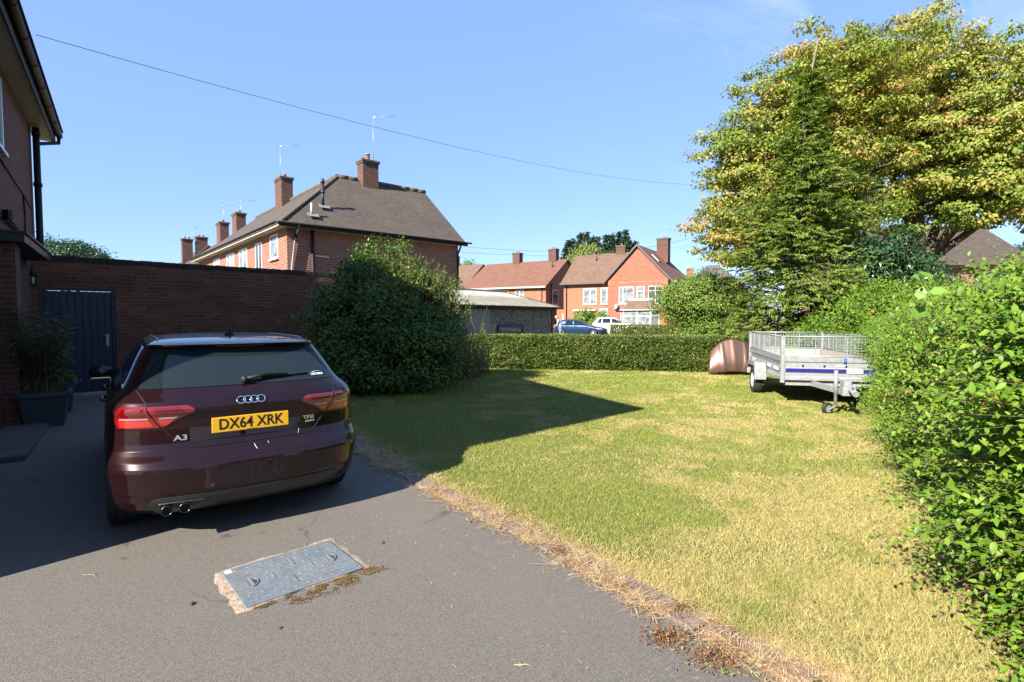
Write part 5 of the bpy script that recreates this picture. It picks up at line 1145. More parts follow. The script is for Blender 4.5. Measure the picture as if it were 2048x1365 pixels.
# ---------- two cars across the road
def far_car(name, loc, yaw, mat, label, group, tab, wheels, wr, glasszs, rim='alloy', suv=False, plate=True):
    c = empty(name, loc, yaw, label, 'car', group); Bc = CarBody(tab, 2.8, .05, 2.2, 2.1); Bc.mesh(wheels, wr, [mat, MT['black']], par=c, nz=60)
    zb, zt, ys = glasszs
    Bc.patch('front', [(zb - .02, -.60, .60), ((zb + zt) / 2, -.56, .56), (zt, -.48, .48)], .005, 14, 4).build('windscreen', MT['cglass'], c)
    Bc.patch('rear', [(zb + .02, -.60, .60), (zt - .02, -.52, .52)], .005, 14, 4).build('rear_window', MT['cglass'], c)
    for sd in ('left', 'right'):
        sg = -1 if sd == 'left' else 1
        for (a0, a1, a2, a3) in ys: Bc.patch(sd, [(zb, a0, a1), (zt - .02, a2, a3)], .005, 8, 5).build('side_window', MT['cglass'], c)
        mb = Bc.line(sd, [(zb - .03, ys[0][1] + .04), (.35, ys[0][1] + .04)], .006); Bc.line(sd, [(zb - .03, ys[-1][1] - .02), (.8, ys[-1][1] + .12), (.35, ys[-1][1] + .08)], .006, mb=mb); mb.build('door_gap', MT['black'], c)
        Bc.patch('fwrap', [(.66, sg * .75, sg * 1.25), (.70, sg * .68, sg * 1.38), (.76, sg * .95, sg * 1.45)], .006, 10, 3).build('headlight', MT['lclear'], c)
        Bc.patch('fwrap', [(.30, sg * .75, sg * .95), (.48, sg * .75, sg * .95)], .006, 4, 2).build('air_intake', MT['black'], c)
        Bc.patch('rwrap', [(.78, sg * .7, sg * 1.3), (.95, sg * .75, sg * 1.2)], .006, 8, 3).build('tail_light', MT['lred'], c)
        mi = empty('door_mirror'); mi.parent = c; mi.location = Bc.side(zb + .03, ys[-1][1] - .22, sg) + Vector((sg * .11, 0, .03)); mb = MB(); mb.lathe([(0, .08), (.06, .07), (.09, .03), (.095, -.03), (0, -.035)], 12, M=Matrix.Rotation(-PI / 2, 4, 'X') @ Matrix.Diagonal((1.1, .75, 1, 1))); mb.build('housing', MT['black'] if suv else mat, mi)
        for yh in (ys[0][1] + .15, ys[0][0] + .2): MB().tube([Bc.Pn(sd, zb - .10, yh, .02), Bc.Pn(sd, zb - .1, yh + .18, .02)], .012, 6).build('door_handle', mat, c)
    Bc.patch('front', [(.46, -.50, .50), (.56, -.55, .55), (.68, -.46, .46)], .006, 12, 3).build('grille', MT['black'], c); Bc.patch('front', [(.26, -.5, .5), (.36, -.55, .55)], .006, 12, 2).build('lower_grille', MT['black'], c)
    pp = Bc.P('front', .50, 0); MB().box(-.26, .26, -.005, .005, -.055, .055, M=Matrix.Translation((0, pp.y + .02, .50))).build('number_plate', MT['upvc'], c)
    if suv:
        mb = MB()
        for s_ in (-1, 1): mb.tube([(s_ * .58, .75, glasszs[1] + .08), (s_ * .58, 2.2, glasszs[1] + .09)], .02, 6)
        mb.build('roof_rail', MT['galv'], c)
    for y in wheels:
        for s_ in (-1, 1): wheel(c, s_ * .77, y, wr, .21, rim=rim, rr=.74)
    return c
FT = [(.18, .80, .15, .4, 4.2, .5), (.26, .87, .05, .5, 4.33, .6), (.50, .90, 0, .5, 4.37, .7), (.62, .90, .04, .5, 4.34, .75), (.74, .89, .07, .45, 4.22, .8), (.82, .88, .08, .45, 3.95, .8), (.90, .87, .10, .42, 3.55, .7), (.95, .85, .13, .4, 3.25, .55), (1.0, .81, .19, .36, 3.05, .45), (1.1, .75, .33, .32, 2.82, .4), (1.25, .69, .55, .3, 2.48, .38), (1.36, .63, .70, .3, 2.2, .38), (1.41, .56, .72, .35, 2.05, .45), (1.44, .44, .98, .38, 1.9, .5), (1.46, .2, 1.3, .2, 1.7, .2)]
ST = [(.22, .82, .15, .4, 4.0, .5), (.32, .89, .05, .5, 4.13, .6), (.60, .91, 0, .5, 4.17, .6), (.80, .91, .03, .45, 4.12, .6), (.94, .90, .06, .42, 4.0, .65), (1.02, .885, .08, .4, 3.75, .65), (1.07, .87, .10, .38, 3.3, .55), (1.12, .83, .15, .36, 3.0, .45), (1.2, .78, .24, .32, 2.85, .4), (1.4, .71, .42, .3, 2.5, .38), (1.53, .65, .52, .3, 2.22, .38), (1.58, .58, .54, .35, 2.05, .45), (1.61, .46, .8, .38, 1.9, .5), (1.63, .2, 1.2, .2, 1.7, .2)]
c1_ = far_car('hatchback_car', (3.55, 43.0, 0), -1.98, MT['blue_car'], 'metallic blue hatchback parked across the road behind the man', None, FT, [.82, 3.45], .33, (1.0, 1.36, [(1.05, 1.78, 1.2, 1.72), (1.86, 2.75, 1.82, 2.2)]), 'chromed' if False else 'alloy')
c2_ = far_car('suv_car', (7.0, 45.6, 0), -1.90, MT['white_car'], 'white compact suv parked before the bay window', None, ST, [.80, 3.35], .35, (1.12, 1.52, [(.55, .95, .78, 1.0), (1.02, 1.75, 1.06, 1.72), (1.84, 2.8, 1.82, 2.28)]), suv=True)
# ------------------------------------------------------------------ vegetation
MT['leaf_privet'] = leaf_mat('leaf_privet', [(0, (.07, .17, .012)), (.42, (.15, .29, .022)), (.78, (.25, .40, .035)), (.96, (.36, .47, .06)), (.985, (.40, .44, .07)), (1, (.50, .19, .06))], .34, rough=.48, spec=.28, nscale=1.2)
MT['leaf_hedge'] = leaf_mat('leaf_hedge', [(0, (.075, .13, .02)), (.5, (.14, .21, .035)), (.9, (.24, .31, .06)), (1, (.28, .22, .09))], .25, rough=.4, nscale=1.1)
MT['leaf_hedge_far'] = leaf_mat('leaf_hedge_far', [(0, (.13, .19, .045)), (.5, (.20, .26, .06)), (1, (.30, .32, .11))], .25, rough=.5, nscale=.8)
MT['leaf_bush'] = leaf_mat('leaf_bush', [(0, (.05, .11, .018)), (.5, (.11, .20, .03)), (1, (.24, .33, .055))], .25, rough=.4, nscale=1.)
MT['leaf_maple'] = leaf_mat('leaf_maple', [(0, (.17, .26, .035)), (.46, (.31, .38, .055)), (.70, (.45, .44, .085)), (.84, (.58, .44, .12)), (1, (.58, .28, .12))], .38, rough=.5, nscale=.28)
MT['leaf_conifer'] = leaf_mat('leaf_conifer', [(0, (.12, .19, .022)), (.5, (.22, .32, .04)), (.85, (.34, .41, .07)), (1, (.38, .26, .12))], .28, rough=.6, nscale=.7)
MT['leaf_round'] = leaf_mat('leaf_round', [(0, (.11, .21, .03)), (.5, (.20, .33, .05)), (.9, (.30, .40, .08)), (1, (.36, .26, .09))], .3, rough=.45, nscale=.8)
MT['leaf_dark'] = leaf_mat('leaf_dark', [(0, (.025, .075, .03)), (.6, (.05, .13, .045)), (1, (.11, .19, .06))], .2, rough=.35, nscale=.8)
MT['leaf_fir'] = leaf_mat('leaf_fir', [(0, (.018, .06, .025)), (.6, (.035, .095, .035)), (1, (.07, .14, .045))], .12, rough=.7, nscale=.3)
MT['leaf_willow'] = leaf_mat('leaf_willow', [(0, (.20, .28, .06)), (1, (.36, .42, .12))], .35, rough=.6, nscale=.3)
MT['leaf_gold'] = leaf_mat('leaf_gold', [(0, (.26, .24, .05)), (.6, (.42, .36, .08)), (1, (.48, .24, .09))], .3, rough=.5, nscale=1)
MT['leaf_dry'] = leaf_mat('leaf_dry', [(0, (.12, .11, .04)), (.5, (.28, .19, .09)), (1, (.42, .24, .14))], .25, rough=.7, nscale=2)
def unit(r, n):
    v = r.normal(0, 1, (n, 3)); return v / np.linalg.norm(v, axis=1)[:, None]
def nz3(P, sc_, seed=0):
    return np.array([mnoise.noise((p[0] * sc_ + seed, p[1] * sc_, p[2] * sc_)) for p in P])
def tree(name, label, cat, loc, lobes, nclus, perc, lsz, mat, rc=.35, flat=.6, trunk=.15, th=1.5, bark='bark', seed=1, group=None, shell=.55, asp=.55, droop=.3, core=0, zmin=.05, hi=False, leader=None, limb=True, space=0., jag=.25, excl=True):
    """trunk, limbs to each lobe, boughs to each clump, leaves round each clump"""
    r = np.random.default_rng(seed); t = empty(name, loc, 0, label, cat, group); Lc = Vector(loc)
    C = []; own_ = []
    vol = np.array([l[3] * l[4] * l[5] for l in lobes]) ** .67; cnt = np.maximum(3, (nclus * vol / vol.sum())).astype(int)
    for li, l in enumerate(lobes):
        c = np.array(l[:3]); rd = np.array(l[3:6]); n = cnt[li]; d = unit(r, n * 6); f = shell + (1 - shell) * r.random(n * 6) ** .6
        P = c + d * rd * f[:, None] * (1 + jag * nz3(d * 2.3 + li * 5., 1., seed))[:, None]
        # keep clumps that are not deep inside another lobe
        ok = np.ones(len(P), bool)
        for lj, m in enumerate(lobes):
            if lj != li and excl: ok &= (((P - np.array(m[:3])) / np.array(m[3:6])) ** 2).sum(1) > .45
        P = P[ok & (P[:, 2] > zmin)]
        if space:
            kept = []
            for p in P:
                if all(((p - q) ** 2).sum() > (space * rc) ** 2 for q in kept[-260:]): kept.append(p)
                if len(kept) >= n: break
            P = np.array(kept) if kept else P[:3]
        P = P[:n]; C.append(P); own_ += [li] * len(P)
    C = np.concatenate(C); own_ = np.array(own_); n = len(C)
    rcs = rc * (.6 + .8 * r.random(n)); k = np.maximum(3, perc * (rcs / rc) ** 1.5).astype(int)
    idx = np.repeat(np.arange(n), k); m = len(idx); d = unit(r, m); rad = r.random(m) ** .45
    off = d * (rad * rcs[idx])[:, None]; off[:, 2] *= flat; P = C[idx] + off
    A = off / (rcs[idx][:, None]) + r.normal(0, .5, (m, 3)); A[:, 2] -= droop
    crnd = r.random(n) * .5; rnd = np.clip(crnd[idx] + r.random(m) * .55, 0, 1)
    gp = P[:, 2] > zmin
    cen = np.array([l[:3] for l in lobes]).mean(0); on = (P - cen); on /= (np.linalg.norm(on, axis=1)[:, None] + 1e-6); on = on * .75 + off / (rcs[idx][:, None]) * .8; on[:, 2] += .35
    leafmesh('crown', P[gp], A[gp], lsz, mat, t, asp=asp, seed=seed, rnd=rnd[gp], hi=hi, nrm=on[gp] * 1.3)
    if core:
        # core leaves added to block light through the crown
        Q = []; 
        for li, l in enumerate(lobes): q = unit(r, int(core * vol[li] / vol.sum())); Q.append(np.array(l[:3]) + q * np.array(l[3:6]) * (shell * .95 * r.random(len(q)) ** .4)[:, None])
        Q = np.concatenate(Q); Q = Q[Q[:, 2] > zmin]; leafmesh('light_block_leaves', Q, unit(r, len(Q)), lsz * 1.6, mat, t, asp=.8, seed=seed + 1)
    mb = MB(); top = Vector((0, 0, th)); 
    mb.tube([(0, 0, -.05), (.02, 0, th * .15), (r.normal(0, .03) * th * .3, r.normal(0, .03) * th * .3, th * .6), top], [trunk * 1.45, trunk * 1.05, trunk * .95, trunk * .8], 10)
    if leader: mb.tube([top] + [Vector(p) for p in leader], [trunk * .8] + [trunk * .8 * (1 - (i + 1) / (len(leader) + .3)) for i in range(len(leader))], 8)
    nodes = {}
    for li, l in enumerate(lobes):
        c = Vector(l[:3]); mid = top.lerp(c, .5) + Vector((r.normal(0, .12), r.normal(0, .12), (c - top).length * .06)); 
        if limb: mb.tube([top - Vector((0, 0, th * .1)), mid, c], [trunk * .6, trunk * .38, trunk * .22], 7)
        nodes[li] = [top.lerp(mid, .6), mid, mid.lerp(c, .5), c]
    for i in range(n):
        if limb and (n < 500 or i % 3 == 0):
            c = Vector(C[i]); s_ = min(nodes[own_[i]], key=lambda q: (q - c).length); mb.tube([s_, s_.lerp(c, .55) + Vector((r.normal(0, .05), r.normal(0, .05), .08 * (c - s_).length)), c], [trunk * .13, trunk * .08, trunk * .035], 4, caps=False)
    mb.build('trunk', MT[bark], t, uv=False); return t

# ---- big overgrown hedge on the right
hd = empty('overgrown_hedge', (3.4, 2.6, 0), 0, 'big overgrown privet hedge sprawling along the right edge of the lawn', 'hedge')
r = np.random.default_rng(3); ca, cb = np.array([3.12, 1.75]), np.array([7.8, 10.4]); dv_ = (cb - ca) / np.linalg.norm(cb - ca); nv_ = np.array([-dv_[1], dv_[0]]); HLn = np.linalg.norm(cb - ca)
def hedge_pt(u, a, f):
    """u metres along, a cross-section angle (0 = towards lawn, up positive), f radial fraction"""
    hw = .84 + .10 * np.sin(u * 1.7 + 1) + .07 * np.sin(u * 4.1) - .13 * np.clip(u - 3, 0, 1)
    hh = .86 + .06 * np.clip(1.5 - u, 0, 2) + .05 * np.sin(u * 1.3) + .04 * np.sin(u * 3.7) - .02 * np.clip(u - 3.2, 0, 5)
    cx_ = np.cos(a); sz_ = np.sin(a); e = .62
    ox = np.sign(cx_) * np.abs(cx_) ** e * hw * f; oz = np.sign(sz_) * np.abs(sz_) ** e * hh * f
    return np.stack([ca[0] + dv_[0] * u + nv_[0] * ox, ca[1] + dv_[1] * u + nv_[1] * ox, .87 - .02 * np.clip(u - 3.2, 0, 5) + oz], 1)
def shoots(u, a, f0, L_, nl, upb, r):
    n = len(u); P0 = hedge_pt(u, a, f0); P1 = hedge_pt(u, a, f0 + .35); D_ = P1 - P0; D_ /= np.linalg.norm(D_, axis=1)[:, None]
    D_ += r.normal(0, .28, (n, 3)); D_[:, 2] += upb; D_ += np.array([-.22 * dv_[0] * 0 - .15, -.25, 0]); D_ /= np.linalg.norm(D_, axis=1)[:, None]
    Ls = L_ * (.35 + 1.0 * r.random(n) + .5 * r.random(n) ** 6); return P0, D_, Ls
def shoot_leaves(P0, D_, Ls, nl, r, lsz):
    n = len(P0); t = (np.arange(nl) + .5) / nl; T = t[None, :, None]
    side = np.cross(D_, unit(r, n)); side /= np.linalg.norm(side, axis=1)[:, None]; s2 = np.cross(D_, side)
    P = P0[:, None] + D_[:, None] * (Ls[:, None, None] * T) + np.array([0, 0, -.12]) * (T ** 2) * Ls[:, None, None]
    sg = np.where(np.arange(nl) % 2 == 0, 1, -1)[None, :, None]; alt = (np.arange(nl) // 2 % 2)[None, :, None]
    A = D_[:, None] * .75 + (side[:, None] * (1 - alt) + s2[:, None] * alt) * sg + r.normal(0, .18, (n, nl, 3))
    lsz = lsz * r.choice([.6, .8, 1., 1.15, 1.3], (n, 1)); sz = lsz * (1.05 - .45 * np.abs(t - .45) * 1.6)[None, :] * np.ones((n, 1))
    return P.reshape(-1, 3), A.reshape(-1, 3), sz.reshape(-1)
Pl, Al, Sl, Ps = [], [], [], []
for (u0, u1, ns, lsz, nl, L_, hi) in ((-.3, 2.6, 5800, .049, 19, .46, True), (2.6, 5.0, 4000, .047, 19, .44, True), (5.0, HLn + .3, 4600, .038, 18, .36, False)):
    u = r.uniform(u0, u1, ns); a = r.uniform(-1.35, PI * .62, ns); f0 = .50 + .30 * r.random(ns) ** .8 + .16 * np.sin(u * 5.3 + 3 * np.sin(a * 3)) * np.cos(a * 4.1 + u * 2.2)
    P0, D_, Ls = shoots(u, a, f0, L_, nl, .12, r); P, A, S_ = shoot_leaves(P0, D_, Ls, nl, r, lsz); 
    rnd = np.clip(np.repeat(r.random(ns) * .4, nl) + r.random(len(P)) * .55, 0, 1); gp = P[:, 2] > .02
    leafmesh('foliage', P[gp] - [3.4, 2.6, 0], A[gp], S_[gp], MT['leaf_privet'], hd, asp=.5, seed=int(abs(u0) * 10) + 1, rnd=rnd[gp], hi=hi, curl=.2, fold=.35, nrm=np.array([-.38, -.45, .6]) * (1.4 if hi else 1.))
    if u0 < 4:
        mb = MB()
        for i in [i for i in range(ns) if i % 3 == 0 or Ls[i] > .55]:
            p0 = Vector(P0[i]) - Vector((3.4, 2.6, 0)); d = Vector(D_[i]); L0 = float(Ls[i])
            mb.tube([p0, p0 + d * L0 * .5 + Vector((0, 0, -.03 * L0)), p0 + d * L0 + Vector((0, 0, -.12 * L0))], [.0022, .0016, .001], 4, caps=False)
        mb.build('shoots', MT['twig'], hd, uv=False)
u = r.uniform(-.2, HLn + .4, 26000); a = r.uniform(0, 2 * PI, 26000); P = hedge_pt(u, a, .35 + .42 * r.random(26000)); gp = P[:, 2] > .12
leafmesh('light_block_leaves', P[gp] - [3.4, 2.6, 0], unit(r, gp.sum()), .055, MT['leaf_privet'], hd, asp=.7, seed=77, rnd=.15 + r.random(gp.sum()) * .6)  # core leaves added to stop light showing through the hedge
mb = MB()
for i in range(70):
    u_ = r.uniform(0, HLn); b0 = hedge_pt(np.array([u_]), np.array([-PI / 2]), np.array([1.]))[0]; b0[2] = 0; t1 = hedge_pt(np.array([u_ + r.normal(0, .2)]), np.array([r.uniform(.2, 2.6)]), np.array([.8]))[0]
    b0 += r.normal(0, .12, 3) * [1, 1, 0]; p, q = Vector(b0) - Vector((3.4, 2.6, 0)), Vector(t1) - Vector((3.4, 2.6, 0)); mb.tube([p, p.lerp(q, .5) + Vector((r.normal(0, .08), r.normal(0, .08), 0)), q], [.016, .011, .005], 6)
mb.build('stems', MT['bark'], hd, uv=False)
# tall upright shoots on top of its near end, bindweed and one ivy leaf
u = r.uniform(-.2, 4.2, 260); a = r.uniform(PI * .3, PI * .75, 260); P0 = hedge_pt(u, a, .9 + 0 * u); D_ = np.stack([r.normal(-.15, .3, 260), r.normal(0, .25, 260), 1 + 0 * u], 1); D_ /= np.linalg.norm(D_, axis=1)[:, None]; Ls = .18 + .26 * r.random(260)
P, A, S_ = shoot_leaves(P0, D_, Ls, 12, r, .042); leafmesh('top_shoots', P - [3.4, 2.6, 0], A, S_, MT['leaf_privet'], hd, asp=.42, seed=5, rnd=.55 + .4 * r.random(len(P)), hi=True)
MT['leaf_bind'] = leaf_mat('leaf_bindweed', [(0, (.17, .34, .04)), (1, (.25, .42, .07))], .35, rough=.55)
bw = empty('bindweed', tuple(atY(1850, 590, 3.7)), 0, 'pale green heart shaped bindweed leaves climbing out of the hedge top', 'climbing plant')
P = np.array([[atY(px, py, 3.55 + .06 * i)[j] for j in range(3)] for i, (px, py) in enumerate(((1838, 600), (1858, 585), (1835, 640), (1890, 575), (1920, 562), (1865, 560), (1905, 640), (1845, 560), (1990, 640), (2010, 560)))]) - np.array(bw.location)
leafmesh('leaves', P, r.normal(0, .5, (len(P), 3)) + [-.2, 0, .3], .095, MT['leaf_bind'], bw, asp=.8, seed=4, hi=True, nrm=np.array([-.3, -1., .3]))
MB().tube([Vector(P[0]) + Vector((.1, .1, -.3)), Vector(P[2]), Vector(P[1]), Vector(P[3]), Vector(P[4])], .002, 4).build('stems', MT['twig'], bw)
iv = empty('ivy_leaf', tuple(atY(2030, 990, 2.62)), 0, 'single large lobed ivy leaf low on the hedge at the right edge', 'leaf'); mb = MB()
pts = [(0, -.05), (.035, -.035), (.05, -.005), (.03, .005), (.035, .035), (.012, .03), (0, .07), (-.012, .03), (-.04, .035), (-.032, .005), (-.055, -.01), (-.035, -.035)]
mb.add([(0, -.012, 0)] + [(x, -abs(x) * .25, y) for x, y in pts], [(0, i + 1, (i + 1) % 12 + 1) for i in range(12)]); mb.build('blade', leaf_mat('leaf_ivy', [(0, (.10, .2, .06)), (1, (.12, .22, .07))], .2, nscale=30), iv); MB().tube([(0, 0, -.05), (.01, .02, -.10)], .0015, 5).build('stalk', MT['twig'], iv)

# ---- trimmed hedges
def box_hedge(name, label, a, b, wd, zt, n, lsz, mat, seed, core=8000, group=None, wob=.06):
    r = np.random.default_rng(seed); a = np.array(a); b = np.array(b); L_ = np.linalg.norm(b - a); d = (b - a) / L_; nn = np.array([d[1], -d[0]])
    e_ = empty(name, (a[0], a[1], 0), 0, label, 'hedge', group)
    A_f, A_t, A_e = L_ * zt, L_ * wd, wd * zt; w_ = np.array([A_f * 1.3, A_t, A_e * .5, A_e * .5, A_f * .4]); ks = r.choice(5, n, p=w_ / w_.sum())
    u = r.random(n) * L_; v_ = (r.random(n) - .5) * wd; z = r.random(n) ** .85 * zt; N = np.zeros((n, 3))
    m0 = ks == 0; v_[m0] = wd / 2; N[m0] = [nn[0], nn[1], .3]; m4 = ks == 4; v_[m4] = -wd / 2; N[m4] = [-nn[0], -nn[1], .3]; m1 = ks == 1; z[m1] = zt; N[m1] = [0, 0, 1]
    m2 = ks == 2; u[m2] = 0; N[m2] = [-d[0], -d[1], 0]; m3 = ks == 3; u[m3] = L_; N[m3] = [d[0], d[1], 0]
    P = np.stack([d[0] * u + nn[0] * v_, d[1] * u + nn[1] * v_, z], 1)
    w0 = np.array([mnoise.noise((p[0] * 1.6, p[1] * 1.6 + seed, p[2] * 2.2)) + .5 * mnoise.noise((p[0] * 5, p[1] * 5, p[2] * 5)) for p in P])
    lift = np.where(m1, .35, 1.)[:, None]
    P = P + N * (w0[:, None] * wob * 1.6 * lift - r.random(n)[:, None] ** 2 * .10) ; P[:, 2] = np.maximum(P[:, 2], .03)
    P[m0] -= np.stack([nn[0] * 1, nn[1] * 1, 0 * nn[0]], 0)[None, :] * (np.clip(.35 - P[m0][:, 2:3], 0, 1) * .25)
    A = N * .6 + r.normal(0, .7, (n, 3)); leafmesh('foliage', P, A, lsz, mat, e_, asp=.6, seed=seed, rnd=np.clip(r.random(n) * .7 + w0 * .35 + .15, 0, 1))
    Q = np.stack([d[0] * (q := r.random(core) * L_) + nn[0] * (s_ := (r.random(core) - .5) * (wd - .15)), d[1] * q + nn[1] * s_, r.random(core) * (zt - .12)], 1)
    leafmesh('light_block_leaves', Q, unit(r, core), lsz * 1.7, mat, e_, asp=.8, seed=seed + 9, rnd=r.random(core) * .3)  # darker core leaves added to keep light from passing through
    mb = MB()
    for i in range(int(L_ / .25)):
        q = (i + .5) * .25; x, y = d * q; mb.tube([(x, y, -.02), (x + r.normal(0, .03), y + r.normal(0, .03), zt * .6)], [.018, .008], 5)
    mb.build('stems', MT['bark'], e_, uv=False); return e_
box_hedge('trimmed_hedge', 'long neatly trimmed green hedge along the back of the lawn', (-1.35, 16.35), (7.9, 14.75), .95, 1.03, 52000, .052, MT['leaf_hedge'], 5, 22000)
box_hedge('low_hedge', 'low pale green clipped hedge in front of the white car', (7.45, 39.2), (22.5, 36.5), 1.1, 1.02, 22000, .09, MT['leaf_hedge_far'], 6, 7000)

# ---- the big dark bush behind the parked car
LB = tree('leafy_bush', 'large dark leafy bush behind the car, its top catching sun', 'bush', (-2.72, 11.3, 0), [(-.05, 0, 1.35, 1.4, 1.3, 1.2), (-.85, .1, 1.3, .80, 1., 1.15), (.8, -.1, .95, .85, 1., .9), (.0, .4, 2.35, .8, .9, .9), (-.65, .4, 2.05, .65, .7, .75), (.75, .6, 1.75, .75, .7, .7), (.05, -.3, .6, 1.5, 1.1, .6)], 500, 100, .068, MT['leaf_bush'], rc=.30, flat=.7, trunk=.07, th=.35, seed=4, core=8000, asp=.66, shell=.66, jag=.45, zmin=.03, hi=False)
sh = empty('bush_shoots', (-2.85, 11.3, 0), 0, 'loose sunlit sprays standing out of the top of the dark bush', 'bush') if False else None
# extra sprays on top belong to the bush
bush = [o for o in bpy.data.objects if o.name == 'leafy_bush'][0]; r = np.random.default_rng(9); n = 260
X0 = r.normal(.35, .75, n); P0 = np.stack([X0, r.normal(.3, .35, n), 2.45 - .28 * X0 ** 2 + r.normal(0, .12, n)], 1); D_ = np.stack([r.normal(.1, .45, n), r.normal(0, .3, n), 1 + 0 * X0], 1); D_ /= np.linalg.norm(D_, axis=1)[:, None]; Ls = .25 + .4 * r.random(n)
P, A, S_ = shoot_leaves(P0, D_, Ls, 14, r, .06); leafmesh('top_sprays', P, A, S_, MT['leaf_bush'], bush, asp=.55, seed=3, rnd=.5 + .5 * r.random(len(P)))
q_ = unit(r, 300); q_ = q_[(q_[:, 2] > -.2)]; P1_ = q_ * [1.38, 1.3, 1.25] + [0, .1, 1.35]; D1_ = q_ + r.normal(0, .35, q_.shape) + [0, 0, .35]; D1_ /= np.linalg.norm(D1_, axis=1)[:, None]; L1_ = .2 + .45 * r.random(len(q_))
P, A, S_ = shoot_leaves(P1_, D1_, L1_, 11, r, .065); leafmesh('stray_sprays', P, A, S_, MT['leaf_bush'], bush, asp=.6, seed=31)
mb = MB(); [mb.tube([Vector(P1_[i]) - Vector(D1_[i]) * .3, Vector(P1_[i]) + Vector(D1_[i]) * float(L1_[i])], [.006, .002], 4, caps=False) for i in range(len(q_))]; mb.build('spray_stems', MT['twig'], bush, uv=False)
mb = MB(); [mb.tube([Vector(P0[i]) - Vector(D_[i]) * .3, Vector(P0[i]) + Vector(D_[i]) * float(Ls[i])], [.005, .002], 4, caps=False) for i in range(n)]; mb.build('spray_stems', MT['twig'], bush, uv=False)
# ---- rank weeds between bush and hedge
def weeds(name, label, loc, n, hgt, rad, mat, seed, lsz=.05, nl=14):
    r = np.random.default_rng(seed); e_ = empty(name, loc, 0, label, 'weeds'); mb = MB(); a = r.random(n) * 2 * PI; rr = r.random(n) ** .5 * rad
    P0 = np.stack([np.cos(a) * rr, np.sin(a) * rr, 0 * a], 1); D_ = np.stack([r.normal(0, .16, n), r.normal(0, .16, n), 1 + 0 * a], 1); D_ /= np.linalg.norm(D_, axis=1)[:, None]; Ls = hgt * (.45 + .6 * r.random(n))
    P, A, S_ = shoot_leaves(P0, D_, Ls, nl, r, lsz); leafmesh('leaves', P, A, S_, mat, e_, asp=.4, seed=seed)
    for i in range(n): mb.tube([P0[i], Vector(P0[i]) + Vector(D_[i]) * float(Ls[i])], [.006, .003], 4, caps=False)
    mb.build('stems', MT['twig'], e_, uv=False)
weeds('tall_weeds', 'dry brown and pink seeding weeds at the right foot of the dark bush', (-1.35, 13.4, 0), 170, 1.45, .62, MT['leaf_dry'], 3, .06, 20)
weeds('tall_weeds', 'greener tall weeds close against the right side of the dark bush', (-1.75, 12.9, 0), 150, 1.5, .5, MT['leaf_bush'], 8, .07, 18)
weeds('low_weeds', 'low tangled green weeds at the left end of the trimmed hedge', (-1.15, 14.6, 0), 120, .75, .55, MT['leaf_round'], 12, .05)

# ---- conifer with leaning top
def conifer(name, label, loc, H, lean, rfun, n, lsz, mat, seed, dens=46, z0=.3, bare=None, group=None, cat='conifer', spray=False, asp=.34):
    r = np.random.default_rng(seed); t = empty(name, loc, 0, label, cat, group); mb = MB()
    ax = lambda z: Vector((lean[0] * (z / H) ** 2.2, lean[1] * (z / H) ** 2, z))
    mb.tube([ax(H * q) for q in (0, .2, .4, .6, .8, .93, 1)], [H * .018, H * .015, H * .012, H * .009, H * .005, H * .003, .01], 8)
    P, A, R_ = [], [], []
    for i in range(n):
        z = z0 + (H - z0) * (i / n) ** 1.05; a = r.random() * 2 * PI; L_ = rfun(z / H, a) * ((.62 + .5 * r.random()) if not spray else (.35 + .8 * r.random())); L_ = min(L_, 2.15) if spray else L_; b0 = ax(z); d = Vector((math.cos(a), math.sin(a), .42 - .3 * (1 - z / H))).normalized()
        tip = b0 + d * L_ + Vector((0, 0, -.16 * L_)); mid = b0 + d * L_ * .5 + Vector((0, 0, .05 * L_)); mb.tube([b0, mid, tip], [.008 + .008 * L_, .006 * L_ + .003, .002], 4, caps=False)
        k = int(dens * (.4 + L_)); tt = .3 + .75 * r.random(k) ** .7; cr_ = r.random() * .45
        sdv = Vector((-d.y, d.x, 0)).normalized()
        if spray:            # flat drooping sprays spaced along the bough
            ns_ = 3 + int(3.2 * L_)
            for q in np.linspace(.35, 1.05, ns_):
                c = (b0.lerp(mid, q * 2) if q < .5 else mid.lerp(tip, q * 2 - 1)) + sdv * r.normal(0, .10 + .10 * L_) + Vector((0, 0, r.normal(0, .08))); sd_ = (d * r.uniform(.5, 1) + sdv * r.normal(0, .7) + Vector((0, 0, r.uniform(-.55, .15)))).normalized()
                pn = (sdv * r.normal(0, .3) + Vector((0, 0, 1))).cross(sd_).normalized(); sl = .26 + .16 * r.random(); m_ = int(dens / 9)
                for h_ in r.random(m_):
                    s2_ = 1 if r.random() < .5 else -1; P.append(c + sd_ * (h_ * sl) + pn * (s2_ * .015)); A.append(sd_ + pn * (s2_ * .75 * (1.1 - h_)) + Vector((0, 0, r.normal(-.12, .2)))); R_.append(min(1, cr_ + .45 * r.random()))
            continue
        for q in tt:
            c = (b0.lerp(mid, q * 2) if q < .5 else mid.lerp(tip, q * 2 - 1)); w_ = (.16 + .12 * L_) * (1.2 - abs(q - .6))
            o_ = sdv * r.normal(0, w_) + Vector((0, 0, r.normal(-.04, .07 + .03 * L_))); P.append(c + o_); A.append(d * .9 + sdv * r.normal(0, .6) + Vector((0, 0, r.normal(-.35, .35)))); R_.append(min(1, cr_ + .55 * r.random()))
    mb.build('trunk', MT['bark'], t, uv=False); leafmesh('crown', np.array(P), np.array([tuple(a) for a in A]), lsz, mat, t, asp=asp, seed=seed, rnd=np.array(R_), fold=.1, curl=.25); return t
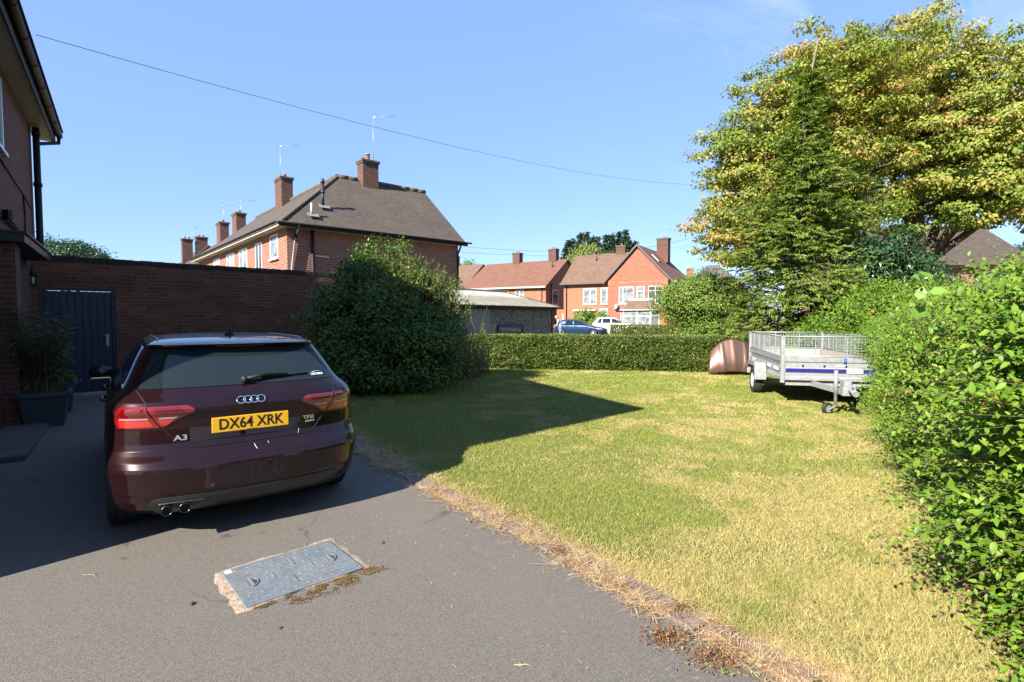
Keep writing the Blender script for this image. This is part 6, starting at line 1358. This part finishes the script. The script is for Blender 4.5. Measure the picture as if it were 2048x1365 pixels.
def rf_(q, a):
    base = np.interp(q, [0, .05, .12, .23, .38, .53, .66, .78, .87, 1], [1.3, 1.9, 2.4, 2.4, 2.0, 1.45, .95, .40, .08, .02]); return float(base) * (1 + .30 * math.sin(a * 2 + q * 17) + .22 * math.sin(a * 5 - q * 31))
conifer('cypress_tree', 'tall dark green cypress with bare bent leaning tip, behind the trailer', (8.35, 15.7, 0), 8.8, (.65, .2), rf_, 640, .115, MT['leaf_conifer'], 2, 300, spray=True, asp=.26)
ct = [o for o in bpy.data.objects if o.name == 'cypress_tree'][0]
mb = MB(); mb.tube([(.35, .1, 7.2), (.55, .1, 8.9), (.72, .1, 9.75), (.95, .05, 10.15), (1.2, 0, 10.05)], [.05, .035, .022, .012, .006], 6); mb.build('bent_leader', MT['barkp'], ct, uv=False)
# ---- yellowing sycamores
M1 = (15.3, 19.5, 0)
tree('sycamore_tree', 'huge spreading sycamore turning yellow, filling the upper right', 'tree', M1,
     [(-.6, 0, 8.0, 3.1, 2.7, 3.3), (1.9, -.3, 7.9, 3.3, 2.6, 2.9), (4.8, .3, 8.0, 2.9, 2.5, 2.9), (-.1, .3, 10.9, 1.9, 1.7, 2.0), (2.6, .2, 10.1, 1.9, 1.7, 1.8), (5.0, -.4, 6.3, 2.5, 2.0, 1.2), (1.6, -1.2, 6.0, 2.3, 1.8, 1.2), (6.8, 0, 9.4, 2., 1.8, 1.9), (-2.5, .4, 9.9, 1.7, 1.5, 1.8)],
     960, 120, .122, MT['leaf_maple'], rc=.52, flat=.36, trunk=.27, th=3.9, seed=6, shell=.12, droop=.6, core=0, asp=.8, zmin=3.8, space=1.12, jag=.5, excl=False)
tree('sycamore_tree', 'golden leaved sycamore left of the cypress, leaning out over the gardens', 'tree', (11.8, 18.2, 0),
     [(-1.3, 0, 7.7, 2.4, 2.2, 2.4), (-2.5, .1, 8.4, 1.8, 1.7, 1.9), (-1.0, .1, 9.9, 1.7, 1.5, 1.6), (-3.9, 0, 7.0, 1.3, 1.3, 1.7), (-3.0, .2, 6.0, 2.1, 1.9, 2.2), (.3, 0, 9.2, 2.2, 1.8, 2.0), (-2.3, -.2, 4.4, 2.2, 1.7, 1.2), (-4.2, 0, 4.5, 1.3, 1.3, 1.2), (-.6, .2, 6.0, 2.2, 2.0, 2.2)],
     980, 105, .108, MT['leaf_maple'], rc=.43, flat=.4, trunk=.17, th=3.2, bark='barkp', seed=16, shell=.12, droop=.5, core=0, asp=.8, zmin=2.4, space=1.1, jag=.5, excl=False)
# ---- smaller things
tree('round_tree', 'rounded bright green small tree behind the right end of the trimmed hedge', 'tree', (7.3, 20.0, 0), [(0, 0, 2.25, 1.35, 1.3, 1.1), (-1.0, 0, 2.2, .95, 1., .75), (1.1, .1, 2.0, 1.2, 1., 1.1), (.4, 0, 1.3, 1.3, 1., .9)], 420, 55, .085, MT['leaf_round'], rc=.33, trunk=.08, th=1., seed=8, core=4000, shell=.6, zmin=.35)
tree('dark_shrub', 'dark glossy broadleaf shrub standing right of the cypress', 'shrub', (11.1, 15.8, 0), [(0, 0, 2.7, 1.3, 1.2, 1.5), (-.8, 0, 1.9, 1.1, 1., 1.4), (.9, 0, 2.2, 1.1, 1., 1.3), (0, -.3, 1.2, 1.5, 1.1, 1.1)], 420, 46, .15, MT['leaf_dark'], rc=.36, trunk=.09, th=1., seed=9, core=5000, shell=.6, asp=.4)
tree('wild_shrub', 'mid green wild shrub between the cypress and the overgrown hedge', 'shrub', (8.9, 12.6, 0), [(0, 0, 1.35, 1.3, .9, 1.1), (.9, .2, 1.7, 1.1, .9, .9), (-1.1, .3, .9, 1.0, .8, .8)], 330, 52, .07, MT['leaf_privet'], rc=.3, trunk=.05, th=.5, seed=10, core=5000, shell=.6, asp=.45, zmin=.1)
tree('hedge_shrub', 'pale green small leaved shrub at the far end of the overgrown hedge', 'shrub', (9.8, 11.9, 0), [(0, 0, 1.2, 1.1, .9, 1.0), (1.1, .5, 1.4, 1.2, 1., 1.1)], 260, 55, .06, MT['leaf_hedge'], rc=.3, trunk=.05, th=.5, seed=12, core=3500, shell=.6, asp=.45, zmin=.1)
tree('garden_shrub', 'green shrub below the left windows of the gabled house', 'shrub', (6.9, 46.6, 0), [(0, 0, 1.15, 1.6, 1., 1.25), (.8, 0, .9, 1.2, 1., 1.)], 110, 42, .2, MT['leaf_round'], rc=.45, trunk=.06, th=.4, seed=21, core=900, shell=.6)
tree('golden_shrub', 'yellow orange shrub rising from the low hedge', 'shrub', (12.4, 38.6, 0), [(0, 0, .95, 1.0, .8, .9), (.7, 0, .7, .7, .7, .6)], 110, 42, .12, MT['leaf_gold'], rc=.3, trunk=.05, th=.3, seed=22, core=900, shell=.6)
tree('far_tree', 'dark round topped tree above the garden wall at far left', 'tree', (-26.8, 31.5, 0), [(0, 0, 5.0, 1.9, 1.8, 1.2), (-1.2, 0, 5.0, 1.4, 1.5, 1.5), (1.3, 0, 4.5, 1.3, 1.2, 1.1)], 260, 60, .15, MT['leaf_dark'], rc=.5, trunk=.2, th=2.6, seed=23, core=3000, shell=.6, zmin=2.8)
tree('far_tree', 'low far tree behind the leftmost terrace chimney', 'tree', (-9.5, 100, 0), [(0, 0, 10.2, 4.2, 2.6, 1.9), (-1.8, 0, 9.6, 2, 2, 1.6)], 120, 45, .4, MT['leaf_round'], rc=1., trunk=.4, th=7, seed=24, core=800, zmin=7)
tree('willow_tree', 'pale yellow green willow between the two groups of houses', 'tree', (11.6, 82, 0), [(0, 0, 9.2, 3., 2.6, 3.4), (2.3, 0, 8.6, 2.2, 2., 3.), (-1.2, 0, 7.4, 2, 2, 3.)], 230, 60, .5, MT['leaf_willow'], rc=1.0, flat=1.3, trunk=.4, th=4.5, seed=25, droop=1.4, asp=.3, core=1500, shell=.5)
def rfir(q, a): return 3.6 * max(.05, 1 - q) ** .62 * (1 + .2 * math.sin(a * 2 + q * 9))
for k, (px, Y, topy, lb) in enumerate(((1140, 96, 486, 'leftmost dark fir of the far row'), (1165, 95, 472, 'tall dark fir second from the left in the far row'), (1190, 97, 480, 'dark fir third from the left in the far row, right behind the willow'), (1217, 94, 476, 'dark fir in the far row left of the twin chimney'), (1243, 95, 468, 'tallest far fir, directly behind the left chimney of the gabled house'), (1262, 97, 488, 'rightmost and shortest dark fir of the far row'))):
    g_ = atY(px, topy, Y); conifer('fir_tree', lb, (g_.x, Y, 0), g_.z + .4, (.2, 0), rfir, 300, .75, MT['leaf_fir'], 40 + k, 11, z0=2, group='dark firs behind the far houses')
tree('far_tree', 'tree at the far right edge beyond the roof', 'tree', (37.5, 38, 0), [(0, 0, 5.2, 2., 2, 2.), (1.5, 0, 6, 2, 2, 2)], 160, 50, .2, MT['leaf_dark'], rc=.6, trunk=.25, th=3, seed=26, core=1200)
tree('reflection_tree', 'unseen leafy tree added behind the camera for the parked car to mirror', 'tree', (15, -13, 0), [(0, 0, 5.5, 3.2, 3., 3.), (2.5, 0, 4.8, 2.4, 2.2, 2.4), (-2.2, 1, 4.6, 2.3, 2., 2.2)], 260, 60, .3, MT['leaf_round'], rc=.9, trunk=.25, th=2.4, seed=91, core=1500, zmin=1.5)  # out-of-view tree added so the car has foliage to reflect
# ------------------------------------------------------------------ trailer
tX = Vector((4.85, 9.3, 0)); back = Vector((.25, .968, 0)).normalized()
tr = empty('box_trailer', tuple(tX), math.atan2(back.y, back.x) - PI / 2, 'galvanised box trailer with mesh sides and blue stripe on the lawn', 'trailer')
# local: x to the trailer's right (seen from the drawbar), y to the rear
TW, TL_, z0_, z1_, zm = 1.50, 2.95, .46, .87, 1.25
MT['blue_stripe'] = pmat('blue_stripe', (.025, .02, .22), .35); MT['orange'] = pmat('orange_reflector', (.9, .28, .02), .25); MT['bluecap'] = pmat('blue_grip', (.03, .08, .5), .4)
def ribpanel(x0, y0, dx, dy, L_, z0, z1, mb):
    """folded sheet steel side: two ribs"""
    prof = [(0, z0), (.018, z0), (.018, z0 + .05), (0, z0 + .07), (0, z0 + .13), (.014, z0 + .145), (.014, z0 + .21), (0, z0 + .225), (0, z0 + .31), (.022, z0 + .33), (.022, z1), (-.02, z1), (-.02, z0)]
    nx_, ny_ = dy, -dx; P = [(x0 + nx_ * o_, y0 + ny_ * o_, z) for o_, z in prof]; mb.prism(P, (dx * L_, dy * L_, 0))
mb = MB(); ribpanel(0.04, 0, 1, 0, TW - .08, z0_, z1_, mb); mb.build('front_panel', MT['galv'], tr)
mb = MB(); ribpanel(0, TL_ - .04, 0, -1, TL_ - .08, z0_, z1_, mb); mb.build('side_panel', MT['galv'], tr)
mb = MB(); ribpanel(TW, .04, 0, 1, TL_ - .08, z0_, z1_, mb); mb.build('side_panel', MT['galv'], tr)
mb = MB(); ribpanel(TW - .04, TL_, -1, 0, TW - .08, z0_, z1_, mb); mb.build('tail_board', MT['galv'], tr)
mb = MB(); mb.box(.02, TW - .02, .02, TL_ - .02, z0_ - .02, z0_ + .02); mb.build('floor', MT['ply'], tr)
mb = MB(); [mb.box(a, b, c, d, z0_ + .03, z1_ - .02) for a, b, c, d in ((.022, .03, .05, TL_ - .05), (TW - .03, TW - .022, .05, TL_ - .05), (.05, TW - .05, TL_ - .03, TL_ - .022))]; mb.build('inner_lining', MT['ply'], tr)
for x in (0, TW):
    for y in (0, TL_): MB().box(x - .032, x + .032, y - .032, y + .032, z0_ - .05, zm).build('corner_post', MT['galv'], tr)
# mesh sides
def meshside(p, q, name='mesh_side'):
    p, q = Vector(p), Vector(q); d = (q - p); L_ = d.length; d.normalize(); mb = MB(); r_ = .0035
    for z in (z1_ + .02, zm - .012): mb.tube([p + Vector((0, 0, z)), q + Vector((0, 0, z))], .013, 6)
    n = int(L_ / .055)
    for i in range(n + 1):
        c = p + d * (L_ * i / n); mb.tube([c + Vector((0, 0, z1_ + .02)), c + Vector((0, 0, zm - .01))], r_ if i % 9 else .011, 4, caps=False)
    for k in range(1, 7): z = z1_ + .02 + (zm - z1_ - .03) * k / 7; mb.tube([p + Vector((0, 0, z)), q + Vector((0, 0, z))], r_, 4, caps=False)
    return mb.build(name, MT['galv'], tr, uv=False)
meshside((.03, 0, 0), (TW - .03, 0, 0)); meshside((0, .03, 0), (0, TL_ - .03, 0)); meshside((TW, .03, 0), (TW, TL_ - .03, 0)); meshside((.03, TL_, 0), (TW - .03, TL_, 0))
MB().box(.05, TW - .05, -.0195, -.0150, .605, .668).build('blue_stripe', MT['blue_stripe'], tr)
MB().box(1.02, 1.27, -.022, -.0196, .60, .675).build('maker_plate', MT['upvc'], tr); MB().box(1.03, 1.26, -.0232, -.0221, .622, .628).build('maker_plate_print', pmat('red_print', (.5, .03, .03), .5), tr)
mb = MB(); mb.box(1.04, 1.20, -.0232, -.0221, .645, .650); mb.build('maker_plate_print', MT['black'], tr)
for i in range(4):
    mb = MB(); mb.lathe([(0, .01), (.016, .008), (.018, 0)], 10, M=Matrix.Translation((.33 + i * .34, -.012, .72)) @ Matrix.Rotation(PI / 2, 4, 'X')); mb.build('rivet', MT['black'], tr)
for y0, y1, mm in ((.22, .62, 'upvc'), (.62, .74, 'blue_stripe'), (.74, 1.1, 'upvc'), (2.3, 2.62, 'upvc')): MB().box(-.0205, -.0150, y0, y1, .61, .665).build('side_sticker', MT[mm], tr)
MB().box(-.026, -.0206, 2.32, 2.45, .62, .645).build('side_sticker', bpy.data.materials['red_print'], tr)
for y in (.1, 2.8): MB().box(-.03, -.0206, y, y + .09, .66, .70).build('side_reflector', MT['orange'], tr)
for i in range(8):
    mb = MB(); mb.lathe([(0, .01), (.014, .008), (.016, 0)], 8, M=Matrix.Translation((-.014, .3 + i * .3, .735)) @ Matrix.Rotation(-PI / 2, 4, 'Y')); mb.build('rivet', MT['black'], tr)
# wheels and mudguards
for sg, x in ((-1, -.14), (1, TW + .14)):
    wh = empty('wheel'); wh.parent = tr; wh.matrix_local = Matrix.Translation((x, 1.52, .285)) @ Matrix.Rotation(sg * PI / 2, 4, 'Y'); mb = MB(); r_ = .285; R0 = .155; h = .085
    mb.lathe([(R0, -h + .01), (r_ * .86, -h), (r_ * .97, -h + .012), (r_, -h + .03), (r_, h - .03), (r_ * .97, h - .012), (r_ * .86, h), (R0, h - .01), (R0 - .01, 0)], 36, close=True)
    mb.build('tyre', MT['rubber'], wh); mb = MB(); mb.lathe([(R0 + .003, h - .015), (R0 - .012, h - .01), (R0 - .03, h - .05), (.07, h - .035), (.05, h - .01), (0, h - .008)], 28); mb.lathe([(R0 + .003, -h + .015), (R0 - .02, -h + .02), (.05, -h + .04), (0, -h + .04)], 28)
    mb.build('rim', MT['upvc'], wh)
    xa, xb = (x - .11, x + .11); mb = MB(); pr = [(1.52 - .40, .33), (1.52 - .40, .56), (1.52 - .30, .665), (1.52 + .30, .665), (1.52 + .40, .56), (1.52 + .40, .40)]
    inn = [(y + (.012 if y < 1.52 else -.012), z - (.012 if z > .34 else 0)) for y, z in pr][::-1]
    mb.prism([(xa, y, z) for y, z in pr + inn], (xb - xa, 0, 0)); mb.prism([(xa if sg < 0 else xb - .01, y, z) for y, z in [pr[1], pr[2], pr[3], pr[4], (1.52 + .39, .50), (1.52 + .28, .60), (1.52 - .28, .60), (1.52 - .39, .50)]], (.01, 0, 0)); mb.build('mudguard', MT['galv'], tr)
mb = MB(); mb.tube([(-.05, 1.52, .285), (TW + .05, 1.52, .285)], .03, 8); mb.build('axle', MT['galv'], tr)
# chassis and drawbar
mb = MB(); nose = Vector((TW / 2, -1.10, .40))
for x in (.30, TW - .30):
    mb = MB(); a, b = Vector((x, .9, .43)), Vector((TW / 2 + (-.04 if x < .7 else .04), -.95, .38)); d = (b - a).normalized(); s_ = Vector((-d.y, d.x, 0)) * .02; mb.prism([a - s_ - Vector((0, 0, .045)), a + s_ - Vector((0, 0, .045)), a + s_ + Vector((0, 0, .045)), a - s_ + Vector((0, 0, .045))], b - a); mb.build('drawbar', MT['galv'], tr)
MB().box(.05, TW - .05, .05, .10, .36, .438).build('cross_member', MT['galv'], tr); MB().box(.05, TW - .05, TL_ - .2, TL_ - .14, .36, .438).build('cross_member', MT['galv'], tr)
mb = MB(); mb.box(TW / 2 - .10, TW / 2 + .09, -.98, -.90, .335, .47); mb.box(TW / 2 - .05, TW / 2 + .06, -.88, -.70, .43, .56); mb.prism([(TW / 2 - .02, -.72, .50), (TW / 2 - .02, -.92, .44), (TW / 2 - .02, -.72, .36)], (.05, 0, 0)); mb.build('winch_plate', MT['galv'], tr)
mb = MB(); mb.tube([(TW / 2, -.9, .42), (TW / 2, -1.1, .42), (TW / 2, -1.24, .40)], [.03, .035, .05], 10); mb.tube([(TW / 2, -1.1, .46), (TW / 2, -1.2, .50), (TW / 2, -1.05, .53)], .012, 6); mb.build('coupling', MT['galv'], tr)
mb = MB(); mb.tube([(TW / 2 + .06, -1.0, .40), (TW / 2 + .16, -1.05, .28), (TW / 2 + .24, -1.0, .16), (TW / 2 + .2, -.9, .12), (TW / 2 + .12, -.85, .24)], .008, 6); mb.tube([(TW / 2 + .12, -.85, .24), (TW / 2 + .11, -.87, .13)], .025, 8); mb.build('breakaway_cable', MT['black'], tr)
jw = empty('jockey_wheel'); jw.parent = tr; jw.location = (TW / 2 - .14, -.80, 0); mb = MB(); mb.tube([(0, 0, .14), (0, 0, .70)], .024, 10); mb.tube([(0, 0, .30), (0, 0, .72)], .030, 10); mb.build('tube', MT['galv'], jw)
mb = MB(); mb.tube([(0, 0, .72), (0, 0, .785), (.12, -.01, .79), (.125, -.01, .84)], .010, 6); mb.build('crank', MT['galv'], jw); mb = MB(); mb.tube([(.125, -.01, .82), (.125, -.01, .91)], .022, 8); mb.build('grip', MT['bluecap'], jw)
mb = MB(); 
for s_ in (-.035, .035): mb.prism([(-.005, s_, .16), (.02, s_, .16), (-.09, s_, .08), (-.11, s_, .09)], (0, .006, 0))
mb.build('fork', MT['galv'], jw); Mw = Matrix.Translation((-.115, 0, .098)) @ Matrix.Rotation(PI / 2, 4, 'X') @ Matrix.Rotation(.5, 4, 'Y')
mb = MB(); mb.lathe([(.06, -.028), (.088, -.028), (.098, -.015), (.098, .015), (.088, .028), (.06, .028)], 24, close=True, M=Mw); mb.build('tyre', MT['rubber'], jw); mb = MB(); mb.lathe([(0, -.026), (.055, -.024), (.062, -.028), (.062, .028), (.055, .024), (0, .026)], 20, M=Mw); mb.build('rim', MT['galv'], jw)

# ------------------------------------------------------------------ loose bonnet leaning on the hedge
bo = empty('car_bonnet', (5.98, 13.85, 0), -.10, 'loose copper coloured car bonnet propped against the hedge beside the trailer', 'car bonnet')
MT['copper'] = paint('copper_paint', (.20, .115, .085), .6, .4); MT['scorched'] = pmat('bonnet_underside', (.1, .08, .07), .7, var=.3)
mb = MB(); nu, nv = 34, 22; vs_ = []
for j in range(nv + 1):
    v_ = j / nv
    for i in range(nu + 1):
        u = i / nu * 2 - 1; wdt = .66 - .10 * v_ ** 2; x = u * wdt; z = .03 + .96 * v_ - .0 + (-.24 * abs(u) ** 1.6 * v_) + .09 * (1 - abs(u) ** 2) * (1 - v_) ** 2
        if u < -.55: z -= (-.55 - u) * .25 * v_
        y = .32 * v_ + .05 * u * u - .05 * (1 - (2 * v_ - 1) ** 2) * (1 - u * u * .5) - .04 * math.exp(-((abs(u) - .40 - .14 * v_) / .055) ** 2) - .02 * math.exp(-(u / .08) ** 2) + (.10 * (1 - v_) ** 4)
        vs_.append((x, y, z))
fs = [(j * (nu + 1) + i, j * (nu + 1) + i + 1, (j + 1) * (nu + 1) + i + 1, (j + 1) * (nu + 1) + i) for j in range(nv) for i in range(nu)]
mb.add(vs_, fs, 0, True); o = mb.build('panel', [MT['copper']], bo); so_ = o.modifiers.new('t', 'SOLIDIFY'); so_.thickness = .018; so_.offset = 1
mb = MB(); mb.tube([(-.6, .10, .10), (-.5, .3, .6), (-.3, .36, .85), (.3, .36, .85), (.5, .3, .6), (.6, .10, .10)], .02, 6); mb.build('frame', MT['scorched'], bo)
MB().tube([(.22, -.06, .47), (.222, -.07, .50)], .008, 6).build('washer_jet', MT['black'], bo)
MB().tube([(.45, -.02, .18), (.49, -.02, .18)], .01, 6).build('badge', MT['chrome'], bo)

# ------------------------------------------------------------------ man stooping across the hedge
def skin_body(name, pts, edges, rad, mat, par, root=0, sub=2):
    me = bpy.data.meshes.new(name); me.from_pydata(pts, edges, []); o = bpy.data.objects.new(name, me); COL.objects.link(o)
    me.materials.append(mat); s_ = o.modifiers.new('s', 'SKIN'); s_.use_smooth_shade = True
    if not me.skin_vertices: me.skin_vertices.new(name='') if hasattr(me.skin_vertices, 'new') else None
    return o, me
def skinned(name, pts, edges, rad, mat, par, root=0):
    me = bpy.data.meshes.new(name); me.from_pydata(pts, edges, []); o = bpy.data.objects.new(name, me); COL.objects.link(o)
    bm = bmesh.new(); bm.from_mesh(me); ly = bm.verts.layers.skin.verify(); bm.verts.ensure_lookup_table()
    for i, v_ in enumerate(bm.verts):
        rr = rad[i]; v_[ly].radius = rr if isinstance(rr, tuple) else (rr, rr); v_[ly].use_root = (i == root)
    bm.to_mesh(me); bm.free(); s_ = o.modifiers.new('s', 'SKIN'); s_.use_smooth_shade = True; sb = o.modifiers.new('ss', 'SUBSURF'); sb.levels = 2; sb.render_levels = 2
    dg = bpy.context.evaluated_depsgraph_get(); m2 = bpy.data.meshes.new_from_object(o.evaluated_get(dg)); bpy.data.objects.remove(o); m2.materials.clear(); m2.materials.append(mat)
    o = bpy.data.objects.new(name, m2); COL.objects.link(o); o.parent = par
    for p in m2.polygons: p.use_smooth = True
    return o
MT['skin'] = pmat('skin', (.50, .27, .19), .5, var=.08); MT['shirt'] = pmat('blue_shirt', (.33, .52, .80), .8, var=.08, vs_=6); MT['shorts'] = pmat('blue_shorts', (.16, .25, .62), .8); MT['hair'] = pmat('grey_hair', (.55, .52, .50), .8)
mn = empty('person', (3.42, 36.6, 0), PI, 'person in pale blue short sleeved shirt and blue shorts stooping over folded sheets', 'person')
# faces -x... local: forward = +x (picture left after the half turn), z up
pel = [(0, 0, .92), (.04, 0, 1.06), (.10, 0, 1.22), (.17, 0, 1.36), (.23, 0, 1.44), (.29, 0, 1.50), (.32, 0, 1.58), (.33, 0, 1.66),
       (.0, .10, .86), (.05, .11, .48), (.0, .11, .09), (.14, .12, .04), (0, -.10, .86), (-.05, -.11, .48), (-.10, -.11, .09), (.04, -.12, .04),
       (.17, .17, 1.38), (.25, .21, 1.12), (.44, .15, 1.02), (.51, .14, 1.00), (.17, -.17, 1.38), (.14, -.22, 1.10), (.34, -.16, .98), (.42, -.14, .97)]
ed = [(0, 1), (1, 2), (2, 3), (3, 4), (4, 5), (5, 6), (6, 7), (0, 8), (8, 9), (9, 10), (10, 11), (0, 12), (12, 13), (13, 14), (14, 15), (3, 16), (16, 17), (17, 18), (18, 19), (3, 20), (20, 21), (21, 22), (22, 23)]
rd = [.12, .12, .125, .12, .062, .075, .092, .07, .085, .055, .042, .035, .085, .055, .042, .035, .06, .045, .032, .036, .06, .045, .032, .036]
body = skinned('body', pel, ed, rd, MT['skin'], mn)
skinned('shirt', [(0, 0, .90), (.04, 0, 1.05), (.10, 0, 1.21), (.16, 0, 1.35), (.19, 0, 1.40), (.17, .17, 1.37), (.21, .20, 1.22), (.17, -.17, 1.37), (.15, -.205, 1.20)], [(0, 1), (1, 2), (2, 3), (3, 4), (3, 5), (5, 6), (3, 7), (7, 8)], [(.16, .16), (.15, .15), (.15, .15), (.145, .145), .09, .085, .065, .085, .065], MT['shirt'], mn)
skinned('shorts', [(0, 0, .92), (0, .09, .82), (.03, .10, .56), (0, -.09, .82), (-.03, -.10, .56)], [(0, 1), (1, 2), (0, 3), (3, 4)], [.15, .115, .10, .115, .10], MT['shorts'], mn)
mb = MB(); bm = bmesh.new(); bmesh.ops.create_uvsphere(bm, u_segments=18, v_segments=12, radius=.108)
for v_ in bm.verts: v_.co = Vector((v_.co.x * 1.02 - .018, v_.co.y * .86, v_.co.z * 1.05 + .012))
keep = [f for f in bm.faces if f.calc_center_median().x > .035 and f.calc_center_median().z < .07 or f.calc_center_median().z < -.035]
bmesh.ops.delete(bm, geom=keep, context='FACES'); mb.add([tuple(v_.co + Vector((.325, 0, 1.60))) for v_ in bm.verts], [[v_.index for v_ in f.verts] for f in bm.faces], 0, True); bm.free(); mb.build('hair', MT['hair'], mn)
mb = MB(); mb.prism([(.412, -.014, 1.57), (.412, .014, 1.57), (.428, 0, 1.555)], (-.012, 0, .045)); mb.build('nose', MT['skin'], mn)
for s_ in (-1, 1): MB().lathe([(0, .004), (.010, .002), (.012, 0)], 8, M=Matrix.Translation((.405, s_ * .034, 1.61)) @ Matrix.Rotation(PI / 2, 4, 'Y')).build('eye', MT['black'], mn)
for hx_, hy_, hz_, s_ in ((.51, .14, 1.0, 1), (.42, -.14, .97, -1)):
    for k in range(4):
        l_ = (.075, .085, .08, .062)[k]; y = hy_ + (k - 1.5) * .019; MB().tube([(hx_ + .02, y, hz_), (hx_ + .02 + l_ * .5, y, hz_ - .012), (hx_ + .02 + l_ * .75, y, hz_ - .045)], [.010, .009, .007], 6).build('finger', MT['skin'], mn)
    MB().tube([(hx_ - .01, hy_ - s_ * .03, hz_), (hx_ + .025, hy_ - s_ * .055, hz_ - .015), (hx_ + .05, hy_ - s_ * .055, hz_ - .035)], [.012, .011, .008], 6).build('thumb', MT['skin'], mn)
sh_ = empty('folded_sheets', (2.78, 36.6, 0), PI, 'white and blue folded sheets held in front of the stooping man', 'sheets'); mb = MB()
mb.prism([(-.16, -.16, .90), (.22, -.16, .97), (.24, -.16, .985), (-.14, -.16, .93)], (0, .34, 0)); mb.build('paper', MT['upvc'], sh_); mb = MB(); mb.prism([(-.14, -.12, .86), (.20, -.12, .935), (.21, -.12, .955), (-.16, -.12, .885)], (0, .3, 0)); mb.build('cover', MT['shorts'], sh_)

# low timber planter and covered table by the far right
fe_ = empty('garden_fence', (14.6, 42.5, 0), -.15, 'low brown slatted timber fence beyond the low hedge', 'fence'); MT['timber'] = pmat('brown_timber', (.16, .09, .055), .8, var=.3)
mb = MB(); [mb.box(i * .14, i * .14 + .11, 0, .02, 0, 1.05) for i in range(44)]; mb.build('slats', MT['timber'], fe_); mb = MB(); mb.box(0, 6.1, -.03, -.001, .8, .88); mb.box(0, 6.1, -.03, -.001, .2, .28); mb.build('rail', MT['timber'], fe_)
ht = empty('covered_table', (16.3, 43.6, 0), -.2, 'grey covered round table or tub behind the slatted fence', 'table'); mb = MB(); mb.lathe([(0, 1.32), (.6, 1.30), (1.1, 1.22), (1.18, 1.17), (1.16, 1.10), (0, 1.10)], 24); mb.build('cover', MT['slate'] if False else pmat('grey_cover', (.25, .27, .3), .35), ht); mb = MB(); [mb.tube([(x, y, 0), (x, y, 1.12)], .05, 6) for x, y in ((-.7, -.6), (.7, -.6), (.7, .6), (-.7, .6))]; mb.build('leg', MT['timber'], ht) if False else None
for x, y in ((-.7, -.6), (.7, -.6), (.7, .6), (-.7, .6)): MB().tube([(x, y, 0), (x, y, 1.12)], .05, 6).build('leg', MT['timber'], ht)

# ------------------------------------------------------------------ overhead wires
MT['wire'] = pmat('wire', (.05, .05, .055), .6)
def wire(a, b, sag, rad, label, n=24):
    pts = [a.lerp(b, i / n) + Vector((0, 0, -sag * 4 * (i / n) * (1 - i / n))) for i in range(n + 1)]; c = pts[0]; mb = MB().tube([p - c for p in pts], rad, 5)
    o = mb.build('overhead_wire', MT['wire'], loc=c); tag(o, label, 'wire', 'overhead wires')
a = hp(5.0, .02, ZE + .0); wa = atY(72, 70, 6.9); wire(wa, atY(1378, 369, 24), .42, .0042, 'long sagging wire crossing the sky from the left house eave')
wire(Vector(w1(LX + .3, 0, 5.0)), atY(1400, 470, 60), .9, .007, 'faint wire running right from the corner of the hipped house')
wire(Vector(w1(LX + .3, .3, 4.75)), atY(1400, 490, 60), .6, .006, 'lower faint wire beneath it beside the hipped house')
wire(atY(1262, 500, 60), atY(1440, 462, 26), .1, .005, 'upper wire meeting the right chimney of the gabled house')
wire(atY(1330, 499, 50), atY(1440, 475, 26), .05, .005, 'lower wire leaving the roof of the gabled house')
# ------------------------------------------------------------------ fallen leaves
MT['fallen'] = leaf_mat('fallen', [(0, (.20, .08, .03)), (.5, (.42, .20, .06)), (1, (.50, .36, .10))], .1, rough=.7, nscale=5)
r = np.random.default_rng(77); n = 260; Y = r.uniform(2.2, 13, n); X = r.uniform(-5, 8, n); k_ = (X > np.interp(Y, EY, EX) - .6) & (X < .62 * Y); X, Y = X[k_], Y[k_]
fl_ = leafmesh('fallen_leaves', np.stack([X, Y, np.full(len(X), .035)], 1), r.normal(0, 1, (len(X), 3)) * [1, 1, .15], .03, MT['fallen'], asp=.7, seed=3); tag(fl_, 'a few small brown and orange fallen leaves scattered over the lawn', 'fallen leaves', kind='stuff')

# ------------------------------------------------------------------ one common exposure-matched reflectance level for all surfaces
def scale_col(t, inp, f):
    if inp.is_linked:
        src = inp.links[0].from_socket; n = t.nodes.new('ShaderNodeMixRGB'); n.blend_type = 'MULTIPLY'; n.inputs[0].default_value = 1; n.inputs[2].default_value = (f, f, f, 1)
        t.links.new(src, n.inputs[1]); t.links.new(n.outputs[0], inp)
    else: c = inp.default_value; inp.default_value = (c[0] * f, c[1] * f, c[2] * f, 1)
for m in bpy.data.materials:
    if not m.use_nodes or m.name in ('chrome', 'car_glass', 'window_glass', 'badge_silver'): continue
    f = ALB * (1.2 if m.name.startswith('white') else 1)
    for n in list(m.node_tree.nodes):
        if n.type == 'BSDF_PRINCIPLED': scale_col(m.node_tree, n.inputs['Base Color'], f)
        elif n.type == 'BSDF_TRANSLUCENT': scale_col(m.node_tree, n.inputs[0], f)
